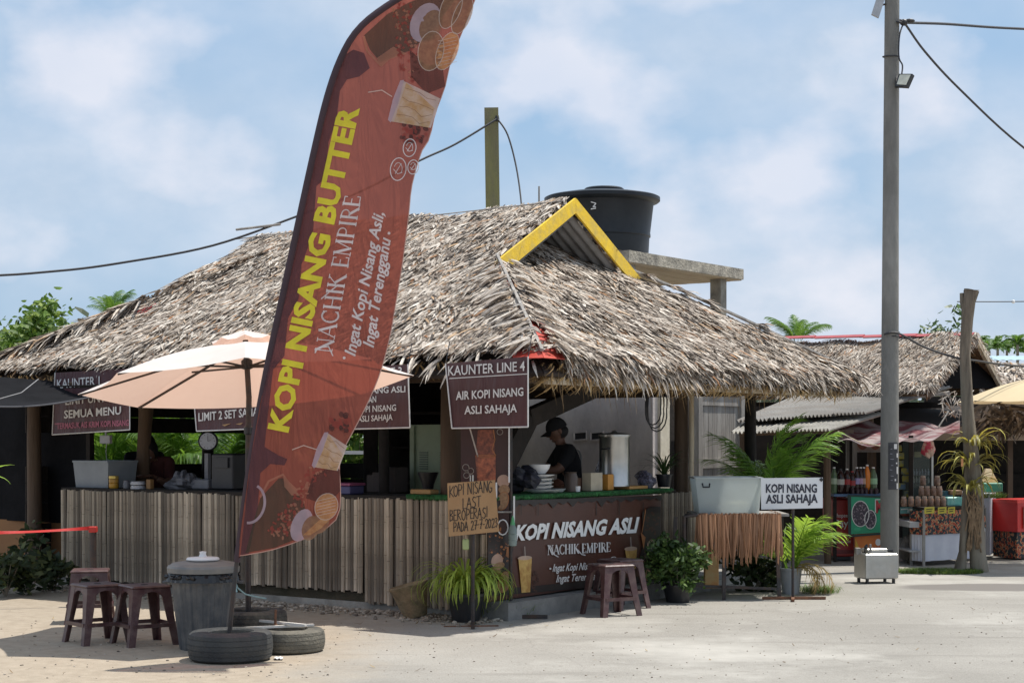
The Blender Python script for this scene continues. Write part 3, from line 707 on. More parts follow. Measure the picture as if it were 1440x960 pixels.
# heavy dark brace on the right side
mb = MB(MH); a = planeR(-1.15)(845, 542, 0); b2 = planeR(-1.15)(742, 588, 0); c = planeR(-1.15)(700, 672, 0)
mb.M = None; mb.beam(a, b2, .10, .16); mb.beam(b2+Vector((0, .003, .0)), c, .10, .20); mb.build('brace', M_wooddark, hut)
mb = MB(); a = W(690, 600, 15.6); mb.beam(a, W(712, 690, 15.6), .12, .25, up=(0, 1, 0)); mb.build('brace', M_wooddark, hut)
# back screen: boards above and below a long slot that shows the greenery
def boards(x0, x1, z0, z1, y, step, m, nm='wall_board'):
    n = max(1, round((z1-z0)/step)); h = (z1-z0)/n
    for i in range(n):
        mb = MB(MH); mb.box(((x0+x1)/2, y+U(-.006, .006), z0+h*(i+.5)), (abs(x1-x0), .02, h-.006)); mb.build(nm, m, hut)
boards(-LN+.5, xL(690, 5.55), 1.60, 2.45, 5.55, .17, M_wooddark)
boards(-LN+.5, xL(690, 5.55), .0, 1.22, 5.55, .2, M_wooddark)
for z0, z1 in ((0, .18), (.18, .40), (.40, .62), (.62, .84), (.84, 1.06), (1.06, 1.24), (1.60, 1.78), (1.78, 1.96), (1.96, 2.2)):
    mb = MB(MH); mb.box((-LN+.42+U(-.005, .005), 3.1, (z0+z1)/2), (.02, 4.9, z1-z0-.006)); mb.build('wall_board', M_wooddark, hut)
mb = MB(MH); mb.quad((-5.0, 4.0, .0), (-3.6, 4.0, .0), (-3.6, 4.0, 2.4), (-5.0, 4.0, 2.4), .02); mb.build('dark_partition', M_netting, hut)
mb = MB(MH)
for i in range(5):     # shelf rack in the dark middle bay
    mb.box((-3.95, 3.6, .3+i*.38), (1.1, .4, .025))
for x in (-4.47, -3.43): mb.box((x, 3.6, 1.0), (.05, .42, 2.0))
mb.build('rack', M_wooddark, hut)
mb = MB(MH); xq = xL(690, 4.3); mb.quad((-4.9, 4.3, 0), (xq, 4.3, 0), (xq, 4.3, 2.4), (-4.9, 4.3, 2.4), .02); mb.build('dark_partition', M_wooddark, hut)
# slab floor below the hut
mb = MB(MH); mb.box((-3.8, 3.2, .03), (5.75, 5.35, .06)); mb.build('floor_slab', M_conc, hut)

# ================================================================== COUNTER
cnt = thing('bamboo_counter', 'serving counter faced with grey split bamboo, turning the corner under the hut roof', 'counter', hp(-.9, .5), HR)
bvar = []
for i in range(10):
    m_ = MB(); r = .0195; m_.val = U(0, 1); n = 6; P = []; k1, k2, k3 = .18+U(-.1, .12), .48+U(-.1, .1), .78+U(-.08, .1); zs = [0]
    for q in (k1, k2, k3): zs += [q-.008, q, q+.003, q+.009]
    zs.append(1.0); r0_ = r
    for jz, z in enumerate(zs):
        r = r0_*(1.13 if jz in (2, 6, 10) else .93 if jz in (3, 7, 11) else 1)
        for k in range(n+1):
            a = math.pi*k/n; P.append((-math.cos(a)*r, -math.sin(a)*r*.7, z+(U(-.006, .006) if z in (0, 1) else 0)))
    m_.add(P, [(j*(n+1)+k, j*(n+1)+k+1, (j+1)*(n+1)+k+1, (j+1)*(n+1)+k) for j in range(len(zs)-1) for k in range(n)]+[tuple((len(zs)-1)*(n+1)+k for k in range(n+1))])
    for jz in (3, 7, 11):
        for kk in range(n+1): m_.a[jz*(n+1)+kk] = 0
    bvar.append(mesh_of(m_, 'bamboo_slat', M_bamboo, smooth=True))
def slat(x, y, z0, z1, rz):
    s_ = U(.85, 1.12)
    m_ = Matrix.Translation((x, y, z0)) @ Matrix.Rotation(rz, 4, 'Z') @ Matrix.Rotation(random.gauss(0, .008), 4, 'Y') @ Matrix.Diagonal((s_, U(.8, 1.3), (z1-z0), 1))
    inst(random.choice(bvar), cnt, MH @ m_, 'bamboo_slat')
xA, xB, xC, xD = xL(88), xL(333), xL(400), xL(512)
x = -.93
while x > xA:
    if x > xD: z0, z1, yy = .06, 1.0, .5
    elif x > xB: z0, z1, yy = .15, .995, .508
    else: z0, z1, yy = .09, 1.0, .5
    if min(abs(x-xB), abs(x-xD)) < .035: z0, yy = .35, .53
    slat(x, yy+U(-.007, .007), z0+U(-.012, .012), z1+U(-.006, .012), 0); x -= .0370*U(.92, 1.08)
y = yR(931, -.9)
while y < yR(978, -.9):
    slat(-.9, y, .25+U(-.02, .02), 1.0+U(-.01, .01), R(90)); y += .04
mb = MB(MH); mb.box(((xA-.95)/2, .56, .5), (abs(xA+.95), .04, .96)); mb.box((-.955, 2.05, .5), (.04, 2.95, .96)); mb.build('backing_panel', M_wooddark, cnt)
mb = MB(MH); mb.box(((xA-.9)/2-.01, .80, 1.01), (abs(xA+.9)+.02, .60, .035)); mb.build('countertop', M_wooddark, cnt)
mb = MB(MH); mb.box((-1.2, 2.35, 1.012), (.62, 2.5, .035)); mb.build('countertop', M_wooddark, cnt)
mb = MB(MH); mb.box(((xA-.95)/2, .60, .07), (abs(xA+.95), .12, .14)); mb.build('footing', mat('footing', (.24, .20, .14), .9, (.13, .11, .08), 6, .5, hnoise=(3, (.08, .08, .05))), cnt)
mb = MB(MH); mb.box((-.82, 2.2, .075), (.28, 3.5, .15)); mb.build('plinth', mat('plinth', (.24, .235, .22), .9, (.16, .155, .15), 5, .4), cnt)
for (x0, x1, y0, y1) in ((xL(575), -.9, .47, .9), (-1.5, -.86, .9, yR(940, -.9))):
    mb = MB(MH); mb.box(((x0+x1)/2, (y0+y1)/2, 1.038), (abs(x1-x0), abs(y1-y0), .02)); o = mb.build('turf_mat', M_turf, cnt)
mb = MB()   # fringe of turf blades hanging over both edges
for i in range(5200):
    if rnd() < .3: p = hp(U(xL(575), -.9), .465, 1.045); d = -vy
    else: p = hp(-.855, U(.5, yR(940, -.9)), 1.045); d = vx
    mb.val = rnd(); dd = (d*U(.1, .5)-vz*U(.1, 1)*(1.0 if rnd() < .8 else 1.6)+vx.cross(vz)*U(-.3, .3)).normalized(); mb.strip(p, dd, dd.cross(d).normalized() if rnd() < .9 else vz, d, U(.02, .055), .006, -.5, seg=2)
mb.build('turf_fringe', mat('turf_blade', (.03, .2, .05), .6, attr=[(0, (.01, .06, .015)), (1, (.04, .25, .06))]), cnt, kind='stuff')

# printed banner on the right face
ban = thing('vinyl_banner', 'brown printed banner lettered KOPI NISANG ASLI on the front of the counter', 'banner', hp(-.86, .5), HR)
BX = -.845
yb0, yb1 = yR(686, BX), yR(931, BX)
mb = MB(MH)
mb.grid(lambda u, v: (BX+.006*math.sin(u*9)*math.sin(v*5+1)-.008, yb0+(yb1-yb0)*u, .155+(.985-.155)*v+.012*math.sin(u*3.1)), 30, 8)
M_ban = mat('banner_print', (.085, .030, .018), .42, (.068, .024, .015), 2, .1, 3)
M_bandk = pm((.022, .014, .012), .45, 'banner_dark')
mb.build('cloth', M_ban, ban)
M_cup = mat('coffee_print', (.62, .40, .12), .5, (.40, .20, .05), 16, detail=5); M_cream = pm((.52, .36, .26), .5, 'cream_print')
M_bean = mat('bean_print', (.10, .035, .02), .5, (.03, .015, .01), 60); M_cookie = mat('cookie_print', (.35, .20, .10), .5, (.22, .12, .06), 50); M_ora = mat('orange_print', (.42, .16, .05), .5, (.30, .11, .04), 8)
M_skinp = pm((.48, .30, .22), .5, 'tan_print'); M_straw = pm((.5, .42, .36), .5, 'straw_print')
d = Decal(planeR(BX), 30)
d.poly([(686, 838), (931, 817), (931, 807), (686, 829)], M_bandk, .004)
# dark coffee drips along top
dr = [(686, 709)]
for i in range(36): px = 690+i*6.8; dr += [(px, 710-i*.3+(U(2, 10) if i % 2 else 0))]
d.poly(dr+[(931, 702), (931, 697), (686, 704)], M_bandk, .004)
for px in (733, 757, 839, 871, 905): d.stroke([(px, 706), (px, 724)], .8, M_bandk, .005)
# left art: cookies, beans, cup
d.poly([(686, 745), (700, 742), (716, 752), (722, 772), (714, 800), (700, 832), (686, 836)], M_bandk, .0045)
for i in range(70): d.ell(U(688, 716), U(742, 790), U(1, 2), U(1, 2), M_ora if rnd() < .35 else M_bean, U(0, 180), .005+i*2e-5, 7)
d.ell(699, 788, 8, 10, M_skinp, 20, .007); d.ell(702, 795, 8, 5, M_cookie, -20, .0075); d.ell(697, 803, 7, 6, M_cookie, 0, .0078)
d.ell(709, 818, 8, 15, M_cookie, 12, .0082); d.ring(709, 818, 8, 15, 1, M_ora, 12, .0085)
for k in range(7): d.stroke([(704, 808+k*3.4), (714, 806+k*3.4)], .7, M_ora, .0087)
d.poly([(713, 768), (718, 770), (715, 784), (711, 781)], M_ora, .0088)
for (cx, top, bot, wd, kx) in ((738, 783, 833, 10, 0), (887, 770, 800, 9, 0)):
    for i in range(40): d.ell(cx+U(0, 19), U(top+18, bot-2), 1.4, 1.8, M_bean, U(0, 180), .005+i*2e-5, 7)
    d.poly([(cx-wd+1, top+2), (cx+wd, top), (cx+wd*.75, bot-1), (cx-wd*.45, bot)], M_cup, .0072)
    d.ell(cx, top+1, wd, 3, M_cream, -4, .0076); d.stroke([(cx, top-15), (cx+.6, top)], .8, M_straw, .0078)
# right art
d.poly([(903, 720), (915, 712), (929, 712), (929, 812), (905, 815), (898, 790), (905, 760)], M_bandk, .0045)
d.stroke([(908, 716), (905, 735), (903, 748)], 1, M_ora, .0065); d.poly([(901, 748), (908, 755), (905, 772)], M_ora, .0066)
for i in range(60): d.ell(U(905, 927), U(720, 800), U(1, 2), U(1, 2), M_bean, U(0, 180), .005+i*2e-5, 7)
d.ell(917, 766, 7, 8, M_skinp, 0, .007); d.ell(910, 808, 6, 8, M_cookie, 0, .007)
d.build('printed_picture', ban)
d = Decal(planeR(BX), 60)
d.text('KOPI NISANG ASLI', (723.5, 759), (895, 747.5), 21, M_txtw, bold=.045, shear=.22, up=(0, -1), off=.009)
d.build('lettering', ban)
d = Decal(planeR(BX), 60); d.pen('NACHIK EMPIRE', (770, 779.5), (859, 775), 13, M_txt, font=SE, up=(0, -1), off=.009)
d.stroke([(771, 767), (774, 767), (779, 779), (785, 782.5)], 1.2, M_txt, .0092); d.stroke([(812, 772), (818, 779), (823, 780)], 1.2, M_txt, .0092)
d.build('lettering', ban)
d = Decal(planeR(BX), 60); d.ell(774, 799, 1.4, 1.4, M_txt, off=.009)
d.text('Ingat Kopi Nisang Asli,', (777, 803), (853, 799), 10.5, M_txt, .02, .25, up=(0, -1), off=.009)
d.build('lettering', ban); d = Decal(planeR(BX), 60)
d.text('Ingat Terengganu', (782, 818), (846, 814), 10.5, M_txt, .02, .25, up=(0, -1), off=.009)
d.build('lettering', ban); d = Decal(planeR(BX), 60)
for cx, cy, r in ((863, 788, 5.5), (871, 790, 4)): d.ring(cx, cy, r*.9, r, 1, M_txt, off=.009); d.stroke([(cx-2, cy+2), (cx+2, cy-3)], 1, M_txt, .009)
d.build('emblem', ban)
# grass tuft peeping below the banner's left end, added with plants later
# ================================================================== HANGING SIGNS
def sign(y0, corners, label, lines, px0):
    """corners in order: top left, top right, bottom right, bottom left"""
    mp_ = planeL(y0); P = [mp_(a, b, 0) for a, b in corners]
    t = thing('hanging_sign', label, 'sign', (P[3]+P[2])/2, HR, 'brown vinyl notices hanging under the thatched eave')
    mb = MB()
    def fn(u, v):
        a = P[3]*(1-u)+P[2]*u; b = P[0]*(1-u)+P[1]*u; return a*(1-v)+b*v+vy*(.006*math.sin(u*5+px0)*(1-v)+.004*math.sin(v*4+u*3))
    mb.grid(fn, 14, 8); mb.build('cloth', M_vinyl, t)
    mb = MB(); k = .006
    for a, b in ((P[3], P[2]), (P[2], P[1]), (P[3], P[0])): mb.tube([a-vy*.005, b-vy*.005], k, 6)
    mb.build('hem', M_txt, t)
    for l in lines:
        d = Decal(mp_, 60); l(d); d.build('lettering', t)
    mb = MB()
    for p in (P[0], P[1]): mb.tube([p, p+vz*.18+vy*.05], .004, 5)
    mb.build('string', M_wire, t); return t
O_ = .013
sign(-.14, [(627, 511), (743, 501), (743, 600), (636, 602)], 'brown hanging notice lettered KAUNTER LINE 4, nearest the corner of the hut', [
 lambda d: d.text('KAUNTER LINE 4', (630, 528), (738, 521), 14, M_txt, .012, up=(0, -1), off=O_),
 lambda d: d.stroke([(632, 532), (742, 525.5)], 1.2, M_txt, O_), lambda d: d.text('AIR KOPI NISANG', (641, 562), (736, 556), 12, M_txt, .02, up=(0, -1), off=O_),
 lambda d: d.text('ASLI SAHAJA', (653, 582), (727, 579), 11.5, M_txt, .02, up=(0, -1), off=O_)], 1)
sign(-.10, [(462, 519), (574, 512), (577, 601), (462, 604)], 'brown hanging notice lettered KAUNTER LINE 3, partly hidden by the feather flag', [
 lambda d: d.text('KAUNTER LINE 3', (470, 535), (565, 527), 12, M_txt, .012, up=(0, -1), off=O_), lambda d: d.stroke([(470, 540), (565, 533)], 1, M_txt, O_),
 lambda d: d.text('KOPI NISANG ASLI', (479, 555), (570, 551), 9, M_txt, .015, up=(0, -1), off=O_), lambda d: d.text('DAN', (513, 567), (529, 565), 9, M_txt, .015, up=(0, -1), off=O_),
 lambda d: d.text('AIR KOPI NISANG', (483, 581), (557, 577), 9, M_txt, .015, up=(0, -1), off=O_), lambda d: d.text('ASLI SAHAJA', (503, 593), (552, 590), 8.5, M_txt, .015, up=(0, -1), off=O_)], 2)
sign(.05, [(272, 548), (376, 541), (377, 602), (277, 606)], 'brown hanging notice lettered LIMIT 2 SET SAHAJA, below the beige umbrella', [
 lambda d: d.text('KAUNTER LINE 2', (278, 569), (370, 563), 12, M_txt, .012, up=(0, -1), off=O_),
 lambda d: d.text('LIMIT 2 SET SAHAJA', (279, 592), (373, 583), 12, M_txt, .015, up=(0, -1), off=O_), lambda d: d.poly([(312, 597), (325, 595), (316, 599)], M_card, O_), lambda d: d.poly([(331, 596), (342, 594), (338, 597)], M_card, O_)], 3)
M_pink = pm((.42, .12, .18), .6, 'pink_print')
sign(.05, [(78, 524), (183, 518), (183, 604), (74, 611)], 'brown hanging notice lettered SEMUA MENU with a line of pink print, leftmost', [
 lambda d: d.text('KAUNTER 1', (80, 546), (140, 541), 13, M_txt, .012, up=(0, -1), off=O_), lambda d: d.text('LIMIT UNTUK', (92, 569), (165, 563), 11, M_txt, .015, up=(0, -1), off=O_),
 lambda d: d.text('SEMUA MENU', (90, 588), (170, 582), 11.5, M_txt, .02, up=(0, -1), off=O_), lambda d: d.text('*TERMASUK AIS KRIM KOPI NISANG', (77, 603), (181, 598), 8.5, M_pink, .025, up=(0, -1), off=O_)], 4)

# ================================================================== FEATHER FLAG
fp = G(322, 922); FY = 11.92
flag = thing('feather_flag', 'tall brown feather flag with yellow lettering leaning out of a tyre', 'flag', (fp.x, FY, 0))
poleP = [(322, 897), (333, 790), (352, 650), (375, 520), (402, 395), (440, 220), (462, 130), (484, 72), (508, 37), (545, 8), (590, -18), (640, -42), (695, -62)]
rightP = [(337, 781), (385, 772), (440, 752), (472, 731), (479, 700), (477, 650), (484, 630), (500, 600), (520, 560), (536, 520), (549, 470), (556, 430), (566, 370), (575, 300), (579, 262), (592, 215), (604, 195), (612, 160), (626, 122), (634, 85), (650, 45), (668, 0), (682, -32), (695, -62)]
def smooth(P, k=6):
    Q = []
    for i in range(len(P)-1):
        p0, p1, p2, p3 = P[max(0, i-1)], P[i], P[i+1], P[min(len(P)-1, i+2)]
        for j in range(k):
            t = j/k; Q.append(tuple(.5*((2*b)+(c-a)*t+(2*a-5*b+4*c-d)*t*t+(3*b-a-3*c+d)*t*t*t) for a, b, c, d in zip(p0, p1, p2, p3)))
    return Q+[P[-1]]
def lerp_poly(P, t):
    L = [0]
    for i in range(len(P)-1): L.append(L[-1]+math.dist(P[i], P[i+1]))
    x = t*L[-1]
    for i in range(len(P)-1):
        if x <= L[i+1] or i == len(P)-2:
            k = (x-L[i])/(L[i+1]-L[i]); return (P[i][0]+(P[i+1][0]-P[i][0])*k, P[i][1]+(P[i+1][1]-P[i][1])*k)
def fY(px, py):
    # distance from the pole, roughly, gives the billow; the free edge swings back and forth
    pole = 720-395*0-(0)
    xl = 484+(72-py)*(-.226) if py > 72 else 484+(72-py)*1.1
    u = max(0, px-xl)/170.0
    return FY+.02+u*(.10*math.sin(py/95.0+.6)+.05*math.sin(py/41.0+px/60.0)+.06)+.03*math.sin(u*5+py/140.)
def flagmap(px, py, off): return W(px, py, fY(px, py)-off)
M_flag = mat('flag_cloth', (.33, .092, .062), .6, (.275, .076, .052), 1.5, .08, 4, trans=.42, tcol=(.42, .125, .09), alpha=.29)
def folds(m, amp=.5):
    t = m.node_tree; b = t.nodes['Principled BSDF']; co = nd(t, 'ShaderNodeTexCoord'); mp = nd(t, 'ShaderNodeMapping'); mp.inputs['Rotation'].default_value = (0, R(-35), 0); mp.inputs['Scale'].default_value = (5, 1, 1.1)
    n = nd(t, 'ShaderNodeTexNoise'); n.inputs['Scale'].default_value = 1.6; n.inputs['Detail'].default_value = 3; n.inputs['Distortion'].default_value = .8
    bp = nd(t, 'ShaderNodeBump'); bp.inputs['Strength'].default_value = amp; bp.inputs['Distance'].default_value = .10
    t.links.new(co.outputs['Object'], mp.inputs[0]); t.links.new(mp.outputs[0], n.inputs[0]); t.links.new(n.outputs[0], bp.inputs['Height']); t.links.new(bp.outputs[0], b.inputs['Normal'])
    for x in t.nodes:
        if x.type == 'BSDF_TRANSLUCENT': t.links.new(bp.outputs[0], x.inputs['Normal'])
folds(M_flag, .55); folds(M_vinyl, .35)
left = smooth(poleP[1:]); rightP = smooth(rightP, 4)
mb = MB()
def ff(u, v):
    a = lerp_poly(left, v); b = lerp_poly(rightP, v)
    x, y = a[0]+(b[0]-a[0])*u, a[1]+(b[1]-a[1])*u
    return flagmap(x, y, 0)
mb.grid(ff, 16, 70); mb.build('cloth', M_flag, flag, smooth=True)
M_sleeve = pm((.045, .02, .028), .6, 'flag_sleeve')
mb = MB()
def fs(u, v):
    a = lerp_poly(left, v); b = lerp_poly(left, min(1, v+.01)); dx, dy = b[0]-a[0], b[1]-a[1]; l = math.hypot(dx, dy) or 1
    if v > .985: dx, dy, l = .95, -.3, 1
    wd = 9.5
    n = (-dy/l, dx/l)
    x, y = a[0]+n[0]*(u-.5)*wd, a[1]+n[1]*(u-.5)*wd
    return W(x, y, FY+.015-.018*math.sin(math.pi*u))
mb.grid(fs, 5, 70); mb.build('sleeve', M_sleeve, flag, smooth=True)
mb = MB(); pq = smooth(poleP); mb.tube([W(x, y, FY+.02) for x, y in pq], [.017-.010*i/len(pq) for i in range(len(pq))], 8); mb.build('pole', M_blackmetal, flag, smooth=True)
mb = MB(); mb.tube([flagmap(*lerp_poly(rightP, i/60), -.001) for i in range(61)], .0035, 5); mb.build('hem', pm((.55, .32, .26), .7, 'hem_thread'), flag)
fa = dict(alpha=.30, trans=.3)
FM = lambda n, c, **k: mat(n, c, .6, alpha=k.pop('alpha', .22), trans=.35, **k)
F_pl = FM('flag_plum', (.11, .045, .06)); F_or = FM('flag_orange', (.50, .22, .14)); F_grn = FM('flag_olive', (.10, .07, .045)); F_cream = FM('flag_cream', (.72, .55, .42), c2=(.60, .36, .16), scale=14, alpha=.12)
F_pink = FM('flag_mauve', (.60, .46, .52), alpha=.12); F_bean = FM('flag_bean', (.38, .07, .05)); F_ck = FM('flag_cookie', (.40, .22, .12), c2=(.28, .14, .08), scale=30); F_wf = FM('flag_waffle', (.66, .36, .16), c2=(.5, .2, .08), scale=30, alpha=.1); F_ln = FM('flag_line', (.72, .58, .50), alpha=.1)
F_dk = FM('flag_darkbrown', (.14, .045, .035)); F_y = pm((.88, .80, .04), .5, 'yellow_print', trans=.25); F_w = pm((.78, .70, .68), .5, 'pale_print', trans=.2)
d = Decal(flagmap, 14)
# plum drip band beside the sleeve
bd = [(484, 78), (497, 70), (512, 75), (520, 96), (505, 108), (488, 112), (478, 128), (473, 170), (462, 200), (458, 250), (445, 262), (440, 330), (424, 372), (420, 420), (405, 448), (400, 500), (384, 520), (376, 590), (372, 628), (392, 640), (404, 645), (400, 654), (380, 652), (366, 665), (362, 720), (350, 778), (338, 780), (352, 650), (376, 520), (404, 395), (441, 222), (463, 130)]
d.poly(bd, F_pl, .004)
# upper picture: dark sauce, ribbon, berries, plate, biscuits, cup
d.poly([(512, 50), (545, 20), (575, 4), (600, -6), (625, -22), (640, 0), (610, 40), (580, 70), (560, 78), (535, 88), (520, 70)], F_grn, .005)
d.stroke([(512, 52), (516, 72), (535, 92)], 3, F_or, .0065); d.poly([(530, 82), (553, 66), (572, 76), (548, 84), (536, 95)], F_or, .0062)
for i in range(110):
    t = rnd(); x = 566+U(-16, 12)+t*14; y = 5+t*112; d.ell(x, y, U(1.5, 3.2), U(1.2, 2.4), F_bean if rnd() < .65 else F_or, U(0, 180), .0066+i*1e-5, 7)
d.ell(598, 32, 20, 29, F_pink, 25, .0082); d.ell(606, 36, 15, 23, F_ck, 25, .0085)
d.poly([(576, 70), (600, 92), (622, 90), (626, 122), (600, 132), (578, 108)], F_dk, .0078)
for (x, y, rx, ry, ro, f) in ((634, 12, 14, 30, 20, F_ck), (650, 22, 12, 28, 22, F_ck), (606, 72, 18, 28, 10, F_ck), (629, 72, 14, 28, 22, F_wf)):
    d.ell(x, y, rx, ry, f, ro, .009+x*1e-6); d.ring(x, y, rx, ry, 1, F_ln, ro, .0096+x*1e-6)
for k in range(8): d.stroke([(616, 58+k*5), (642, 52+k*5)], .7, F_ln, .0102)
def cup(d, P0, ax, wd, L, c0, c1, o):
    """cup lying along the flag; P0 rim centre, ax direction rim->base"""
    n = (-ax[1], ax[0]); q = lambda a, b: (P0[0]+ax[0]*a+n[0]*b, P0[1]+ax[1]*a+n[1]*b)
    d.poly([q(0, -wd), q(L, -wd*.72), q(L, wd*.72), q(0, wd)], c0, o)
    d.poly([q(L*.10, -wd*.96), q(L*.95, -wd*.2), q(L*.95, wd*.74), q(L*.1, wd*.96)], c1, o+.0004)
    d.poly([q(-3, -wd*.96), q(2, -wd*1.05), q(4, 0), q(2, wd*1.05), q(-3, wd*.96), q(-5, 0)], F_pink, o+.0008)
    for k in range(4): b_ = (-.7, -.25, .2, .6)[k]*wd; d.stroke([q(L*.12, b_), q(L*.3, b_+U(-3, 3)), q(L*.5, b_+U(-4, 4)), q(L*.7, b_+U(0, 5)), q(L*.92, b_*.8+U(-2, 3))], .6, F_ck, o+.001+k*1e-5)
cup(d, (557, 142), (.955, .30), 30, 58, F_ln, F_cream, .008)
d.stroke([(518, 130), (537, 127), (551, 136)], 1.4, F_ln, .009)
for i in range(50): d.ell(U(562, 600), U(172, 200), U(2, 4), U(2, 5), F_dk if rnd() < .6 else F_bean, U(0, 180), .0066+i*1e-5, 8)
for (cx, cy, rx, ry) in ((576, 208, 9, 12.5), (560, 238, 11, 16), (581, 235, 7.5, 10)):
    d.ring(cx, cy, rx, ry, 1.3, F_w, 8, .010); d.ring(cx, cy-1, rx*.5, ry*.5, .8, F_w, 0, .010, 200, 420); d.stroke([(cx-rx*.4, cy+ry*.4), (cx+rx*.4, cy-ry*.5)], .8, F_w, .010); d.stroke([(cx-rx*.6, cy), (cx-rx*.1, cy+ry*.4), (cx+rx*.5, cy+ry*.3)], .8, F_w, .010)
# lower picture
d.poly([(366, 700), (392, 672), (398, 672), (425, 700), (432, 725), (418, 757), (385, 770), (345, 777), (356, 735)], F_grn, .005)
d.stroke([(366, 698), (378, 676), (398, 667)], 3, F_or, .0065); d.poly([(398, 665), (407, 677), (428, 697), (410, 696), (400, 684)], F_or, .0067)
d.ring(352, 708, 20, 27, 3.6, F_pink, 12, .0075, -75, 85)
for i in range(150):
    t = rnd(); x = 448-t*60+U(-14, 14); y = 655+t*100+U(-8, 8); d.ell(x, min(y, 764), U(1.4, 3.2), U(1.2, 2.5), F_bean if rnd() < .6 else F_or, U(0, 180), .0066+i*1e-5, 7)
d.poly([(440, 668), (468, 655), (478, 660), (478, 690), (470, 700), (448, 706), (430, 700)], F_dk, .0078)
for i in range(26): d.ell(U(466, 492), U(582, 606), U(2, 4.5), U(2.5, 5), F_dk if rnd() < .5 else F_bean, U(0, 180), .0066+i*1e-5, 8)
cup(d, (450, 632), (.93, .36), 26, 34, F_ln, F_cream, .008)
d.stroke([(411, 632), (427, 626), (446, 632)], 1.4, F_ln, .009)
d.ell(424, 738, 14, 24, F_pink, 22, .0082); d.ell(437, 742, 12, 18, F_ck, 20, .0084); d.ell(450, 735, 12, 16, F_ck, 30, .0086); d.ell(459, 712, 16, 19, F_wf, 20, .0092); d.ring(459, 712, 16, 19, 1, F_ln, 20, .0096)
for k in range(6): d.stroke([(446, 704+k*4.2), (472, 698+k*4.2)], .7, F_ln, .0102)
d.poly([(426, 752), (452, 728), (466, 728), (452, 742), (436, 752)], F_wf, .0088)
d.build('printed_picture', flag)
d = Decal(flagmap, 14); d.text('KOPI NISANG BUTTER', (404, 608), (504.5, 152), 29, F_y, .042, .12, off=.012, up=(-1, -.08)); d.build('lettering', flag)
d = Decal(flagmap, 14); d.pen('NACHIK EMPIRE', (466, 497), (508, 276), 23, F_w, font=SE, off=.012, up=(-1, -.1)); d.stroke([(443, 496), (447, 489), (462, 487), (468, 500)], 1.6, F_w, .0122); d.stroke([(452, 420), (466, 408), (474, 402)], 1.6, F_w, .0122); d.build('lettering', flag)
d = Decal(flagmap, 14); d.ell(484, 503, 2, 2, F_w, off=.012); d.text('Ingat Kopi Nisang Asli,', (499, 501), (540, 300), 16, F_w, .022, .3, off=.012, up=(-1, -.15))
d.build('lettering', flag); d = Decal(flagmap, 14); d.text('Ingat Terengganu', (525, 489), (549, 338), 16, F_w, .022, .3, off=.012, up=(-1, -.15)); d.ell(547, 328, 2, 2, F_w, off=.012); d.build('lettering', flag)

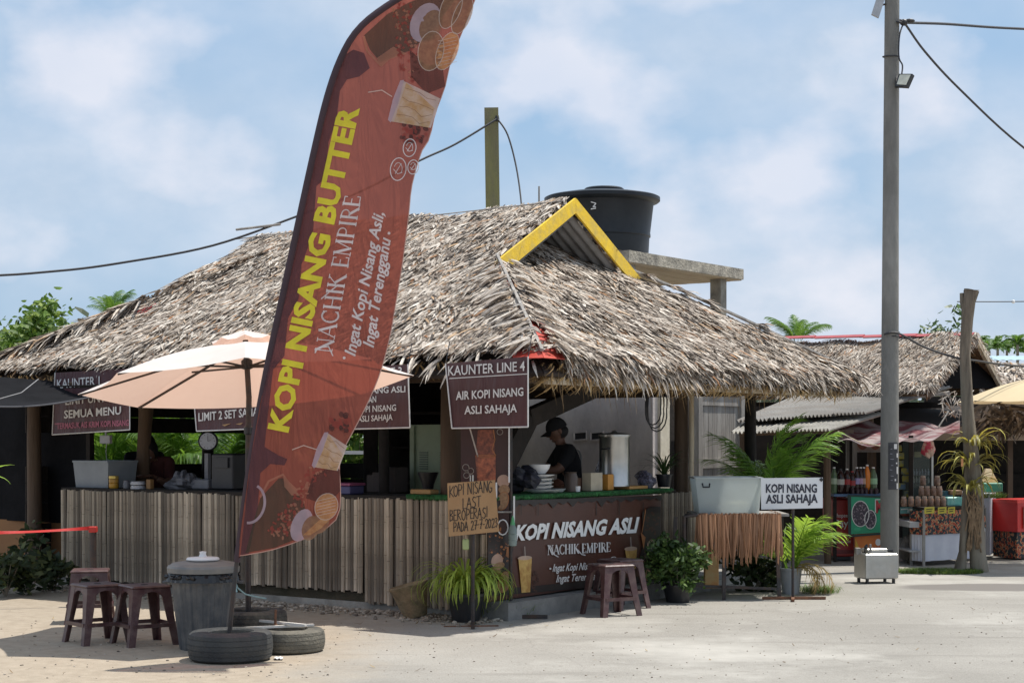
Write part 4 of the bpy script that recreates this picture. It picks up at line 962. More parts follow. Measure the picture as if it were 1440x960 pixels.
# ================================================================== UMBRELLAS
M_can = mat('canopy_cloth', (.84, .80, .76), .8, (.79, .74, .70), 3, .05, trans=.35, tcol=(.90, .56, .42))
M_can2 = mat('canopy_cream', (.80, .66, .42), .8, (.74, .60, .38), 3, .05, trans=.25, tcol=(.6, .42, .22))
def umbrella(label, base, rad, zrim, ztop, tilt, cloth, val, rz=0, n=8, hub=.55):
    t = thing('patio_umbrella', label, 'umbrella', base)
    Tm = Matrix.Translation((base[0], base[1], zrim)) @ Matrix.Rotation(tilt, 4, Vector((-.28, -.2, 0)).normalized())
    h = ztop-zrim
    mb = MB(Tm); NS = 10
    def ray(k, s):
        a = 2*math.pi*k/n+rz; return Vector((math.cos(a)*rad*s, math.sin(a)*rad*s, h*(1-s)+.05*math.sin(math.pi*s)))
    P = []; Fc = []; M_ = 6
    for j in range(NS+1):
        s_ = .10+.90*j/NS
        for k in range(n):
            for m_ in range(M_):
                q = m_/M_; p = ray(k, s_)*(1-q)+ray(k+1, s_)*q; sag = math.sin(math.pi*q)*(.030*s_); p.z -= sag*.6; r_ = 1-.035*math.sin(math.pi*q)*s_; p.x *= r_; p.y *= r_; P.append(p)
    T_n = n*M_
    for j in range(NS):
        for i in range(T_n): Fc.append((j*T_n+i, (j+1)*T_n+i, (j+1)*T_n+(i+1) % T_n, j*T_n+(i+1) % T_n))
    mb.add(P, Fc)
    if val:
        P2 = [p.copy() for p in P[-T_n:]]; P3 = [p-Vector((0, 0, val)) for p in P2]; mb.add(P2+P3, [(i, T_n+i, T_n+(i+1) % T_n, (i+1) % T_n) for i in range(T_n)])
    mb.build('canopy', cloth, t, smooth=False)
    mb = MB(Tm); P = [Vector((0, 0, h+.10))]
    for k in range(n*3):
        a = 2*math.pi*k/(n*3)+rz; r_ = rad*.20; P.append(Vector((math.cos(a)*r_, math.sin(a)*r_, h*.86+.055-(.015 if k % 3 else -.012))))
    mb.add(P, [(0, 1+i, 1+(i+1) % (n*3)) for i in range(n*3)]); mb.build('vent_cap', cloth, t)
    for k in range(n):
        mb = MB(Tm); mb.beam(ray(k, .04)-Vector((0, 0, .02)), ray(k, .99)-Vector((0, 0, .012)), .018, .014); rb = mb.build('rib', M_blackmetal, t)
        mb = MB(Tm); mb.beam(ray(k, .48)-Vector((0, 0, .03)), Vector((0, 0, h*.42)), .014, .014); mb.build('strut', M_blackmetal, rb)
    mb = MB(Tm); mb.lathe((0, 0, h*.36), [(.02, 0), (.045, .01), (.045, .07), (.02, .09)], 12); mb.build('hub', M_blackmetal, t)
    mb = MB(); top = Tm @ Vector((0, 0, h+.02)); mb.tube([(base[0], base[1], .12), (base[0], base[1], zrim*.75), tuple(Tm @ Vector((0, 0, -.1))), tuple(top)], .022, 10); mb.build('pole', M_blackmetal, t, smooth=True)
    mb = MB(); mb.lathe((base[0], base[1], zrim*.80), [(.024, 0), (.034, .01), (.034, .06), (.024, .07)], 12); mb.build('clamp', M_blk, t)
    return t
ub = GY(349, 13.42)
um = umbrella('beige market umbrella with peach underside standing left of the feather flag', (ub.x, ub.y, 0), 1.31, 1.965, 2.30, R(7.6), M_can, 0, rz=R(8), n=8)

# ================================================================== STOOLS
def make_stool(label, group):
    t = thing('plastic_stool', label, 'stool', (0, 0, 0), 0, group); H = .445; a, b = .145, .20
    mb = MB(); mb.bevbox((0, 0, H-.012), (2*a+.02, 2*a+.02, .024), .010)
    mb.build('seat', M_brownp, t)
    mb = MB(); mb.ball((0, 0, H+.0005), (.030, .030, .004), 12, 4); mb.build('finger_hole', pm((.012, .006, .006), .8, 'dark_hole'), t)
    for k in range(4):
        m_ = Matrix.Rotation(math.pi/2*k, 4, 'Z')
        mb = MB(m_)   # L-section corner leg
        P = []
        for z, o, wd in ((H-.02, a+.002, .078), (H*.45, a+.026, .058), (0, b, .050)):
            th = .016
            P += [(o, o, z), (o-wd, o, z), (o-wd, o-th, z), (o-th, o-th, z), (o-th, o-wd, z), (o, o-wd, z)]
        Fc = []
        for j in range(2):
            for i in range(6): Fc.append((j*6+i, (j+1)*6+i, (j+1)*6+(i+1) % 6, j*6+(i+1) % 6))
        Fc += [tuple(range(6)), tuple(range(17, 11, -1))]
        mb.add(P, Fc); mb.build('leg', M_brownp, t)
        mb = MB(m_); n = 10; P = []; o = a+.001   # arched apron between two legs
        for i in range(n+1):
            x = -a+.05+(2*a-.10)*i/n; zz = H-.045-.055*(abs(i/n*2-1)**2.6)
            P += [(x, o, H-.02), (x, o+.004, zz), (x, o-.012, H-.02), (x, o-.010, zz)]
        Fc = []
        for i in range(n):
            q, r_ = i*4, i*4+4; Fc += [(q, q+1, r_+1, r_), (q+2, r_+2, r_+3, q+3), (q+1, q+3, r_+3, r_+1)]
        mb.add(P, Fc); mb.build('apron', M_brownp, t)
        mb = MB(m_); z = .15; o = b-.022; mb.beam((-o+.02, o, z), (o-.02, o, z), .014, .028); mb.build('rung', M_brownp, t)
    return t
def toP(px, py): return G(px, py)
st = make_stool('maroon plastic stool in front of the brown banner, the nearer of the two there', 'maroon plastic stools')
p = GY(859, 14.95); st.location = p; st.rotation_euler.z = R(28)
p = GY(872, 15.55); dup(st, p, R(40), 'dark maroon stool half hidden behind another stool at the banner')
p = GY(127, 14.35); dup(st, p, R(10), 'reddish plastic stool furthest back of the three stools by the dustbin')
p = GY(137, 12.95); dup(st, p, R(38), 'maroon plastic stool in the middle of the three left of the dustbin')
p = GY(203, 12.85); dup(st, p, R(34), 'maroon plastic stool standing right beside the grey dustbin')

# ================================================================== DUSTBIN
b0 = GY(286, 12.55)
bn = thing('dustbin', 'grey ribbed plastic dustbin with lid and black liner, behind the front tyre', 'dustbin', b0)
M_bin = mat('grey_plastic', (.085, .092, .10), .5, (.06, .065, .072), 4, .08, hnoise=(4, (.16, .15, .14)))
M_lid = mat('lid_plastic', (.19, .19, .187), .5, (.145, .145, .145), 5, .08, hnoise=(6, (.24, .225, .20)))
mb = MB(); mb.lathe(b0, [(.17, .0), (.175, .02), (.205, .25), (.235, .52), (.245, .53), (.245, .56)], 96, ribs=3, ra=-.05); mb.build('body', M_bin, bn)
mb = MB(); mb.lathe(b0, [(.262, .50), (.256, .535), (.245, .56)], 60, ribs=1, ra=.03, cap=False)
for k in range(26):
    a = U(0, 6.28); mb.ball(b0+Vector((math.cos(a)*.25, math.sin(a)*.25, .535)), (.035, .035, .018), 7, 4, lambda q: q*U(.6, 1.2))
mb.build('liner_bag', mat('bin_liner', (.02, .02, .022), .25), bn)
mb = MB(); mb.lathe(b0, [(.262, .565), (.265, .60), (.255, .615), (.245, .617), (.225, .632), (.215, .634), (.10, .652), (0, .655)], 48); mb.build('lid', M_lid, bn, smooth=True)
mb = MB(); c = b0+Vector((.0, -.02, .652)); mb.lathe(c, [(.118, 0), (.122, .008), (.112, .020), (.03, .026), (.022, .045), (.026, .062), (0, .066)], 30); o = mb.build('white_cover', M_white, None, smooth=True, origin=c); tag(o, 'small white round pot cover with a knob lying on top of the dustbin', 'pot cover')
mb = MB()
for s_ in (-1, 1): mb.tube([b0+Vector((s_*.235, -.04, .50)), b0+Vector((s_*.285, -.03, .49)), b0+Vector((s_*.285, .03, .49)), b0+Vector((s_*.235, .04, .50))], .012, 6)
mb.build('handle', M_bin, bn)
mb = MB(); q0 = W(329, 812, 12.3)
mb.tube([W(333, 832, 12.3), q0, W(334, 826, 12.35), W(345, 835, 12.5), W(358, 838, 12.8), W(374, 841, 13.2)], .006, 6)
o = mb.build('string', pm((.30, .48, .52), .6, 'blue_string')); tag(o, 'pale blue string tied between the dustbin and the umbrella pole', 'string')

# ================================================================== TYRES
def tyre(p, r, h, label, inner=.52, tilt=0, m=None):
    t = thing('tyre', label, 'tyre', p, 0, 'old tyres weighing down the poles'); prof = []
    pr = [(inner, .10), (inner+.02, .02), (.72, 0), (.90, .02), (.965, .10), (.985, .22), (.975, .225), (.975, .245), (.99, .25), (1, .40), (.988, .405), (.988, .43), (1, .435), (1, .565), (.988, .57), (.988, .595), (1, .60), (.99, .75), (.975, .755), (.975, .775), (.985, .78), (.965, .90), (.90, .975), (.72, 1.0), (inner+.03, .985), (inner, .93), (inner, .8)]
    mb = MB(Matrix.Translation(p) @ Matrix.Rotation(tilt, 4, 'X')); n = 72
    P = []
    for (a, z) in pr:
        for k in range(n):
            an = 2*math.pi*k/n; rr = r*a*(1-(.012 if (a > .97 and k % 2 and (z < .3 or z > .7)) else 0)); P.append((math.cos(an)*rr, math.sin(an)*rr, z*h))
    P_ = len(pr); mb.add(P, [(i*n+k, i*n+(k+1) % n, (i+1)*n+(k+1) % n, (i+1)*n+k) for i in range(P_-1) for k in range(n)])
    mb.build('rubber', m or M_rubber, t, smooth=True); return t
ty1 = G(322, 924); ty1.y = 12.05; ty1.x = (322-720)/F*12.05
tyre(Vector(((324-720)/F*11.93, 11.93, 0)), .295, .205, 'front black tyre holding the feather flag pole', m=mat('tyre_dark', (.04, .043, .045), .7, (.028, .03, .032), 10, .35, 60, hnoise=(4, (.06, .06, .055))))
tyre(Vector(((404-720)/F*12.42, 12.42, 0)), .275, .165, 'dusty worn tyre with a rusty rod, right of the flag tyre', m=mat('tyre_dusty', (.10, .095, .08), .85, (.05, .05, .045), 8, .5, 60, hnoise=(3, (.18, .165, .13))))
tyre(Vector(((352-720)/F*13.42, 13.42, 0)), .29, .20, 'dusty tyre lying behind, at the foot of the umbrella pole')
mb = MB(); c = Vector(((324-720)/F*11.93, 11.93, .02)); mb.lathe(c, [(.16, 0), (.16, .12), (0, .13)], 20); o = mb.build('concrete_fill', M_conc, None, origin=c); tag(o, 'grey concrete lump filling the middle of the flag tyre', 'concrete')
rr_ = thing('flag_stand', 'rusty upright spike with two bare pale bars resting on the worn tyre', 'stand', Vector(((387-720)/F*12.42, 12.42, .17)))
mb = MB(); q = Vector(((387-720)/F*12.42, 12.42, 0)); mb.tube([q+vz*.165, q+vz*.30+Vector((.004, 0, 0))], [.011, .008], 8); mb.lathe(q+vz*.165, [(.022, 0), (.022, .02), (.012, .03)], 8); mb.build('spike', M_rust, rr_)
mb = MB(); mb.beam(GY(330, 12.25)+vz*.182, GY(441, 12.52)+vz*.178, .026, .016); mb.build('bar', mat('bare_pvc', (.70, .67, .62), .6, (.55, .52, .48), 8), rr_)
mb = MB(); mb.beam(GY(366, 12.6)+vz*.200, GY(430, 12.3)+vz*.200, .024, .016); mb.build('bar', mat('bare_pvc', (.70, .67, .62), .6, (.55, .52, .48), 8), rr_)
mb = MB(); mb.grid(lambda u, v: G(386+12*u, 925+3*v)+vz*(.006+.010*abs(math.sin(u*7+v*4))), 8, 4); o = mb.build('paper_scrap', M_white); tag(o, 'crumpled white paper scrap on the ground by the front tyre', 'litter')

# ================================================================== CARDBOARD SIGN ON A STAND
cs = thing('cardboard_sign', 'brown cardboard sign with handwritten KOPI NISANG LAST BEROPERASI on a black stand', 'sign', GY(665, 14.05))
CP = planeY(14.03, .0); YC = 14.05
mb = MB(); mb.tube([GY(665, YC+.02)+vz*.02, W(665, 690, YC+.02)], .016, 8); mb.build('post', M_blackmetal, cs)
mb = MB(); mb.beam(W(624, 882, 14.0), W(701, 881, 14.04), .03, .03); mb.build('foot', M_rust, cs)
mb = MB(); mb.beam(GY(665, 13.8)+vz*.02, GY(665, 14.25)+vz*.02, .03, .03); mb.build('foot', M_blackmetal, cs)
mb = MB(); A = [CP(629, 679, 0), CP(696, 674.5, 0), CP(702, 747, 0), CP(631, 754, 0)]
mb.quad(A[3], A[2], A[1], A[0], .007); mb.build('card', M_card, cs)
d = Decal(CP, 60)
d.pen('KOPI NISANG', (631, 698), (693, 692), 16, M_ink, 1.1, up=(0, -1), jit=.04, off=.004); d.build('lettering', cs); d = Decal(CP, 60); d.pen('LAST', (650, 715), (677, 712), 15, M_ink, 1.1, up=(0, -1), off=.004)
d.build('lettering', cs); d = Decal(CP, 60); d.pen('BEROPERASI', (632, 733), (686, 727), 15, M_ink, 1.1, up=(0, -1), off=.004); d.build('lettering', cs); d = Decal(CP, 60); d.pen('PADA 27-7-2023', (637, 748), (700, 741), 13, M_ink, 1.1, up=(0, -1), off=.004)
d.build('lettering', cs)
mb = MB(); mb.box(W(665, 672, 14.0), (.012, .02, .05)); mb.box(W(661.5, 672, 14.0), (.008, .02, .05)); mb.build('clip', M_steel, cs)
mb = MB(); mb.bevbox(W(655, 765, 14.09), (.055, .03, .09), .008); o = mb.build('spray_bottle', pm((.42, .50, .22), .4, 'lime_plastic')); tag(o, 'small lime green bottle hanging just below the cardboard sign', 'bottle')

# ================================================================== POSTER ON A TALL STAND
YP = 14.62
ps = thing('poster_stand', 'tall black stand with a narrow iced coffee poster beside the counter corner', 'poster stand', GY(718, YP))
mb = MB(); mb.tube([GY(718, YP+.03)+vz*.02, W(718, 600, YP+.03)], .016, 8); mb.build('post', M_blackmetal, ps)
mb = MB(); mb.beam(GY(715, YP)+vz*.02, GY(770, YP-.02)+vz*.02, .035, .03); mb.build('foot', M_blackmetal, ps)
mb = MB(); mb.bevbox(GY(718, YP-.03)+vz*.02, (.07, .07, .05), .01); mb.build('foot', M_blk, ps)
PP = planeY(YP); mb = MB(); mb.quad(PP(648, 752, 0), PP(716, 750, 0), PP(716, 594, 0), PP(648, 594, 0), .01)
mb.build('board', pm((.055, .018, .014), .45, 'poster_print'), ps)
M_ice = mat('iced_coffee_print', (.50, .14, .06), .4, (.12, .035, .02), 18, detail=4)
d = Decal(PP, 30)
d.poly([(668, 640), (697, 640), (697, 672), (694, 725), (675, 725), (671, 672)], M_ice, .004); d.poly([(672, 604), (694, 604), (696, 640), (669, 640)], mat('ice_dark_print', (.30, .08, .04), .4, (.09, .025, .015), 30), .004)
d.stroke([(661, 603), (672, 642)], 2, M_straw, .006); d.ring(683, 641, 14, 1.6, 1, M_ora, 0, .006)
d.stroke([(694, 604), (696, 618), (692, 632), (697, 640)], 1.2, M_ora, .0065)
for (cx, cy, r) in ((703, 607, 4), (655, 657, 4.5), (662, 662, 4), (656, 668, 4)): d.ring(cx, cy, r, r, 1, M_straw, off=.006)
d.ell(708, 676, 9, 9, M_skinp, 0, .006); d.ell(709, 688, 8, 7, M_cookie, 0, .0064); d.ell(707, 704, 8, 13, M_cookie, 15, .0068); d.ring(707, 704, 8, 13, 1, M_ora, 15, .0072)
d.build('printed_picture', ps)
for px, a, b in ((716, 600, 678), (723, 697, 736), (698, 678, 702)):
    mb = MB(); mb.beam(W(px, b, YP-.03), W(px, a, YP-.03), .014, .014, up=(0, 1, 0)); mb.build('edge_strip', M_white, ps)
mb = MB(); mb.beam(W(700, 719.5, YP-.03), W(720, 719.5, YP-.03), .012, .014); mb.build('edge_strip', M_greywood, ps)
mb = MB(); c0_ = W(707, 741, YP-.04); mb.tube([c0_+Vector((math.cos(a/12*6.283)*.045, 0, math.sin(a/12*6.283)*.065)) for a in range(13)], .006, 6); o = mb.build('ring', M_white); tag(o, 'thin white ring hanging from the poster stand by the cardboard sign', 'ring')
bo = thing('plastic_bottle', 'clear plastic bottle with green neck hanging upside from the poster stand', 'bottle', W(719, 770, YP-.06))
mb = MB(); c = W(721, 768, YP-.07); mb.lathe(c, [(.02, 0), (.036, .01), (.038, .05), (.034, .055), (.038, .06), (.038, .10), (.034, .105), (.038, .11), (.036, .15), (.02, .185)], 16); mb.build('body', mat('bottle_plastic', (.30, .38, .36), .2, alpha=.35), bo, smooth=True)
mb = MB(); mb.lathe(c+vz*.183, [(.022, 0), (.012, .05), (.004, .08)], 10); mb.build('neck', pm((.10, .38, .16), .4, 'green_plastic'), bo)

# ================================================================== WHITE SIGN
YW = 16.35
ws = thing('white_sign', 'white board lettered KOPI NISANG ASLI SAHAJA on a thin black post', 'sign', GY(1115, YW))
WP = planeY(YW)
mb = MB(); mb.tube([GY(1115, YW+.02)+vz*.02, W(1115, 674, YW+.02)], .014, 8); mb.build('post', M_blackmetal, ws)
mb = MB(); mb.beam(GY(1072, YW)+vz*.015, GY(1161, YW)+vz*.015, .03, .025); mb.build('foot', M_rust, ws)
mb = MB(); mb.beam(GY(1115, YW-.25)+vz*.015, GY(1115, YW+.25)+vz*.015, .03, .025); mb.build('foot', M_rust, ws)
mb = MB(); mb.quad(WP(1070.5, 716, 0), WP(1157, 714, 0), WP(1157, 671, 0), WP(1070, 672, 0), .006); mb.build('board', mat('white_board', (.78, .79, .80), .5, (.72, .73, .75), 3), ws)
M_dkt = pm((.03, .03, .05), .5, 'navy_print')
d = Decal(WP, 60); d.text('KOPI NISANG', (1077, 692), (1149, 692), 12, M_dkt, .035, up=(0, -1), off=.004); d.build('lettering', ws); d = Decal(WP, 60); d.text('ASLI SAHAJA', (1077, 707), (1150, 706), 12, M_dkt, .035, up=(0, -1), off=.004); d.build('lettering', ws)
mb = MB(); mb.box(WP(1155, 674, .004), (.03, .008, .03), ry=R(45)); mb.build('clip', M_blk, ws)

# ================================================================== TUB STAND WITH LEAF SKIRT
YT = 16.68
tb = thing('leaf_skirt_table', 'metal table wearing a skirt of dry brown palm leaf strips', 'table', GY(1028, YT))
zt_ = CAMZ+(HZ-722)/F*(YT-.3)
for px, dy in ((944, -.32), (1018, -.36), (1096, -.3), (1104, .3), (960, .35)):
    mb = MB(); a = GY(px, YT+dy); mb.beam(a, a+vz*(zt_-.03)-Vector(((px-1028)/F*1.2, 0, 0)), .035, .035, up=(0, 1, 0)); mb.build('leg', M_blackmetal, tb)
mb = MB(); mb.box(GY(1036, YT)+vz*(zt_-.012), (.92, .66, .025)); mb.build('tabletop', M_greywood, tb)
for (a, b2) in ((GY(944, YT-.32)+vz*.14, GY(1096, YT-.3)+vz*.10), (GY(962, YT-.34)+vz*(zt_-.03), GY(962, YT-.34)+vz*(zt_-.35))):
    mb = MB(); mb.beam(a, b2, .025, .025, up=(0, 1, 0)); mb.build('bar', M_blackmetal, tb)
mb = MB(); mb.tube([GY(962, YT-.5)+vz*(zt_-.25), GY(962, YT-.5)+vz*(zt_-.02), GY(980, YT-.45)+vz*(zt_-.005)], .018, 8); mb.build('bar', M_blackmetal, tb)
svar = []
M_skirt = mat('skirt_leaf', (.38, .20, .11), .7, (.24, .115, .06), 9, .4, 30, stretch=(2, 2, .2), objrnd=.38)
for i in range(8):
    m_ = MB(); L_ = .36+.11*rnd(); w0 = U(.018, .028)
    m_.add([(-w0/2, 0, 0), (w0/2, 0, 0), (w0*.6, -.012, -L_*.5), (-w0*.5, -.010, -L_*.5), (w0*.22, .004, -L_), (-w0*.15, .006, -L_*.96), (0, -.008, 0), (0, -.02, -L_*.5)], [(0, 6, 7, 3), (6, 1, 2, 7), (3, 7, 5), (7, 2, 4, 5)])
    svar.append(mesh_of(m_, 'leaf_strip', M_skirt))
for i in range(150):
    if i < 118: px = 980+118*i/118; p = W(px+U(-1, 1), 722, YT-.38+U(-.03, .02)); rz_ = U(-.5, .5)
    else: p = Vector(((1098-720)/F*(YT-.38), YT-.36+.65*(i-118)/32, zt_)); rz_ = R(90)+U(-.4, .4)
    p.z = zt_+U(-.01, .012); inst(random.choice(svar), tb, Matrix.Translation(p) @ Matrix.Rotation(rz_, 4, 'Z') @ Matrix.Rotation(random.gauss(0, .06), 4, 'Y') @ Matrix.Diagonal((1, 1, U(.8, 1.12)*(1.1 if 10 < i < 70 else 1), 1)), 'leaf_strip')
tub = thing('storage_tub', 'large cloudy plastic tub standing on the leaf-skirted table', 'tub', W(1024, 722, YT-.05))
mb = MB(); x0, x1, x2, x3 = [(q-720)/F*(YT-.3) for q in (984, 1068, 978, 1072)]; zb, zt2 = zt_, CAMZ+(HZ-672)/F*(YT-.3)
yf, yb_ = YT-.3, YT+.25; th = .012
P = [(x0, yf+.03, zb), (x1, yf+.03, zb), (x1, yb_-.03, zb), (x0, yb_-.03, zb), (x2, yf, zt2), (x3, yf, zt2), (x3, yb_, zt2), (x2, yb_, zt2)]
Q = [(a+(th if a < 1.9 else -th), b+(th if b < YT else -th), c+(th if c < zb+.01 else 0)) for a, b, c in P]
mb.add(P+Q, [(3, 2, 1, 0), (0, 1, 5, 4), (1, 2, 6, 5), (2, 3, 7, 6), (3, 0, 4, 7), (8, 9, 10, 11), (9, 8, 12, 13), (10, 9, 13, 14), (11, 10, 14, 15), (8, 11, 15, 12), (4, 5, 13, 12), (5, 6, 14, 13), (6, 7, 15, 14), (7, 4, 12, 15)])
mb.build('body', M_clearp, tub)
mb = MB()
for a, b2 in ((4, 5), (5, 6), (6, 7), (7, 4)): mb.beam(P[a], P[b2], .022, .014)
mb.build('rim', mat('rim_plastic', (.60, .64, .63), .35, trans=.2), tub)
mb = MB(); c = Vector((x2+.10, yf-.012, zt2-.07)); mb.tube([c+Vector((-.035, 0, .02)), c+Vector((-.03, -.015, -.015)), c+Vector((.03, -.015, -.015)), c+Vector((.035, 0, .02))], .009, 6); mb.build('handle', M_blk, tub)
mb = MB()
for i in range(9): mb.ball(Vector((U(x0+.12, x1-.12), U(yf+.15, yb_-.15), zb+.07)), (.08, .07, .05), 8, 5)
o = mb.build('bagged_goods', pm((.42, .38, .22), .6, 'yellow_goods')); tag(o, 'pale yellow bagged goods seen through the cloudy tub', 'goods')
mb = MB(); mb.bevbox(GY(1000, YT+.1)+vz*.24, (.14, .10, .33), .01); o = mb.build('oil_tin', mat('orange_tin', (.60, .22, .04), .5, (.62, .48, .22), 5)); tag(o, 'orange and cream carton under the leaf-skirted table', 'carton')
# ================================================================== THINGS ON THE COUNTER (right side)
CT = 1.052
def cR(px, x=-1.05, z=CT):    # point on the right counter top under pixel column px
    p = hp(x, yR(px, x)); p.z = z; return p
def cL(px, y=.75, z=1.03):
    p = hp(xL(px, y), y); p.z = z; return p
def simple(name, label, cat, p, fnc, m, smooth=False, rotz=0, group=None):
    mb = MB(Matrix.Translation(p) @ Matrix.Rotation(rotz, 4, 'Z')); fnc(mb); o = mb.build(name, m, None, smooth, origin=Vector(p), rotz=rotz); return tag(o, label, cat, group)
# steel urn
urn = thing('tea_urn', 'tall shiny steel drink urn with lid on a wooden board at the counter', 'urn', cR(864))
p = cR(864); p.z += .03
mb = MB(); mb.lathe(p, [(.150, 0), (.150, .02), (.146, .03), (.146, .46), (.152, .47), (.152, .485)], 40); mb.build('body', mat('urn_steel', (.48, .48, .47), .28, (.38, .38, .37), 4, metal=.95), urn, smooth=True)
mb = MB(); mb.lathe(p+vz*.485, [(.156, 0), (.156, .012), (.12, .025), (.03, .03), (.02, .05), (0, .055)], 32); mb.build('lid', M_steel, urn, smooth=True)
for s_ in (-1, 1):
    mb = MB(); c = p+vz*.36+vy*.15*s_; mb.tube([c+vx*-.04, c+vy*.03*s_-vx*.03, c+vy*.03*s_+vx*.03, c+vx*.04], .007, 6); mb.build('handle', M_blk, urn)
simple('board', 'pale wooden board under the steel urn', 'board', cR(886, -1.0), lambda m: m.bevbox((0, 0, .015), (.20, .34, .03), .005), mat('pine', (.50, .28, .09), .6, (.38, .2, .06), 8, stretch=(1, .1, 1)), rotz=HR)
simple('carton', 'orange carton beside the steel urn on the counter', 'carton', cR(853.5, -.98), lambda m: m.bevbox((0, 0, .075), (.09, .10, .15), .004), mat('pine_box', (.60, .28, .05), .6, (.48, .22, .04), 8), rotz=HR)
simple('carton', 'cream carton standing on the green turf between the person and the urn', 'carton', cR(833, -.98), lambda m: m.bevbox((0, 0, .085), (.10, .20, .17), .004), pm((.50, .44, .33), .7, 'cream_card'), rotz=HR)
simple('carton', 'low brown box at the shirt of the person behind the counter', 'carton', cR(812, -1.1), lambda m: m.bevbox((0, 0, .06), (.12, .22, .12), .004), pm((.16, .09, .06), .7, 'brown_card'), rotz=HR)
# stack of bowls/plates
for i in range(6):
    simple('plate', ['lowest plate of the white stack on the turf counter', 'second plate up in the white stack on the counter', 'third plate up in the white stack on the counter', 'fourth plate up in the white stack on the counter', 'fifth plate up in the white stack on the counter', 'white bowl on top of the plate stack'][i], 'plate', cR(757+(1.5 if i > 3 else 0), -1.05, CT+.034*i),
           (lambda m: m.lathe((0, 0, 0), [(.06, 0), (.07, .004), (.135, .022), (.14, .028), (.13, .024), (.06, .010), (0, .008)], 26)) if i < 5 else (lambda m: m.lathe((0, 0, 0), [(.05, 0), (.06, .01), (.09, .05), (.10, .085), (.095, .085), (.05, .02), (0, .015)], 24)), M_white, True, group='white plates stacked on the counter')
simple('dish', 'small white dish in front of the glass on the turf counter', 'dish', cR(775, -.97), lambda m: m.lathe((0, 0, 0), [(.05, 0), (.09, .025), (.085, .024), (0, .008)], 20), M_white, True)
simple('dish', 'white dish right of the glass with a brown pot above it', 'dish', cR(784, -1.06), lambda m: m.lathe((0, 0, .0), [(.05, 0), (.08, .03), (.075, .03), (0, .01)], 20), M_white, True)
simple('glass', 'empty drinking glass beside the stack of plates', 'glass', cR(771, -1.12), lambda m: m.lathe((0, 0, 0), [(.03, 0), (.036, .12), (.033, .12), (.027, .01), (0, .01)], 16), M_glass, True)
simple('cup', 'small white cup in front of the brown box on the counter', 'cup', cR(811, -.95), lambda m: m.lathe((0, 0, 0), [(.03, 0), (.035, .05), (.032, .05), (.026, .01), (0, .01)], 16), M_white, True)
simple('pitcher', 'dark pitcher beside the shirt of the person', 'pitcher', cR(803, -1.0), lambda m: m.lathe((0, 0, 0), [(.06, 0), (.065, .12), (.05, .17), (.055, .18), (0, .18)], 18), pm((.10, .07, .055), .4, 'brown_pot'), True)
simple('pot', 'small terracotta pot behind the glass', 'pot', cR(784, -1.2), lambda m: m.lathe((0, 0, 0), [(.05, 0), (.07, .06), (.05, .09), (.015, .11), (0, .115)], 18), pm((.16, .065, .04), .5, 'terracotta'), True)
simple('cloth_pile', 'black bags and blue cloth heaped at the left end of the turf counter', 'bags', cR(733, -1.15), lambda m: [m.ball((U(-.08, .12), U(-.12, .12), U(.06, .2)), (.10, .09, .08), 9, 6, lambda q: q*U(.8, 1.15)) for k in range(7)], mat('bag_cloth', (.03, .03, .05), .6, (.012, .012, .016), 12))
simple('bagged_ice', 'clear plastic bags heaped between the urn and the plant', 'bags', cR(910, -1.1), lambda m: [m.ball((U(-.06, .06), U(-.18, .18), U(.04, .11)), (.08, .09, .06), 9, 6, lambda q: q*U(.75, 1.2)) for k in range(7)], mat('bag_film', (.34, .33, .40), .25, (.12, .10, .15), 20, alpha=.35))
# net cloth / dark poster hanging behind carton
simple('apron', 'dark patterned cloth draped left of the steel urn', 'cloth', cR(845, -1.35, CT), lambda m: m.add([(0, -.20, .0), (0, .16, .0), (0, .07, .34), (0, -.01, .34)], [(0, 1, 2, 3)]), mat('patterned_cloth', (.42, .40, .42), .7, (.03, .03, .04), 60, contrast=(.45, .6)), rotz=HR)
# ------------------------------------------------ left side goods
def openbox(m, w1, d1, h, k=1.1, th=.008):
    P = [(-w1/2, -d1/2, 0), (w1/2, -d1/2, 0), (w1/2, d1/2, 0), (-w1/2, d1/2, 0)]; T_ = [(x*k, y*k, h) for x, y, z in P]; I = [(x*(k-.03), y*(k-.03), h) for x, y, z in P]; B = [(x*.94, y*.94, .01) for x, y, z in P]
    m.add(P+T_+I+B, [(3, 2, 1, 0)]+[(i, (i+1) % 4, 4+(i+1) % 4, 4+i) for i in range(4)]+[(4+i, 4+(i+1) % 4, 8+(i+1) % 4, 8+i) for i in range(4)]+[(8+i, 8+(i+1) % 4, 12+(i+1) % 4, 12+i) for i in range(4)]+[(12, 13, 14, 15)])
    m.beam(T_[0], T_[1], .02, .02); m.beam(T_[1], T_[2], .02, .02); m.beam(T_[2], T_[3], .02, .02); m.beam(T_[3], T_[0], .02, .02)
simple('storage_box', 'grey see-through storage box at the left end of the bamboo counter', 'storage box', cL(148, .8), lambda m: openbox(m, .50, .36, .27), mat('grey_tub', (.30, .33, .36), .4, (.24, .27, .30), 4, alpha=.12), rotz=HR)
jr = thing('jar', 'golden lidded jar in front of the grey storage box', 'jar', cL(160, .58)); p = cL(160, .58)
mb = MB(); mb.lathe(p, [(.045, 0), (.05, .01), (.05, .05), (.042, .055), (.05, .06), (.05, .095)], 20); mb.build('body', mat('amber_jar', (.50, .28, .04), .2, (.35, .18, .02), 8), jr, smooth=True)
mb = MB(); mb.lathe(p+vz*.096, [(.048, 0), (.052, .005), (.05, .03), (0, .035)], 20); mb.build('lid', mat('gold', (.7, .48, .12), .3, metal=.7), jr, smooth=True)
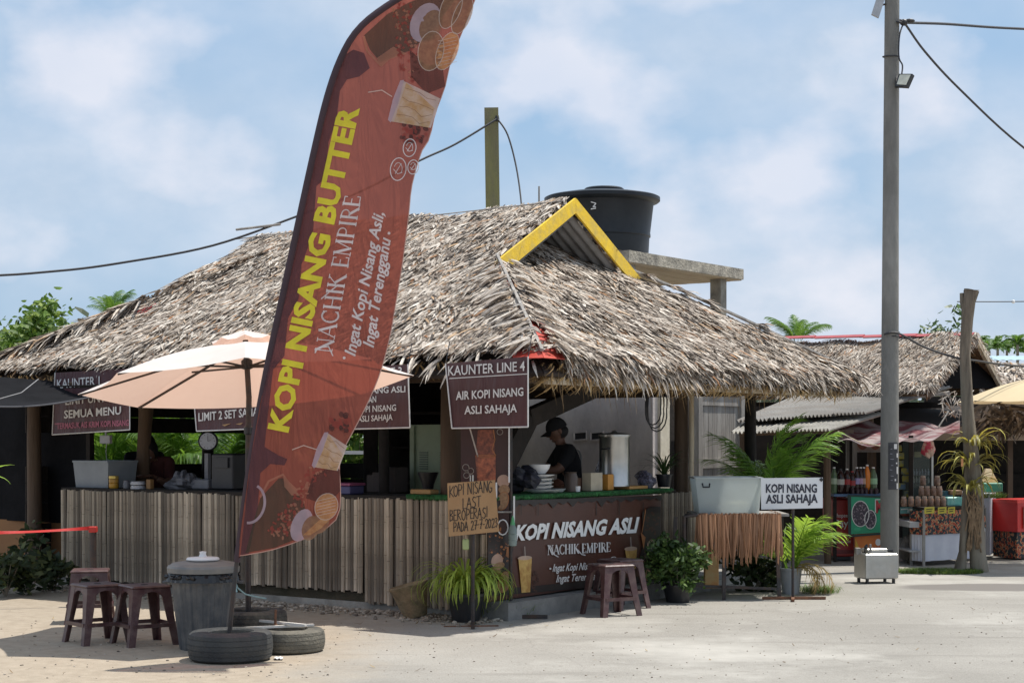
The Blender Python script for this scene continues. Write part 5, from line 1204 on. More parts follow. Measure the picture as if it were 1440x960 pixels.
simple('jar', 'small clear jar with dark lid right of the golden jar', 'jar', cL(178, .62), lambda m: m.lathe((0, 0, 0), [(.035, 0), (.038, .05), (.03, .065), (.032, .08), (0, .085)], 16), pm((.16, .16, .18), .3, 'smoky_jar'), True)
for i, (z, lb) in enumerate(((0, 'lower of two white tins in front of the counter people'), (.042, 'upper of two white tins in front of the counter people'))):
    simple('tin', lb, 'tin', cL(194, .6, 1.03+z), lambda m: m.lathe((0, 0, 0), [(.075, 0), (.075, .02), (.07, .025), (.07, .033), (0, .034)], 22), pm((.50, .50, .53), .5, 'grey_tin'), True, group='white tins on the counter')
simple('carton', 'small brown carton right of the white tins', 'carton', cL(211, .6), lambda m: m.bevbox((0, 0, .05), (.06, .05, .10), .004), pm((.26, .14, .05), .6, 'brown_carton'), rotz=HR)
simple('bag', 'grey plastic bag slumped on the counter below the clock', 'bag', cL(268, .95), lambda m: [m.ball((U(-.2, .16), U(-.05, .05), .03+.09*k/6), (.14-.015*k, .10, .06), 9, 6, lambda q: q*U(.8, 1.15)) for k in range(8)], pm((.17, .17, .19), .5, 'grey_bag'))
# dial scale
scl = thing('dial_scale', 'round-faced weighing scale standing on the counter under the LIMIT 2 SET sign', 'scale', cL(292, 1.0)); p = cL(292, 1.0)
mb = MB(); mb.bevbox(p+vz*.05, (.24, .22, .10), .01, HR); mb.box(p+vz*.225, (.05, .04, .27), HR); mb.build('body', pm((.22, .22, .24), .4, 'scale_grey'), scl)
cf = W(292.5, 620, p.y-.06)
mb = MB(Matrix.Translation(cf) @ Matrix.Rotation(R(90), 4, 'X')); mb.lathe((0, 0, -.04), [(.0, 0), (.095, 0), (.10, .01), (.10, .05), (.09, .055), (.086, .048), (0, .046)], 32); mb.build('case', M_blk, scl, smooth=True)
mb = MB(Matrix.Translation(cf) @ Matrix.Rotation(R(90), 4, 'X')); mb.lathe((0, 0, .012), [(.084, 0), (0, .0005)], 32, cap=False); mb.build('dial', pm((.50, .51, .55), .4, 'dial_face'), scl)
mb = MB(); 
for k in range(12):
    a = k*math.pi/6; q = cf+Vector((math.cos(a)*.068, -.016, math.sin(a)*.068)); mb.box(q, (.007, .002, .007))
mb.beam(cf+Vector((0, -.016, 0)), cf+Vector((0, -.016, .055)), .005, .003); mb.beam(cf+Vector((0, -.018, 0)), cf+Vector((.03, -.018, .01)), .006, .003); mb.build('pointer', M_ink, scl)
# machine beside scale, tall cylinder, lidded box
simple('drink_machine', 'dark machine on the counter right of the scale', 'machine', cL(325, 1.0), lambda m: (m.bevbox((0, 0, .18), (.30, .26, .36), .015), m.box((.0, -.14, .27), (.2, .02, .1))), pm((.035, .035, .04), .4, 'dark_machine'), rotz=HR)
simple('basin', 'plum and blue basin on the counter right of the flag', 'basin', cL(487, .62), lambda m: (m.bevbox((0, 0, .04), (.26, .2, .08), .01),), pm((.06, .06, .16), .5, 'navy_plastic'), rotz=HR)
simple('tray', 'plum tray covering the navy basin right of the flag', 'tray', cL(487, .62, 1.11), lambda m: m.bevbox((0, 0, .012), (.28, .22, .024), .005), pm((.26, .06, .13), .5, 'plum_plastic'), rotz=HR)
cab = thing('steel_cabinet', 'pale green louvred steel cabinet behind the counter near the corner trunk', 'cabinet', hp(xL(598, 1.5), 1.5), HR)
x0, x1 = xL(578, 1.5), xL(632, 1.5); h_ = CAMZ+(HZ-597)/F*hp(x0, 1.5).y
M_grn = mat('pale_green_paint', (.30, .37, .25), .5, (.24, .31, .20), 4, .05, hnoise=(4, (.2, .25, .16)))
mb = MB(MH); mb.box(((x0+x1)/2, 1.75, h_/2), (x1-x0, .5, h_)); mb.build('body', M_grn, cab)
for px in (578, 584): pass
mb = MB(MH); mb.box((x0+.03, 1.49, h_/2), (.05, .03, h_-.02)); mb.build('frame', M_grn, cab)
for cx, n_, z0, st_ in ((x0+.16, 8, h_-.42, .022), (x1-.06, 8, h_-.42, .022), (x0+.2, 14, h_-.95, .022)):
    for i in range(n_):
        mb = MB(MH); mb.box((cx, 1.497, z0+i*st_), (.10 if n_ < 10 else .24, .012, .010)); mb.build('louver', pm((.10, .13, .10), .6, 'louver_dark'), cab)
mb = MB(MH); mb.box((x0+.24, 1.494, h_-.50), (.10, .01, .08)); mb.build('note', pm((.5, .55, .55), .6, 'note'), cab)
simple('coffee_filter', 'black cloth coffee filter over a glass by the green cabinet', 'filter', cL(602, .75, 1.05), lambda m: m.lathe((0, 0, 0), [(.05, .04), (.055, .08), (.09, .17), (.095, .19), (0, .19)], 18), M_blk, True)
simple('glass', 'milky glass below the black coffee filter', 'glass', cL(602, .75, 1.05), lambda m: m.lathe((.0, 0, 0), [(.028, 0), (.032, .07), (0, .07)], 14), pm((.6, .55, .45), .3, 'milk'), True)
simple('board', 'yellow wooden tray on the turf at the corner of the counter', 'tray', cL(597, .60, 1.05), lambda m: m.bevbox((0, 0, .02), (.23, .12, .04), .005), mat('tray_wood', (.45, .27, .10), .6, (.33, .19, .07), 9), rotz=HR)
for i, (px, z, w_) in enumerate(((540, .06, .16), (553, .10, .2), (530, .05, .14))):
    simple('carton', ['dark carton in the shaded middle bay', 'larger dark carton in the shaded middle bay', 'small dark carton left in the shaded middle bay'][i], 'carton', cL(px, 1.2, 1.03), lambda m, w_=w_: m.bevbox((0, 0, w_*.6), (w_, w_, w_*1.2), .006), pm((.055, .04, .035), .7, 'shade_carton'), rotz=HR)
simple('switch_box', 'pale electric socket box hanging left above the storage box', 'socket', hp(xL(149, .9), .9, 1.03)+vz*0, lambda m: (m.bevbox((0, 0, .50), (.16, .04, .09), .006), m.tube([(0, 0, .54), (0, 0, .80)], .012, 6), m.tube([(.01, 0, .46), (.0, 0, .36), (.02, 0, .26)], .004, 5)), pm((.45, .45, .46), .5, 'socket_plastic'), rotz=HR)
simple('wall_clock', 'round dark lamp bracket under the beam', 'lamp', hp(xL(215, 2.0), 2.0, 2.02), lambda m: m.lathe((0, 0, 0), [(.05, 0), (.06, .04), (.02, .06), (.02, .12)], 12), M_blk)

# ================================================================== PEOPLE
def person(label, base, face, joints, rad, shirt, cap=True, head=None, hr=.100, prt=None, edges=None):
    """one skinned body; joints in local metres with x = the way the person faces"""
    t = thing('person', label, 'person', base, face)
    me = bpy.data.meshes.new('body'); names = list(joints); ix = {n: i for i, n in enumerate(names)}
    E_ = [('pelvis', 'waist'), ('waist', 'chest'), ('chest', 'neck'), ('neck', 'skull'), ('chest', 'shl'), ('shl', 'ell'), ('ell', 'wrl'), ('chest', 'shr'), ('shr', 'elr'), ('elr', 'wrr'),
          ('pelvis', 'hipl'), ('hipl', 'knl'), ('knl', 'anl'), ('anl', 'tol'), ('pelvis', 'hipr'), ('hipr', 'knr'), ('knr', 'anr'), ('anr', 'tor')]
    me.from_pydata([joints[n] for n in names], [(ix[a], ix[b]) for a, b in E_], [])
    o = bpy.data.objects.new('body', me); COL.objects.link(o)
    sk = o.modifiers.new('s', 'SKIN'); sb = o.modifiers.new('u', 'SUBSURF'); sb.levels = sb.render_levels = 2
    for i, n in enumerate(names):
        r = rad[n]; me.skin_vertices[0].data[i].radius = r if isinstance(r, tuple) else (r, r); me.skin_vertices[0].data[i].use_root = (n == 'pelvis')
    bpy.context.view_layer.update(); dg = bpy.context.evaluated_depsgraph_get(); m2 = bpy.data.meshes.new_from_object(o.evaluated_get(dg))
    bpy.data.objects.remove(o); m2.name = 'body'
    M_tr = pm((.03, .03, .045), .8, 'trousers')
    for m_ in (M_skin, shirt, M_tr): m2.materials.append(m_)
    zn = joints['neck'][2]; el = joints['ell']; er = joints['elr']
    for p_ in m2.polygons:
        c = p_.center; p_.use_smooth = True; k = 1
        if c.z > zn+.01 and (Vector(c)-Vector(joints['skull'])).length < .26 and (Vector((c.x, c.y, 0))-Vector((joints['skull'][0], joints['skull'][1], 0))).length < .12: k = 0
        for a, b in ((joints['shl'], el), (joints['shr'], er)):
            dw = (Vector(b)-Vector(a)); u = (Vector(c)-Vector(a)).dot(dw)/dw.length_squared
            if u > .78 and (Vector(c)-Vector(a)-dw*u).length < .12: k = 0
        for b, wv in ((el, joints['wrl']), (er, joints['wrr'])):
            dw = (Vector(wv)-Vector(b)); u = (Vector(c)-Vector(b)).dot(dw)/dw.length_squared
            if 0 < u < 1.6 and (Vector(c)-Vector(b)-dw*u).length < .06: k = 0
        if c.z < joints['waist'][2]-.08 and k: k = 2
        p_.material_index = k
    bo_ = bpy.data.objects.new('body', m2); COL.objects.link(bo_); bo_.parent = t
    # head: shaped skull with brow, nose, lips and chin
    tw = t.matrix_basis
    hc = Vector(joints['skull']); pitch = head or 0
    Mh = tw @ Matrix.Translation(hc) @ Matrix.Rotation(pitch, 4, 'Y')
    def shape(q):
        x, y, z = q
        k = 1.0
        if z < -.2: k = 1-.32*(-z-.2)
        nx, ny, nz = x*k, y*k*(.98), z*1.0
        if x > .5 and abs(y) < .5:
            f = (x-.5)/.5*(1-abs(y)/.5)
            nx += f*(.10*math.exp(-((z-.22)/.10)**2)-.08*math.exp(-((z-.05)/.09)**2)+.30*math.exp(-((z+.12)/.11)**2)*(1-min(1, abs(y)*3.4))+.10*math.exp(-((z+.42)/.07)**2)-.03*math.exp(-((z+.52)/.04)**2)+.14*math.exp(-((z+.74)/.12)**2))
        if z < -.55: nx += max(0, x)*.25
        return Vector((nx, ny, nz))
    mb = MB(Mh); mb.ball((0, 0, 0), (hr*.98, hr*.78, hr*1.22), 32, 24, shape)
    hd = mb.build('head', M_skin, t, smooth=True)
    for s_ in (-1, 1):
        mb = MB(Mh); mb.ball((-.008, s_*hr*.80, -.004), (.020, .009, .032), 10, 8, lambda q: q*(1-.15*(q.z < 0))); mb.build('ear', M_skin, hd, smooth=True)
        mb = MB(Mh); mb.ball((hr*.83, s_*.032, .008), (.012, .014, .010), 10, 6); mb.build('eye', pm((.5, .48, .46), .3, 'eye_white'), hd, smooth=True)
        mb = MB(Mh); mb.ball((hr*.83+.009, s_*.032, .008), (.005, .006, .006), 8, 5); mb.build('iris', pm((.02, .012, .01), .3, 'iris'), hd, smooth=True)
    mb = MB(Mh); mb.ball((hr*.90, 0, -hr*.52), (.012, .026, .007), 10, 6); mb.build('mouth', pm((.20, .07, .06), .5, 'lips'), hd, smooth=True)
    if cap:
        mb = MB(Mh)
        prof = lambda q: Vector((q.x, q.y, q.z)) if q.z > 0 else Vector((q.x*1.0, q.y, q.z*.10))
        mb.ball((-.006, 0, .022), (hr*1.10, hr*.90, hr*1.18), 24, 12, prof); cp = mb.build('cap', M_cloth, t, smooth=True)
        mb = MB(Mh)
        def brim(u, v):
            a = (u-.5)*2.3; r0, r1 = hr*.98, hr*(1.0+.78*math.cos(a*.62)); r = r0+(r1-r0)*v
            return (math.cos(a*.72)*r, math.sin(a*.72)*r*.82, .030-.018*v-.022*abs(u-.5)**2*4*v)
        mb.grid(brim, 12, 4); mb.grid(lambda u, v: Vector(brim(1-u, v))-Vector((0, 0, .006)), 12, 4); mb.build('brim', M_cloth, cp, smooth=True)
        mb = MB(Mh); mb.ball((-.012, 0, -.02), (hr*1.02, hr*.83, hr*.75), 18, 12, lambda q: Vector((min(q.x, .1), q.y, q.z))); mb.build('hair', pm((.012, .01, .01), .7, 'black_hair'), t, smooth=True)
    else:
        mb = MB(Mh); mb.ball((-.018, 0, .02), (hr*1.10, hr*.92, hr*1.22), 20, 14, lambda q: Vector((min(q.x, .55), q.y, q.z*(1 if q.z > 0 else 1.1)))); mb.build('hair', pm((.012, .01, .01), .7, 'black_hair'), t, smooth=True)
    # hands: palm, four fingers of their own lengths and a thumb
    for a, b in (('ell', 'wrl'), ('elr', 'wrr')):
        A = Vector(joints[a]); B = Vector(joints[b]); d_ = (B-A).normalized(); sgn = -1 if a == 'elr' else 1
        up_ = Vector((0, 0, 1)); sd_ = d_.cross(up_).normalized(); nn = sd_.cross(d_)
        mb = MB(tw)
        m_ = frame(B+d_*.045, d_, sd_, nn); mb2 = MB(tw @ m_); mb2.ball((0, 0, 0), (.050, .040, .016), 12, 8)
        for k, (L_, o_) in enumerate(((.062, -.028), (.072, -.009), (.068, .010), (.052, .028))):
            c1 = Vector((.040, o_, 0)); mb2.tube([c1, c1+Vector((L_*.45, o_*.1, -.006)), c1+Vector((L_*.8, o_*.12, -.022)), c1+Vector((L_*.92, o_*.12, -.04))], [.0095, .009, .008, .006], 8)
        mb2.tube([(-.015, -sgn*.030, 0), (.012, -sgn*.056, -.008), (.040, -sgn*.062, -.022)], [.012, .010, .007], 8)
        mb2.build('hand', M_skin, t, smooth=True)
    if prt: prt(t, tw)
    return t
J = {'pelvis': (-.02, 0, .92), 'waist': (-.01, 0, 1.06), 'chest': (.04, 0, 1.27), 'neck': (.085, 0, 1.41), 'skull': (.125, 0, 1.555),
     'shl': (.03, .17, 1.36), 'ell': (.17, .21, 1.17), 'wrl': (.38, .12, 1.17), 'shr': (.03, -.17, 1.36), 'elr': (.17, -.20, 1.17), 'wrr': (.39, -.10, 1.14),
     'hipl': (-.02, .09, .87), 'knl': (.02, .10, .48), 'anl': (-.02, .10, .08), 'tol': (.12, .11, .035), 'hipr': (-.02, -.09, .87), 'knr': (.04, -.10, .48), 'anr': (0, -.10, .08), 'tor': (.14, -.11, .035)}
RD = {'pelvis': (.13, .12), 'waist': (.145, .12), 'chest': (.165, .125), 'neck': .058, 'skull': .055, 'shl': .085, 'ell': .048, 'wrl': .030, 'shr': .085, 'elr': .048, 'wrr': .030,
      'hipl': .095, 'knl': .062, 'anl': .042, 'tol': .034, 'hipr': .095, 'knr': .062, 'anr': .042, 'tor': .034}
def backprint(t, tw):
    mb = MB(tw); c = Vector((-.135, -.045, 1.24))
    # pale swirl print across the back and side of the shirt
    for k in range(5):
        a0 = k*1.25; pts = []
        for i in range(9):
            a = a0+i*.26; r = .045+.010*k; an = math.pi+.55+math.sin(a)*r*5.2
            pts.append((.04+math.cos(an)*.176*(1.0), math.sin(an)*.176+.0, 1.25+math.cos(a)*r*1.35))
        mb.tube(pts, .006, 5)
    mb.build('shirt_print', pm((.36, .38, .40), .7, 'shirt_print'), t)
pb = hp(-1.62, yR(796, -1.62)); facing = R(195)
person('person in black cap and black T-shirt with pale back print, head bowed over the counter', (pb.x+.03, pb.y, .06), facing, J, RD, M_cloth, True, R(22), .100, backprint)
# two people bending in the shade at the left counter
J2 = {k: (v[0], v[1], v[2]) for k, v in J.items()}
def bend(J, ang, dz=0):
    r = {}; c = Vector(J['pelvis'])
    for k, v in J.items():
        if k in ('hipl', 'knl', 'anl', 'tol', 'hipr', 'knr', 'anr', 'tor', 'pelvis'): r[k] = v; continue
        q = Vector(v)-c; q = Matrix.Rotation(ang, 3, 'Y') @ q; r[k] = tuple(c+q)
    return r
JB = bend(J, R(30)); JB['wrl'] = (.55, .12, 1.12); JB['wrr'] = (.55, -.08, 1.12); JB['ell'] = (.38, .2, 1.05); JB['elr'] = (.38, -.2, 1.05)
p = hp(xL(199, 1.75), 1.75); person('dark-haired person in black bending behind the counter, left of the pair', (p.x, p.y, .05), R(-70), JB, RD, M_cloth, False, R(45), .102)
p = hp(xL(226, 1.65), 1.65); person('dark-haired person in maroon bending behind the counter, right of the pair', (p.x, p.y, .0), R(-95), JB, RD, pm((.10, .03, .028), .9, 'maroon_cloth'), False, R(50), .102)

# ================================================================== BLOCK BUILDING AND WATER TANK
bx = -2.9; by = yR(918, bx)
bb = thing('block_building', 'grey rendered block building behind the hut with plank door and cream side', 'building', hp(bx, by), HR)
H_ = 2.42
mb = MB(MH)
y2 = yR(938, bx)
mb.box((bx-2.0, by+.06, H_/2), (4.0, .12, H_)); mb.build('wall', M_concd, bb)
mb = MB(MH); mb.box((bx-.04+.03, (by+y2)/2+.055, H_/2), (.10, y2-by-.12, H_)); mb.build('wall', M_plaster, bb)
for px in (808, 831.5):
    p0 = planeL(by)(px, 610, 0)
    mb = MB(); q = planeL(by)
    A = [q(px-.5, 619, .004), q(px+17, 617.5, .004), q(px+17, 606.5, .004), q(px-.5, 608, .004)]
    mb.quad(*A, .01); vt = mb.build('vent', pm((.03, .03, .035), .8, 'vent_dark'), bb)
    mb = MB()
    for a, b2 in ((0, 1), (1, 2), (2, 3), (3, 0)): mb.beam(A[a], A[b2], .02, .02)
    mb.build('frame', M_concd, vt)
dx = -2.95     # door plane further along, facing the same way as the banner
def dq(px, py, off=0):
    return planeR(dx)(px, py, off)
yd0, yd1, yd2 = yR(982, dx), yR(1042, dx), yR(1058, dx)
dh = 2.12
mb = MB(MH); mb.box((dx-.09, (yd0+yd1)/2, 1.08), (.05, yd1-yd0+.1, 2.16)); mb.build('door_backing', M_wooddark, bb)
dr_ = MB(MH); n_ = 9
for i in range(n_):
    w_ = (yd1-yd0-.12)/n_; m_ = MB(MH); m_.box((dx-.03, yd0+.06+w_*(i+.5), 1.06), (.03, w_-.008, 2.0)); m_.build('plank', M_greywood, bb)
for z_ in (.25, 1.22, 2.02):
    m_ = MB(MH); m_.box((dx-.005, (yd0+yd1)/2, z_), (.02, yd1-yd0-.1, .12)); m_.build('door_rail', M_greywood, bb)
for y_ in (yd0, yd1):
    m_ = MB(MH); m_.box((dx, y_, 1.08), (.07, .10, 2.16)); m_.build('door_frame', M_greywood, bb)
m_ = MB(MH); m_.box((dx, (yd0+yd1)/2, 2.19), (.07, yd1-yd0+.1, .08)); m_.build('door_frame', M_greywood, bb)
m_ = MB(MH); m_.box((dx-.05, (yd1+yd2)/2+.07, 1.12), (.12, yd2-yd1, 2.24)); m_.build('pillar', M_plaster, bb)
m_ = MB(MH); m_.box((bx-.35, (y2+yd0)/2, 1.15), (.1, yd0-y2+.3, 2.3)); m_.build('wall', M_wooddark, bb)  # dark panel in place of the shade inside the open doorway
m_ = MB(MH); m_.box((dx-1.6, yd2+.15, 1.15), (3.0, .1, 2.3)); m_.build('wall', M_concd, bb)

pf = thing('tank_platform', 'weathered concrete slab on square columns carrying the water tank', 'platform', (1.51, 22, 0), HR)
MP = Matrix.Translation((1.51, 22, 0)) @ Matrix.Rotation(HR, 4, 'Z')
zs0 = 3.80
mb = MB(MP); nx_, ny_ = 1, 16
def rag(v, k): return v+U(-.008, .008)
mb.box((-1.35, 1.55, zs0+.09), (2.7, 3.10, .15)); mb.build('slab', mat('slab_concrete', (.50, .46, .38), .9, (.34, .31, .25), 6, .8, 30, hnoise=(4, (.16, .15, .13))), pf)
mb = MB(MP)
for i in range(15): mb.box((-.1-i*.18, 1.55, zs0+.006), (.172, 3.02, .016+.004*(i % 2)))
mb.build('formwork_board', mat('formwork', (.50, .40, .26), .8, (.36, .28, .18), 5, .3, stretch=(3, .3, 1)), pf)
for (x, y) in ((-.14, .16), (-.18, 2.68), (-2.4, .16), (-2.4, 2.68)):
    mb = MB(MP); mb.box((x, y, zs0/2), (.17, .17, zs0)); mb.build('column', mat('column_concrete', (.36, .34, .29), .9, (.24, .225, .19), 5, .6, hnoise=(4, (.13, .12, .10))), pf)
tc0 = Vector((1.23, 23.3, zs0+.167))
tk = thing('water_tank', 'large round black plastic water tank with a lidded top on the concrete platform', 'water tank', tc0)
M_tank = mat('tank_plastic', (.014, .018, .023), .45, (.010, .013, .018), 2, .06, hnoise=(2.5, (.022, .026, .031)), spec=.3)
mb = MB(); mb.lathe(tc0, [(.60, 0), (.63, .02), (.645, .30), (.66, .31), (.66, .34), (.655, .36), (.70, .74), (.71, .76), (.765, .78), (.79, .80), (.79, .845), (.76, .86), (.55, .90), (.30, .935), (0, .94)], 64); mb.build('body', M_tank, tk, smooth=True)
mb = MB(); mb.lathe(tc0+Vector((.02, -.1, .925)), [(.27, 0), (.27, .03), (.25, .045), (0, .05)], 32); mb.build('lid', M_tank, tk, smooth=True)
mb = MB()
def onT(px, py): 
    y = 23.3-math.sqrt(max(0, .69**2-((px-720)/F*22.7-1.23)**2)); return W(px, py, y-.01)
for pts in (((831, 284), (838, 286), (834, 291)), ((834, 291), (838, 291)), ((831, 294), (838, 293))): 
    for a, b2 in zip(pts[:-1], pts[1:]): mb.beam(onT(*a), onT(*b2), .018, .012)
mb.build('logo', M_white, tk)
def tankmap(px, py, off): return W(px, py, 23.3-math.sqrt(max(.01, .80**2-((px-720)/F*22.8-1.23)**2))-.004-off)
dd_ = Decal(tankmap, 10); dd_.text('DURA TANK', (903, 268), (925, 273), 4, pm((.4, .42, .45), .5, 'tank_print'), .02, up=(0, -1), off=0)
dd_.build('lettering', tk) if False else None
mb = MB(); mb.tube([W(758, 262, 23), W(758, 285, 23)-vz*.5], .012, 6); o = mb.build('vent_pipe', M_greywood); tag(o, 'short thin pipe end standing up left of the water tank', 'pipe')

# ================================================================== POSTS AND WIRES
YL = 21.4
lp = thing('timber_pole', 'mossy squared timber pole rising behind the thatched roof', 'pole', GY(695, YL))
mb = MB(); mb.beam(GY(700, YL), W(691, 153, YL), .175, .16, up=(0, 1, 0)); mb.build('shaft', mat('mossy_timber', (.25, .24, .09), .85, (.15, .15, .06), 4, .5, 20, stretch=(1, 1, .2), hnoise=(3, (.16, .14, .10))), lp)
mb = MB(); mb.lathe(W(698, 168, YL-.05), [(.03, -.04), (.04, 0), (.03, .05)], 10); mb.build('insulator', M_blk, lp)
def wire(name, label, pts, r=.012, YS=None):
    mb = MB(); P = [Vector(p) for p in pts]
    # smooth through the points
    Q = []
    for i in range(len(P)-1):
        p0, p1, p2, p3 = P[max(0, i-1)], P[i], P[i+1], P[min(len(P)-1, i+2)]
        for k in range(6):
            t = k/6; Q.append(.5*((2*p1)+(p2-p0)*t+(2*p0-5*p1+4*p2-p3)*t*t+(3*p1-p0-3*p2+p3)*t*t*t))
    Q.append(P[-1]); mb.tube(Q, r, 6); o = mb.build(name, M_wire); return tag(o, label, 'cable')
wire('cable', 'long sagging black cable from the timber pole down past the flag to the left', [W(698, 168, YL-.1), W(640, 203, 21), W(590, 226, 20.7), W(510, 268, 20.2), W(418, 304, 19.8), W(300, 345, 19.4), (W(180, 368, 19)), W(80, 381, 18.7), W(-60, 388, 18.2), W(-400, 380, 17)], .013)
wire('cable', 'black cable curving down from the timber pole to the roof ridge', [W(700, 168, YL-.1), W(714, 190, 21.2), W(726, 235, 21), W(733, 285, 20.6), W(735, 330, 20)], .011)
UPY = 19.75; ux = (1251-720)/F*UPY
up = thing('utility_pole', 'tall grey concrete utility pole at the roadside with a floodlight', 'utility pole', (ux, UPY, 0))
M_pole = mat('pole_concrete', (.27, .26, .24), .85, (.18, .175, .16), 5, .4, 50, stretch=(1, 1, .3), hnoise=(1.3, (.11, .107, .098)))
mb = MB(); top = W(1254.5, 0, UPY); mb.tube([(ux, UPY, 0), (ux, UPY, 1.5), (ux+.012, UPY, 4), (top.x, UPY, top.z), (top.x+.03, UPY, top.z+3)], [.106, .104, .093, .084, .07], 28); mb.build('shaft', M_pole, up, smooth=True)
for py in (80, 467, 472):
    mb = MB(); c = W(1253, py, UPY); 
    mb.tube([c+Vector((math.cos(a*.5236)*.095, math.sin(a*.5236)*.095, .01*math.sin(a*.5236))) for a in range(13)], .008, 6, cap=False); mb.build('band', M_wire, up)
# notices pasted round the shaft
M_not = mat('dark_notice', (.03, .03, .035), .6, (.05, .05, .055), 10); 
def polemap(px, py, off):
    r = .106+.002+off; dxp = (px-720)/F*(UPY-.1)-ux-.004; dxp = max(-r*.999, min(r*.999, dxp)); p = Vector((ux+.004+dxp, UPY-math.sqrt(max(1e-6, r*r-dxp*dxp)), 0)); p.z = CAMZ+(HZ-py)/F*p.y; return p
dn_ = Decal(polemap, 4); dn_.poly([(1249, 622), (1263, 622), (1263, 688), (1249, 688)], M_not, .002)
for (a, b2, c, e) in ((1257, 624, 1261.5, 631), (1261, 637, 1263, 643), (1260, 650, 1262, 652), (1261, 656, 1263, 666), (1258, 673, 1260, 676), (1261, 679, 1263, 687)): dn_.poly([(a, b2), (c, b2), (c, e), (a, e)], M_txt, .004)
for i in range(7):
    yy = 632+i*7+U(-2, 2); dn_.stroke([(1251+U(0, 3), yy), (1254+U(0, 3), yy+U(-.5, .5))], .7, pm((.3, .3, .34), .6, 'faded_print'), .004)
dn_.build('pasted_notice', up)
fl = thing('floodlight', 'small square floodlight with black housing on the utility pole', 'floodlight', W(1270, 115, UPY-.15))
mb = MB(); A = [W(1258.5, 121, UPY-.20), W(1275, 122, UPY-.32), W(1283, 104, UPY-.30), W(1264, 104, UPY-.18)]
mb.quad(*A, .05); mb.build('housing', M_blk, fl)
cc = sum(A, Vector())/4; mb = MB(); B_ = [cc+(a-cc)*.80+Vector((0, -.006, .004)) for a in A]; mb.quad(*B_, .004); mb.build('lens', pm((.62, .62, .52), .3, 'lamp_lens'), fl)
mb = MB(); mb.beam(W(1262, 122, UPY-.12), W(1262, 108, UPY-.05), .04, .05, up=(0, 1, 0)); mb.build('bracket', M_blk, fl)
sp = thing('wall_panel', 'small grey panel fixed to the left of the utility pole near the top', 'panel', W(1236, 12, UPY))
mb = MB(); A = [W(1226, 20, UPY-.1), W(1236, 25, UPY-.1), W(1245, -3, UPY-.05), W(1235, -8, UPY-.05)]; mb.quad(*A, .03); mb.build('board', pm((.42, .43, .45), .5, 'panel_grey'), sp)
mb = MB(); mb.beam(W(1238, 8, UPY-.04), W(1250, 5, UPY), .02, .02); mb.build('bracket', M_blackmetal, sp)
cl = W(1271, 32, UPY-.05)
wire('cable', 'thick cable running right from the top of the utility pole', [W(1262, 30, UPY-.05), cl, W(1330, 34, UPY+.8), W(1400, 39, UPY+1.8), W(1500, 44, UPY+3), W(1800, 60, UPY+7), W(2300, 70, UPY+13)], .016)
wire('cable', 'diagonal cable falling right from the utility pole', [W(1262, 32, UPY-.05), cl, W(1300, 72, UPY+.6), W(1350, 126, UPY+1.5), W(1440, 208, UPY+3), W(1560, 290, UPY+5), W(1720, 360, UPY+8)], .014)
wire('cable', 'thin cable hugging the pole down to the floodlight', [cl, W(1265, 50, UPY-.12), W(1264, 80, UPY-.12), W(1269, 92, UPY-.15), W(1268, 105, UPY-.2)], .009)
mb = MB(); mb.ball(cl, (.05, .04, .04), 8, 6); mb.ball(cl+Vector((.07, 0, .02)), (.06, .03, .025), 8, 6); o = mb.build('cable_clamp', M_blk); tag(o, 'black cable clamp at the top of the utility pole', 'clamp')
wire('cable', 'black service cable from the utility pole to the dead tree trunk', [W(1243, 470, UPY-.1), W(1262, 468, UPY-.12), W(1300, 488, UPY-.05), W(1345, 503, UPY), W(1372, 507, UPY+.1), W(1440, 515, UPY+.4), W(1600, 520, UPY+1)], .012)
wire('cable', 'thin straight cable from the dead trunk to the right above the palms', [W(1346, 424, 19.8), W(1425, 424, 20.0), W(1560, 422, 20.6)], .006)
mb = MB(); mb.ball(W(1425, 424, 20), .022, 8, 6); o = mb.build('insulator', M_white); tag(o, 'tiny white insulator on the thin cable', 'insulator')

# coil of cable hung under the right eave
mb = MB()
for k in range(3):
    c = hp(-.85, yR(918+k*3, -.85), 1.86-.01*k); rr = .17+.02*k
    mb.tube([c+vy*math.cos(a*.393)*rr*.9+vz*(math.sin(a*.393)*rr*1.1)+vx*(.01*math.sin(a)) for a in range(17)], .007, 5)
o = mb.build('cable_coil', M_wire); tag(o, 'loose coil of black cable hanging under the right eave', 'cable')

# ================================================================== LEFT: SHADE NET, PLYWOOD, TAPE
ns = thing('net_wall', 'black netting wall left of the bamboo counter above an orange plywood base', 'net wall', hp(xA-.8, .9), HR)
mb = MB(MH); x9 = -LN-3.2
mb.grid(lambda u, v: (x9+(xA-.02-x9)*u, .95+.03*math.sin(u*23)+.02*math.sin(v*7+u*11), .62+1.58*v), 60, 8); mb.build('netting', M_netting, ns)
mb = MB(MH); mb.box(((x9+xA)/2-.0, 1.0, .38), (xA-x9, .03, .50)); mb.build('plywood', mat('plywood', (.34, .17, .065), .8, (.25, .12, .05), 4, .2, hnoise=(2, (.15, .08, .04))), ns)
mb = MB(MH); mb.box(((x9+xA)/2-.0, 1.0, .07), (xA-x9, .08, .14)); mb.build('footing', M_conc, ns)
mb = MB(MH); mb.beam((xA-.04, .9, 0), (xA-.04, .9, 2.1), .06, .06); mb.build('stud', M_wooddark, ns)
sh = thing('shade_cloth', 'sagging black shade cloth stretched under the left end of the eave', 'shade cloth', hp(-7.5, -.2, 1.9))
mb = MB()
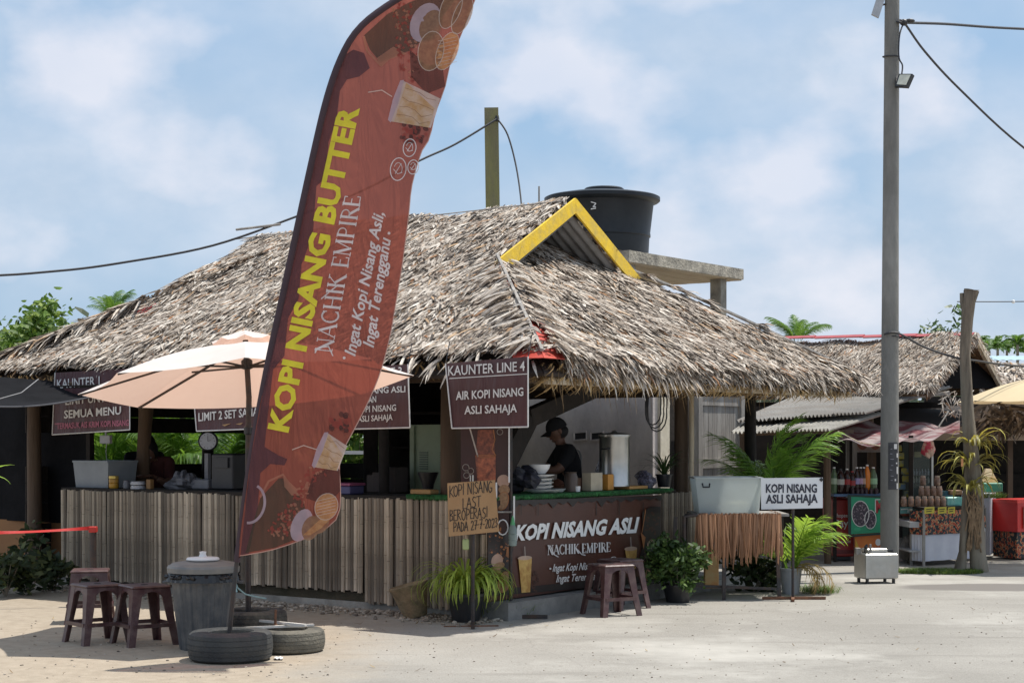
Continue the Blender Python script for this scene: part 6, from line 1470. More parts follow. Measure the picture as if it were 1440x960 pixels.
def shf(u, v):
    a = W(-120, 556+10*u, 15.2)*(1-u)+W(150, 553, 16.8)*u; b = W(-120, 520, 17.2)*(1-u)+W(128, 540, 17.4)*u
    p = a*(1-v)+b*v; p.z -= .10*math.sin(math.pi*u)*(1-v)+.06*math.sin(math.pi*v); return p
mb.grid(shf, 24, 8); mb.build('cloth', M_netting, sh, smooth=True)
mb = MB(); mb.tube([shf(i/20, 0) for i in range(21)], .008, 5); mb.build('hem', pm((.10, .10, .11), .6, 'hem_dark'), sh)
mb = MB(); mb.tube([W(54, 533, 16.2), W(30, 552, 15.9), W(-20, 566, 15.4)], .005, 5); mb.build('cord', pm((.25, .25, .26), .6, 'cord'), sh)
TY = 15.7
qp = thing('queue_post', 'slim black post carrying the red tape in front of the counter', 'post', GY(131, TY))
mb = MB(); mb.tube([GY(131, TY), W(131, 741, TY)], .030, 14); mb.build('pole', M_blackmetal, qp, smooth=True)
mb = MB(); mb.lathe(GY(131, TY), [(.17, 0), (.17, .02), (.04, .04)], 24); mb.build('base', M_blackmetal, qp)
mb = MB(); mb.bevbox(W(131, 744, TY), (.07, .07, .055), .006); mb.build('head', pm((.50, .03, .02), .5, 'red_plastic'), qp)
mb = MB()
def tape(u, v):
    a = W(127, 742, TY-.02); b = W(-140, 744, TY-.5); p = a*(1-u)+b*u; p.z -= .035*math.sin(math.pi*u); tw_ = .9*math.sin(u*5.5)
    return p+Vector((0, math.sin(tw_)*.04*(v-.5), (v-.5)*.046*(1-.6*abs(math.sin(u*4.2+.4)))))
mb.grid(tape, 40, 2); o = mb.build('barrier_tape', mat('red_tape', (.62, .02, .015), .5, (.5, .015, .01), 4, trans=.2)); tag(o, 'red barrier tape stretched left from the black post', 'barrier tape')
# ================================================================== PLANTS
def pot(t, p, r, h, m, name='pot'):
    mb = MB(); mb.lathe(p, [(r*.72, 0), (r*.95, h*.9), (r*1.06, h*.91), (r*1.06, h), (r*.95, h), (r*.9, h*.88), (0, h*.86)], 28); mb.build(name, m, t, smooth=True)
def blade_mesh(name, L, wd, bend, m, seg=7, up0=1.1, fold=.15):
    """arching strap leaf: leaves the base at angle up0 and curves over"""
    mb = MB(); P = []; x = z = 0; a = up0
    for i in range(seg+1):
        t = i/seg; ww = wd*(.55+.45*min(1, t*3))*(1-.93*max(0, (t-.35)/.65)**1.6)
        nx_, nz_ = -math.sin(a), math.cos(a)
        P += [(x, -ww/2, z), (x-nx_*fold*ww*-1, 0, z-nz_*fold*ww), (x, ww/2, z)]
        x += math.cos(a)*L/seg; z += math.sin(a)*L/seg; a -= bend/seg*(1+t)
    Fc = []
    for i in range(seg):
        for j in range(2): Fc.append((i*3+j, i*3+j+1, i*3+3+j+1, i*3+3+j))
    mb.add(P, Fc); return mesh_of(mb, name, m, smooth=True)
def rosette(t, p, n, var, spread=.06, sc=(.7, 1.15), tilt=.25, name='leaf', zr=0):
    for i in range(n):
        a = U(0, 6.283); s_ = U(*sc)
        M_ = Matrix.Translation(p+Vector((math.cos(a)*spread*rnd(), math.sin(a)*spread*rnd(), zr*rnd()))) @ Matrix.Rotation(a, 4, 'Z') @ Matrix.Rotation(U(-tilt, tilt), 4, 'Y') @ Matrix.Scale(s_, 4)
        inst(random.choice(var), t, M_, name)
pv = [blade_mesh('leaf', U(.50, .62), U(.020, .028), U(2.0, 2.9), M_leafy, up0=U(1.15, 1.5)) for i in range(8)]
pp = GY(655, 14.42)
pv_ = 0; sp_ = thing('spider_plant', 'big arching yellow-green strap-leaf plant in a black pot below the cardboard sign', 'potted plant', pp)
pot(sp_, pp, .16, .24, M_blk); rosette(sp_, pp+vz*.23, 240, pv, .12, (.65, 1.2), .3)
# fallen clay pot and grass by it
cp_ = thing('clay_pot', 'chipped pale clay pot leaning against the bamboo left of the strap-leaf plant', 'clay pot', GY(583, 14.75))
mb = MB(Matrix.Translation(GY(585, 14.72)+vz*.01) @ Matrix.Rotation(R(-14), 4, 'Y')); mb.lathe((0, 0, 0), [(.10, 0), (.15, .20), (.165, .25), (.17, .255), (.175, .28), (.165, .285), (.15, .25), (.09, .04), (0, .03)], 30); mb.build('body', mat('old_clay', (.36, .27, .16), .85, (.24, .16, .09), 7, .5, hnoise=(6, (.10, .09, .05))), cp_, smooth=True)
def grass_patch(name, label, pts, n, h, m, group=None):
    mb = MB()
    for i in range(n):
        p = pts(); a = U(0, 6.283); d = Vector((math.cos(a)*.35, math.sin(a)*.35, 1)).normalized(); sd = Vector((-math.sin(a), math.cos(a), 0)); mb.val = rnd()
        mb.strip(p, d, sd, Vector((math.cos(a), math.sin(a), -.3)), h*U(.5, 1.2), .006, U(.2, .9), seg=2)
    o = mb.build(name, m, kind='stuff'); o['label'] = label; return o
M_grass = mat('grass', (.1, .2, .03), .6, attr=[(0, (.05, .11, .02)), (.7, (.15, .26, .04)), (1, (.30, .32, .08))], trans=.3)
c0_ = GY(700, 14.75); grass_patch('grass_tuft', 'green grass tuft under the left end of the printed banner', lambda: c0_+Vector((random.gauss(.03, .10), U(-.15, .1), 0)), 700, .17, M_grass)
cg = GY(1318, 19.6)
def gp():
    a = U(0, 6.283); r = math.sqrt(rnd()); q = cg+Vector((r*math.cos(a)*.48+.04, r*math.sin(a)*.30-.0, 0)); return q
grass_patch('grass_patch', 'short green grass round the foot of the dead tree trunk', gp, 3800, .055, M_grass)
grass_patch('grass_patch', 'small green weeds by the foot of the utility pole', lambda: GY(1285+random.gauss(0, 18), 19.6+U(-.2, .3)), 500, .05, M_grass)
cw = GY(1150, 17.1); grass_patch('grass_patch', 'small green weeds beside the grey plant bucket', lambda: cw+Vector((random.gauss(0, .10), U(-.2, .25), 0)), 600, .09, M_grass)

def bush(label, p, rx, ry, rz, n, m, potm=None, lf=(.02, .045), name='bush', cat='potted plant', stems=8, seed=1, potd=(.17, .26), droop=0):
    t = thing(name, label, cat, p)
    if potm: pot(t, p, potd[0], potd[1], potm)
    mb = MB(); tips = []
    for i in range(stems):
        a = U(0, 6.283); e = U(.3, 1); q = Vector((math.cos(a)*rx*e*.8, math.sin(a)*ry*e*.8, rz*U(-.4, .85))); c = p+Vector((0, 0, (potd[1] if potm else .1)+rz*.7))
        mb.tube([p+vz*(potd[1]*.8 if potm else .0), p+vz*(potd[1] if potm else .1)+q*.35, c+q], [.010, .006, .003], 5); tips.append(c+q)
    mb.build('stem', M_trunk, t)
    mb = MB(); c = p+Vector((0, 0, (potd[1] if potm else .05)+rz*.75)); clumps = [c+Vector((random.gauss(0, .5)*rx, random.gauss(0, .5)*ry, random.gauss(0, .48)*rz)) for k in range(28)]+tips
    for i in range(n):
        k = random.choice(clumps); q = k+Vector((random.gauss(0, .16)*rx, random.gauss(0, .16)*ry, random.gauss(0, .16)*rz)); q.z = max(.02, q.z-droop*((q-c).length))
        d = Vector((U(-1, 1), U(-1, 1), U(-.6, .7))).normalized(); s_ = d.orthogonal().normalized(); nn = d.cross(s_); s_ = (s_*math.cos(i)+nn*math.sin(i)); mb.val = rnd()
        L_ = U(*lf); mb.strip(q, d, s_, d.cross(s_), L_*1.7, L_*.8, U(-.3, .3), seg=2, w0=.9, tip=.3)
    mb.build('foliage', m, t, kind='stuff'); return t
M_fol = mat('foliage', (.08, .15, .04), .5, attr=[(0, (.025, .055, .015)), (.6, (.07, .14, .03)), (1, (.17, .27, .07))], trans=.25)
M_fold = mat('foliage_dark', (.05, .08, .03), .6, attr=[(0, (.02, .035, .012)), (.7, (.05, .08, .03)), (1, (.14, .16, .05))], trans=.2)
M_folb = mat('foliage_bright', (.15, .28, .04), .55, attr=[(0, (.05, .11, .02)), (.6, (.15, .27, .04)), (1, (.33, .45, .08))], trans=.4)
bush('dense small-leaved green bush in a black pot right of the banner', GY(953, 16.1), .32, .26, .24, 2800, M_fol, M_blk, lf=(.02, .040), stems=10, potd=(.15, .17))
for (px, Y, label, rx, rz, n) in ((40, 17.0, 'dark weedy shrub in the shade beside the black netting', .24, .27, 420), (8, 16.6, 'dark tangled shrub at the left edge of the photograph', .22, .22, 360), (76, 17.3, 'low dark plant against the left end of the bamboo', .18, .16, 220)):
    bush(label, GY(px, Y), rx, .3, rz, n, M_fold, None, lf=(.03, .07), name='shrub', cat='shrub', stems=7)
# fronds
def frond_mesh(L, nl, ll, lw, droop, m, rise=1.2, vee=.35, name='frond', asym=0):
    mb = MB(); pts = []; x = z = 0; a = rise; seg = 12
    for i in range(seg+1): pts.append(Vector((x, 0, z))); t = i/seg; x += math.cos(a)*L/seg; z += math.sin(a)*L/seg; a -= droop/seg*(.5+t)
    mb.tube(pts, [.010*(1-i/seg*.8)*(L**.5) for i in range(seg+1)], 5)
    for i in range(nl):
        t = .16+.84*i/(nl-1); f = t*seg; k = min(seg-1, int(f)); p = pts[k].lerp(pts[k+1], f-k); d0 = (pts[k+1]-pts[k]).normalized(); nn = Vector((-d0.z, 0, d0.x))
        l = ll*(.55+.45*math.sin(math.pi*min(1, t*.9+.12)))*U(.88, 1.08)*(1-.35*max(0, t-.75)/.25)
        for s_ in (-1, 1):
            d = (d0*(.62+.5*t)+Vector((0, s_, 0))*(1-.35*t)+nn*vee*U(.5, 1.3)).normalized(); sd = d.cross(nn).normalized(); sd = (sd*.8+nn*U(-.3, .3)).normalized(); mb.val = rnd()
            mb.strip(p, d, sd, nn, l, lw*U(.8, 1.2), U(-.9, -.25), seg=4, w0=.5, tip=.08)
    return mesh_of(mb, name, m, smooth=False)
def palm(label, p, base_z, fr, var, name='palm', cat='palm', sc=1, trunk=None, spread=.05):
    t = thing(name, label, cat, p)
    if trunk:
        mb = MB(); mb.tube([p, p+vz*base_z*.5+Vector((.02, 0, 0)), p+vz*base_z], trunk, 10); mb.build('trunk', M_trunk, t, smooth=True)
    for (az, tl, s_) in fr:
        M_ = Matrix.Translation(p+Vector((math.cos(R(az))*spread, math.sin(R(az))*spread, base_z))) @ Matrix.Rotation(R(az), 4, 'Z') @ Matrix.Rotation(R(-tl), 4, 'Y') @ Matrix.Rotation(U(-.3, .3), 4, 'X') @ Matrix.Scale(s_*sc, 4)
        inst(random.choice(var), t, M_, 'frond')
    return t
av = [frond_mesh(U(1.05, 1.25), 24, .38, .024, U(.7, 1.2), mat('palm_leaf_mid', (.15, .29, .04), .45, (.08, .16, .03), 6, trans=.35, tcol=(.34, .56, .06), objrnd=.3), 1.38) for i in range(4)]
avb = [frond_mesh(U(.70, .85), 17, .30, .026, U(.9, 1.5), M_palmb, 1.3) for i in range(4)]
avd = [frond_mesh(U(.6, .8), 20, .26, .018, 2.6, M_dry, 1.0) for i in range(2)]
p = GY(1082, 17.85)
palm('dark green feather palm behind the cloudy tub', p, .88, [(U(0, 360), U(-18, 12), U(.62, .85)) for i in range(5)]+[(a+U(-12, 12), U(-26, 18), U(.55, .90)) for a in (0, 20, -20, 45, 160, 180, 200, 340, 100, 260, 10, 190, 35, 150, -35)], av, trunk=[.04, .03, .02])
p = GY(1112, 16.95)
yp = palm('bright yellow-green palm in a grey bucket behind the white sign', p, .24, [(a, U(-15, 12), U(.72, 1.0)) for a in (-70, -40, -20, -5, 10, 30, 50, 80, 120, 170, 220, 270, 0, 20, -30)], avb)
pot(yp, p, .115, .26, mat('grey_bucket', (.34, .36, .38), .5, (.26, .28, .30), 5))
for (az, tl, s_) in ((-20, -35, .75), (-5, -50, .7), (15, -38, .7), (-45, -45, .6)):
    M_ = Matrix.Translation(p+vz*.26) @ Matrix.Rotation(R(az), 4, 'Z') @ Matrix.Rotation(R(-tl), 4, 'Y') @ Matrix.Scale(s_, 4); inst(random.choice(avd), yp, M_, 'dry_frond')
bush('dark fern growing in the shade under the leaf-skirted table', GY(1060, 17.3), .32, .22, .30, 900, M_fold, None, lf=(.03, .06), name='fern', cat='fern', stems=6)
pvd = [blade_mesh('leaf', U(.34, .46), U(.016, .022), U(.9, 1.7), M_leafd, up0=U(.9, 1.4)) for i in range(5)]
p = cR(934, -1.02); t = thing('spiky_plant', 'spiky dark plant in a black pot at the right end of the turf counter', 'potted plant', p); pot(t, p, .085, .13, M_blk); rosette(t, p+vz*.12, 44, pvd, .03, (.6, 1.0), .3)
lv = [blade_mesh('leaf', U(.3, .4), .05, U(.6, 1.2), M_palmb, up0=U(.2, .8)) for i in range(3)]
p = GY(-25, 14.0); t = thing('young_palm', 'bright leaf tips reaching in from the left edge of the photograph', 'plant', p)
mb = MB(); mb.tube([p, p+vz*1.25], .015, 6); mb.build('stem', M_trunk, t)
for (az, tl) in ((-8, 10), (0, -10), (12, 25), (160, 20), (200, 5), (90, 20), (270, 15)):
    inst(random.choice(lv), t, Matrix.Translation(p+vz*1.22) @ Matrix.Rotation(R(az), 4, 'Z') @ Matrix.Rotation(R(-tl), 4, 'Y') @ Matrix.Scale(.8, 4), 'leaf')
# greenery seen through the slot behind the hut
big = [frond_mesh(U(2.3, 2.8), 54, .75, .035, U(1.0, 1.7), M_palm, 1.25) for i in range(3)]
PCL = ['leftmost of the sunlit palm clumps behind the hut, beyond the socket box', 'sunlit palm clump behind the two bending people', 'sunlit palm clump between the trunk post and the dial scale', 'sunlit palm clump right behind the dial scale', 'sunlit palm clump behind the dark drink machine', 'palm clump hidden mostly by the feather flag', 'rightmost sunlit palm clump, right of the feather flag']
for i, (px, Y) in enumerate(((150, 26), (200, 25.2), (248, 26.4), (300, 25.4), (345, 26), (395, 27), (495, 26))):
    p = GY(px, Y); palm(PCL[i], p, .25, [(U(0, 360), U(-12, 25), U(.7, .95)) for k in range(13)], big, name='palm_clump', cat='palm', spread=.25)['group'] = 'palm clumps behind the hut'
bush('leafy bright tree seen between the feather flag and the dark bay', GY(503, 24.5), .9, .6, 1.2, 2500, M_folb, None, lf=(.06, .12), name='leafy_shrub', cat='shrub', stems=8)
mb = MB(); mb.box(W(493, 636, 24.0), (.75, .06, .05)); o = mb.build('rail', M_white); tag(o, 'white rail seen through the hut right of the flag', 'rail')
mb = MB(); mb.beam(GY(470, 24.0), W(470, 636, 24.0), .05, .05, up=(0, 1, 0)); mb.beam(GY(516, 24.0), W(516, 636, 24.0), .05, .05, up=(0, 1, 0)); o.data; mb.build('support', M_white, o)
# coconut fronds above the roof
cv = [frond_mesh(U(2.6, 3.0), 60, .85, .05, U(1.1, 1.7), M_palm, 1.35, .1) for i in range(3)]
def coco(label, px, py, Y, fr, s_=.55):
    p = GY(px, Y); z = CAMZ+(HZ-py)/F*Y; return palm(label, p, z, fr, cv, name='coconut_palm', cat='palm tree', sc=s_, trunk=[.16, .13, .11])
coco('coconut palm crown peeping over the left hip of the thatched roof', 158, 448, 29, [(10, 8, .9), (175, 0, .75), (40, 12, .95), (150, 14, .8), (80, 18, 1), (100, 10, .9), (260, 10, .8), (0, -12, .8), (190, -10, .7), (300, 0, .7)], .23)
coco('palm crown peeping above the red ridge right of the thatched roof', 1122, 482, 33, [(0, -12, .9), (175, -8, .9), (30, 0, .8), (150, 0, .8), (90, 8, .8), (270, 0, .8), (-20, -15, .9), (200, -10, .8)], .30)
def tree(label, px, Y, ztop, r, n, m, seed=0, lf=(.12, .25), sx=1.0, name='tree'):
    p = GY(px, Y); t = thing(name, label, 'tree', p)
    mb = MB(); zc = ztop-r*.8; mb.tube([p, p+vz*zc*.5+Vector((.1, 0, 0)), p+vz*zc], [.16, .12, .06], 8)
    cl = []
    for k in range(9):
        a = U(0, 6.283); q = p+Vector((math.cos(a)*r*sx*U(.3, .8), math.sin(a)*r*U(.3, .8), zc+r*U(-.6, .7))); mb.tube([p+vz*zc*U(.5, .9), q.lerp(p+vz*zc, .4), q], [.05, .03, .012], 5); cl.append(q)
    mb.build('trunk', M_trunk, t, smooth=True)
    for k in range(16): cl.append(p+Vector((random.gauss(0, .5)*r*sx, random.gauss(0, .4)*r, zc+random.gauss(0, .42)*r)))
    mb = MB()
    for i in range(n):
        k = random.choice(cl); q = k+Vector((random.gauss(0, .19)*r, random.gauss(0, .19)*r, random.gauss(0, .19)*r)); d = Vector((U(-1, 1), U(-1, 1), U(-1, .5))).normalized(); s_ = d.orthogonal().normalized(); mb.val = min(1, max(0, random.gauss(.5, .25)))
        L_ = U(*lf); mb.strip(q, d, s_, d.cross(s_), L_*1.5, L_*.7, U(-.3, .3), seg=2, w0=.9, tip=.3)
    mb.build('crown', m, t, kind='stuff'); return t
tree('bright green leafy tree at the far left edge above the roof end', -12, 27, 3.20, .85, 6000, M_folb, lf=(.05, .11), sx=1.0)
tree('slender leafy sapling above the left tip of the roof', 47, 26, 3.5, .62, 2000, M_folb, lf=(.05, .11), sx=.45)
tree('small bright tree top just above the second red ridge', 1326, 34, 3.75, .5, 500, M_fol, lf=(.06, .12))
for i, (px, Y, zt, r) in enumerate(((92, 120, 9.3, 3.6), (60, 125, 8.6, 3.4), (125, 118, 8.2, 3.0), (150, 130, 8.4, 3))):
    tree(['distant dark tree right of the leafy sapling', 'distant dark tree behind the leafy sapling', 'distant dark tree partly behind the roof hip', 'distant dark tree behind the coconut crown'][i], px, Y, zt, r, 900, M_fold, lf=(.5, .9), sx=1.2)
# far palms on the right
fv = [frond_mesh(3.4, 26, 1.1, .16, 2.2, M_palm, .9, .1) for i in range(2)]
for i, px in enumerate((1391, 1403, 1416, 1431, 1445, 1380, 1460)):
    Y = 150+12*(i % 3); p = GY(px, Y); z = CAMZ+(HZ-(493-8*(i % 2)))/F*Y
    t = thing('coconut_palm', ['far palm just right of the dead trunk', 'second far palm right of the dead trunk', 'third far palm right of the dead trunk', 'far palm near the right edge', 'far palm cut by the right edge', 'far palm half behind the gable', 'far palm beyond the right edge'][i], 'palm tree', p)
    mb = MB(); mb.tube([p, p+vz*z], [.16, .12], 6); mb.build('trunk', M_trunk, t)
    for k in range(14): inst(random.choice(fv), t, Matrix.Translation(p+vz*z) @ Matrix.Rotation(U(0, 6.28), 4, 'Z') @ Matrix.Rotation(U(-.7, .3), 4, 'Y') @ Matrix.Scale(.45, 4), 'frond')
mb = MB()
for i in range(14000):
    x = U(-260, 260); Y = 185+U(-12, 12)+abs(x)*.05; z = U(0, 1)**.6*(6.2+1.3*math.sin(x*.3)+.8*math.sin(x*.9)); mb.val = rnd(); d = Vector((U(-1, 1), U(-1, 1), U(-1, 1))).normalized(); s_ = d.orthogonal()
    mb.strip(Vector((x, Y, z)), d, s_, d.cross(s_), U(1.0, 2.2), U(.8, 1.5), 0, seg=2, w0=.9, tip=.4)
o = mb.build('far_wood', M_fold, origin=Vector((0, 185, 0))); o['kind'] = 'stuff'; o['label'] = 'dark belt of far-off trees on the horizon'

# ================================================================== RIGHT: SECOND STALL
s2 = thing('thatched_stall', 'second thatched stall roof with red ridge sheets, right of the utility pole', 'stall', GY(1300, 24))
RA = W(1372, 470, 23.6); RB = W(1085, 479, 27.6); EA = W(1303, 548, 22.0); EB = W(1010, 556, 26.0); BA = W(1412, 548, 25.2); BB = W(1130, 552, 29)
mb = MB(); al = (EB-EA).normalized(); L1 = (EB-EA).length; dn = (EA-RA).normalized(); SLn = (EA-RA).length
thatch_slope(mb, EA, al, dn, 0, SLn, lambda q: (0, L1), 32, 150, L=(.14, .27), wd=(.010, .024))
al2 = (BB-BA).normalized(); dn2 = (BA-RA).normalized(); thatch_slope(mb, BA, al2, dn2, 0, (BA-RA).length-.15, lambda q: (0, L1), 22, 60, wd=(.02, .035))
for i in range(500):
    s_ = rnd(); p = (RA.lerp(EA, s_) if rnd() < .6 else RA.lerp(BA, s_))+vz*.02; d = ((EA-RA).normalized()*.4+Vector((U(-.2, 1), U(-.5, .1), U(-.8, .1)))).normalized(); blade(mb, p, d, vz, U(.07, .16), .016, .1, -.3)
mb.build('thatch', M_thatch, s2, kind='stuff')
mb = MB()
for (a, b, c, d_) in ((RA, RB, EB, EA), (RB, RA, BA, BB)):
    o_ = Vector((0, 0, -.06)); mb.quad(a+o_, b+o_, c+o_, d_+o_, .02)
mb.build('roof_lining', mat('bamboo_lining', (.30, .19, .10), .8, (.12, .07, .04), 12, .3), s2)
al_ = (RB-RA).normalized()
for i in range(7):
    mb = MB(); t_ = .1+i*.13; a = RA.lerp(BA, t_)+al_*.15-vz*.10; mb.beam(a, a+al_*2.2, .035, .03); mb.build('batten', mat('split_bamboo', (.42, .27, .13), .7, (.26, .16, .08), 8), s2)
for e in (EA, BA):
    mb = MB(); mb.beam(RA-vz*.09-al_*.02, e-vz*.09-al_*.02, .05, .07); mb.build('verge_pole', M_palewood if e is BA else M_wood, s2)
for i in range(4):
    a = RA.lerp(RB, i*.25+.005)+vz*(.03+.012*i); b_ = RA.lerp(RB, i*.25+.27)+vz*(.03+.012*i); n_ = (EA-RA).normalized()
    mb = MB(); mb.quad(a+n_*.10, a, b_, b_+n_*.10, .006); mb.quad(a, a+dn2*.10, b_+dn2*.10, b_, .006); mb.build('ridge_sheet', M_redroof, s2)
mb = MB(); pmid = RA.lerp((EA+BA)/2, .62); mb.quad(W(1305, 546, 23.6), W(1408, 546, 24.9), W(1385, 500, 24.5), W(1345, 500, 24.0), .02); mb.build('gable_shade_sheet', M_netting, s2)  # black sheet standing in for the shade inside the open gable
mb = MB()
for i in range(200):   # ragged leaf fringe below the gable
    t_ = rnd(); p = W(1325, 556, 21.8).lerp(W(1420, 548, 22.6), t_)+vz*U(-.25, .06); d = Vector((U(-.8, .8), U(-.5, .1), -U(.1, 1))).normalized(); blade(mb, p, d, Vector((0, -1, .2)), U(.06, .15), .014, 0, U(-.3, .3))
mb.build('leaf_fringe', M_thatch, s2, kind='stuff')
# corrugated roofs
def corr_sheet(name, label, a, b, c, d_, waves, m, amp=.018, parent=None):
    a, b, c, d_ = map(Vector, (a, b, c, d_)); nrm = (b-a).cross(d_-a).normalized(); nrm = nrm if nrm.z > 0 else -nrm
    mb = MB(); mb.grid(lambda u, v: (a*(1-u)+b*u)*(1-v)+(d_*(1-u)+c*u)*v+nrm*amp*math.sin(u*waves*6.283), waves*6, 3)
    mb.grid(lambda u, v: (a*(1-(1-u))+b*(1-u))*(1-v)+(d_*(1-(1-u))+c*(1-u))*v+nrm*(amp*math.sin((1-u)*waves*6.283)-.004), waves*6, 3)
    return mb.build(name, m, parent, smooth=True)
aw = thing('lean_to_roof', 'low lean-to of grey corrugated sheets in front of the second stall', 'lean-to', GY(1165, 21.4))
for i in range(4):
    t0, t1 = i/4, (i+1)/4+.02; lo0, lo1 = W(1035, 592, 20.7), W(1215, 583, 21.3); hi0, hi1 = W(1120, 556, 24.3), W(1335, 546, 23.2)
    corr_sheet('roof_sheet', '', lo0.lerp(lo1, t0)+vz*.008*i, lo0.lerp(lo1, t1)+vz*.008*i, hi0.lerp(hi1, t1)+vz*.008*i, hi0.lerp(hi1, t0)+vz*.008*i, 9, M_zinc, parent=aw)
for i in range(3):
    t0, t1 = i/3, (i+1)/3+.02; lo0, lo1 = W(1028, 608, 20.1), W(1165, 606, 20.5); hi0, hi1 = W(1060, 584, 22.3), W(1245, 582, 22.0)
    corr_sheet('roof_sheet', '', lo0.lerp(lo1, t0)+vz*.008*i, lo0.lerp(lo1, t1)+vz*.008*i, hi0.lerp(hi1, t1)+vz*.008*i, hi0.lerp(hi1, t0)+vz*.008*i, 9, mat('zinc_pale', (.46, .44, .39), .55, (.32, .30, .27), 4, .1, hnoise=(3, (.26, .24, .20))), parent=aw)
for px, Y, zt in ((1164, 21.0, 606), (1046, 21.6, 600), (1225, 23.5, 580)):
    mb = MB(); mb.tube([GY(px, Y), W(px-1, zt, Y)], .045, 9, jit=.05); mb.build('post', M_wood, aw)
mb = MB(); mb.beam(W(1040, 610, 20.9), W(1200, 606, 21.0), .06, .05); mb.build('beam', M_wood, aw)
mb = MB(); mb.beam(W(1060, 585, 22.1), W(1335, 552, 23.0), .04, .05); mb.build('beam', M_greywood, aw)
mb = MB(); mb.quad(GY(1020, 26.5), GY(1330, 26.5), GY(1330, 26.5)+vz*2.1, GY(1020, 26.5)+vz*2.1, .03); mb.build('back_wall', M_wooddark, aw)
mb = MB(); mb.quad(GY(1020, 24.8), GY(1170, 24.2), GY(1170, 24.2)+vz*2.0, GY(1020, 24.8)+vz*2.0, .03); mb.build('side_wall', M_wooddark, aw)
mb = MB(); mb.box(GY(1192, 22.6)+vz*1.0, (.04, .04, 2.0)); mb.build('post', M_greywood, aw)
# red and white awning cloth
an = thing('cloth_awning', 'crumpled red and white cloth awning behind the utility pole', 'awning', GY(1270, 21.3))
mb = MB()
def awf(u, v):
    a = W(1178+170*u, 622-18*u+10*math.sin(math.pi*u), 20.7+.3*u); b = W(1185+165*u, 592+4*u, 22.4); p = a*(1-v)+b*v; p.z += .03*math.sin(u*14+v*6)+.02*math.sin(u*23-v*9)-.05*math.sin(math.pi*v); return p
mb.grid(awf, 40, 10); mb.build('cloth', mat('red_white_cloth', (.42, .35, .34), .7, (.22, .065, .075), 2.2, .1, 4, trans=.3, contrast=(.44, .56), stretch=(1, 3, 1)), an, smooth=True)
mb = MB(); mb.tube([W(1178, 606, 20.6), W(1210, 622, 20.6), W(1240, 627, 20.65)], .008, 5); mb.build('rope', M_palewood, an)
mb = MB(); mb.tube([W(1334, 578, 21), W(1320, 600, 20.9)], .010, 5); mb.build('rope', M_greywood, an)
# poster board with pictures, shelf rail
fb = thing('food_poster', 'food picture board hanging under the awning left of the utility pole', 'poster', W(1222, 634, 22.3))
PB = planeY(22.3); mb = MB(); mb.quad(PB(1204, 633.5, 0), PB(1243, 633.5, 0), PB(1243, 608, 0), PB(1204, 608, 0), .02); mb.build('board', pm((.34, .26, .22), .6, 'poster_tan'), fb)
d = Decal(PB, 30); d.ell(1213, 621, 8, 11, mat('food_print', (.36, .10, .05), .5, (.14, .04, .02), 12), 0, .004); d.ell(1231, 622, 8, 10, MATS['food_print'], 0, .004); d.build('printed_picture', fb)
mb = MB(); mb.beam(W(1203, 634.5, 22.25), W(1243, 634.5, 22.25), .02, .02); mb.build('frame', M_greywood, fb)
for px, Y, y0, y1, m, lb in ((1202, 22.2, 790, 598, M_greywood, 'thin grey post left of the food pictures'), (1229, 22.4, 740, 634, M_wood, 'thin brown post below the food pictures'), (1281, 21.6, 740, 612, M_wooddark, 'dark post left of the glass drinks fridge')):
    mb = MB(); mb.beam(GY(px, Y), W(px, y1, Y), .05, .05, up=(0, 1, 0)); o = mb.build('stall_post', m); tag(o, lb, 'post')
# red drinks freezer
rf = thing('chest_freezer', 'red chest freezer with white lettering behind the grey post', 'freezer', GY(1186, 21.6))
mb = MB(); xa, xb = (1171-720)/F*21.4, (1201-720)/F*21.4; mb.bevbox(((xa+xb)/2, 21.75, .42), (xb-xa, .7, .72), .015); mb.build('body', mat('freezer_red', (.42, .03, .025), .4, (.34, .025, .02), 2), rf)
mb = MB(); mb.box(((xa+xb)/2, 21.40, .12), (xb-xa+.004, .01, .05)); mb.build('kick_strip', pm((.22, .03, .03), .5, 'dark_red'), rf)
mb = MB(); mb.box(((xa+xb)/2, 21.75, .05), (xb-xa-.06, .6, .08)); mb.build('base', M_blk, rf)
PF = planeY(21.398)
d = Decal(PF, 30); d.text('Shopee', (1174, 727), (1192, 727), 6, M_txtw, 0, up=(0, -1), off=.004); d.build('lettering', rf); d = Decal(PF, 30); d.text('Pay', (1174, 741), (1193, 740), 11, M_txtw, .01, up=(0, -1), off=.004); d.build('lettering', rf); d = Decal(PF, 30); d.text('ShopeeFood', (1174, 763), (1196, 763), 4, M_txtw, 0, up=(0, -1), off=.004); d.build('lettering', rf)
# drinks table with green poster cloth and bottles
dt = thing('drinks_table', 'drinks table fronted by a green printed cloth and an orange board', 'table', GY(1222, 21.3))
ztp = CAMZ+(HZ-696)/F*21.2
mb = MB(); xa, xb = (1172-720)/F*21.2, (1248-720)/F*21.2; mb.box(((xa+xb)/2, 21.45, ztp), (xb-xa, .55, .03)); mb.build('tabletop', pm((.07, .14, .26), .5, 'blue_board'), dt)
PG = planeY(21.13)
mb = MB(); mb.grid(lambda u, v: PG(1193+50*u, 751-(54)*v-3*u*(1-v), .004*math.sin(u*8)), 12, 6); mb.build('cloth', mat('green_print', (.02, .33, .17), .5, (.015, .26, .13), 3), dt)
M_gd = pm((.01, .035, .03), .5, 'green_dark_print')
d = Decal(PG, 30); d.poly([(1192, 695), (1245, 697), (1245, 700), (1197, 698), (1197, 752), (1245, 748), (1245, 751), (1193, 755)], M_gd, .006)
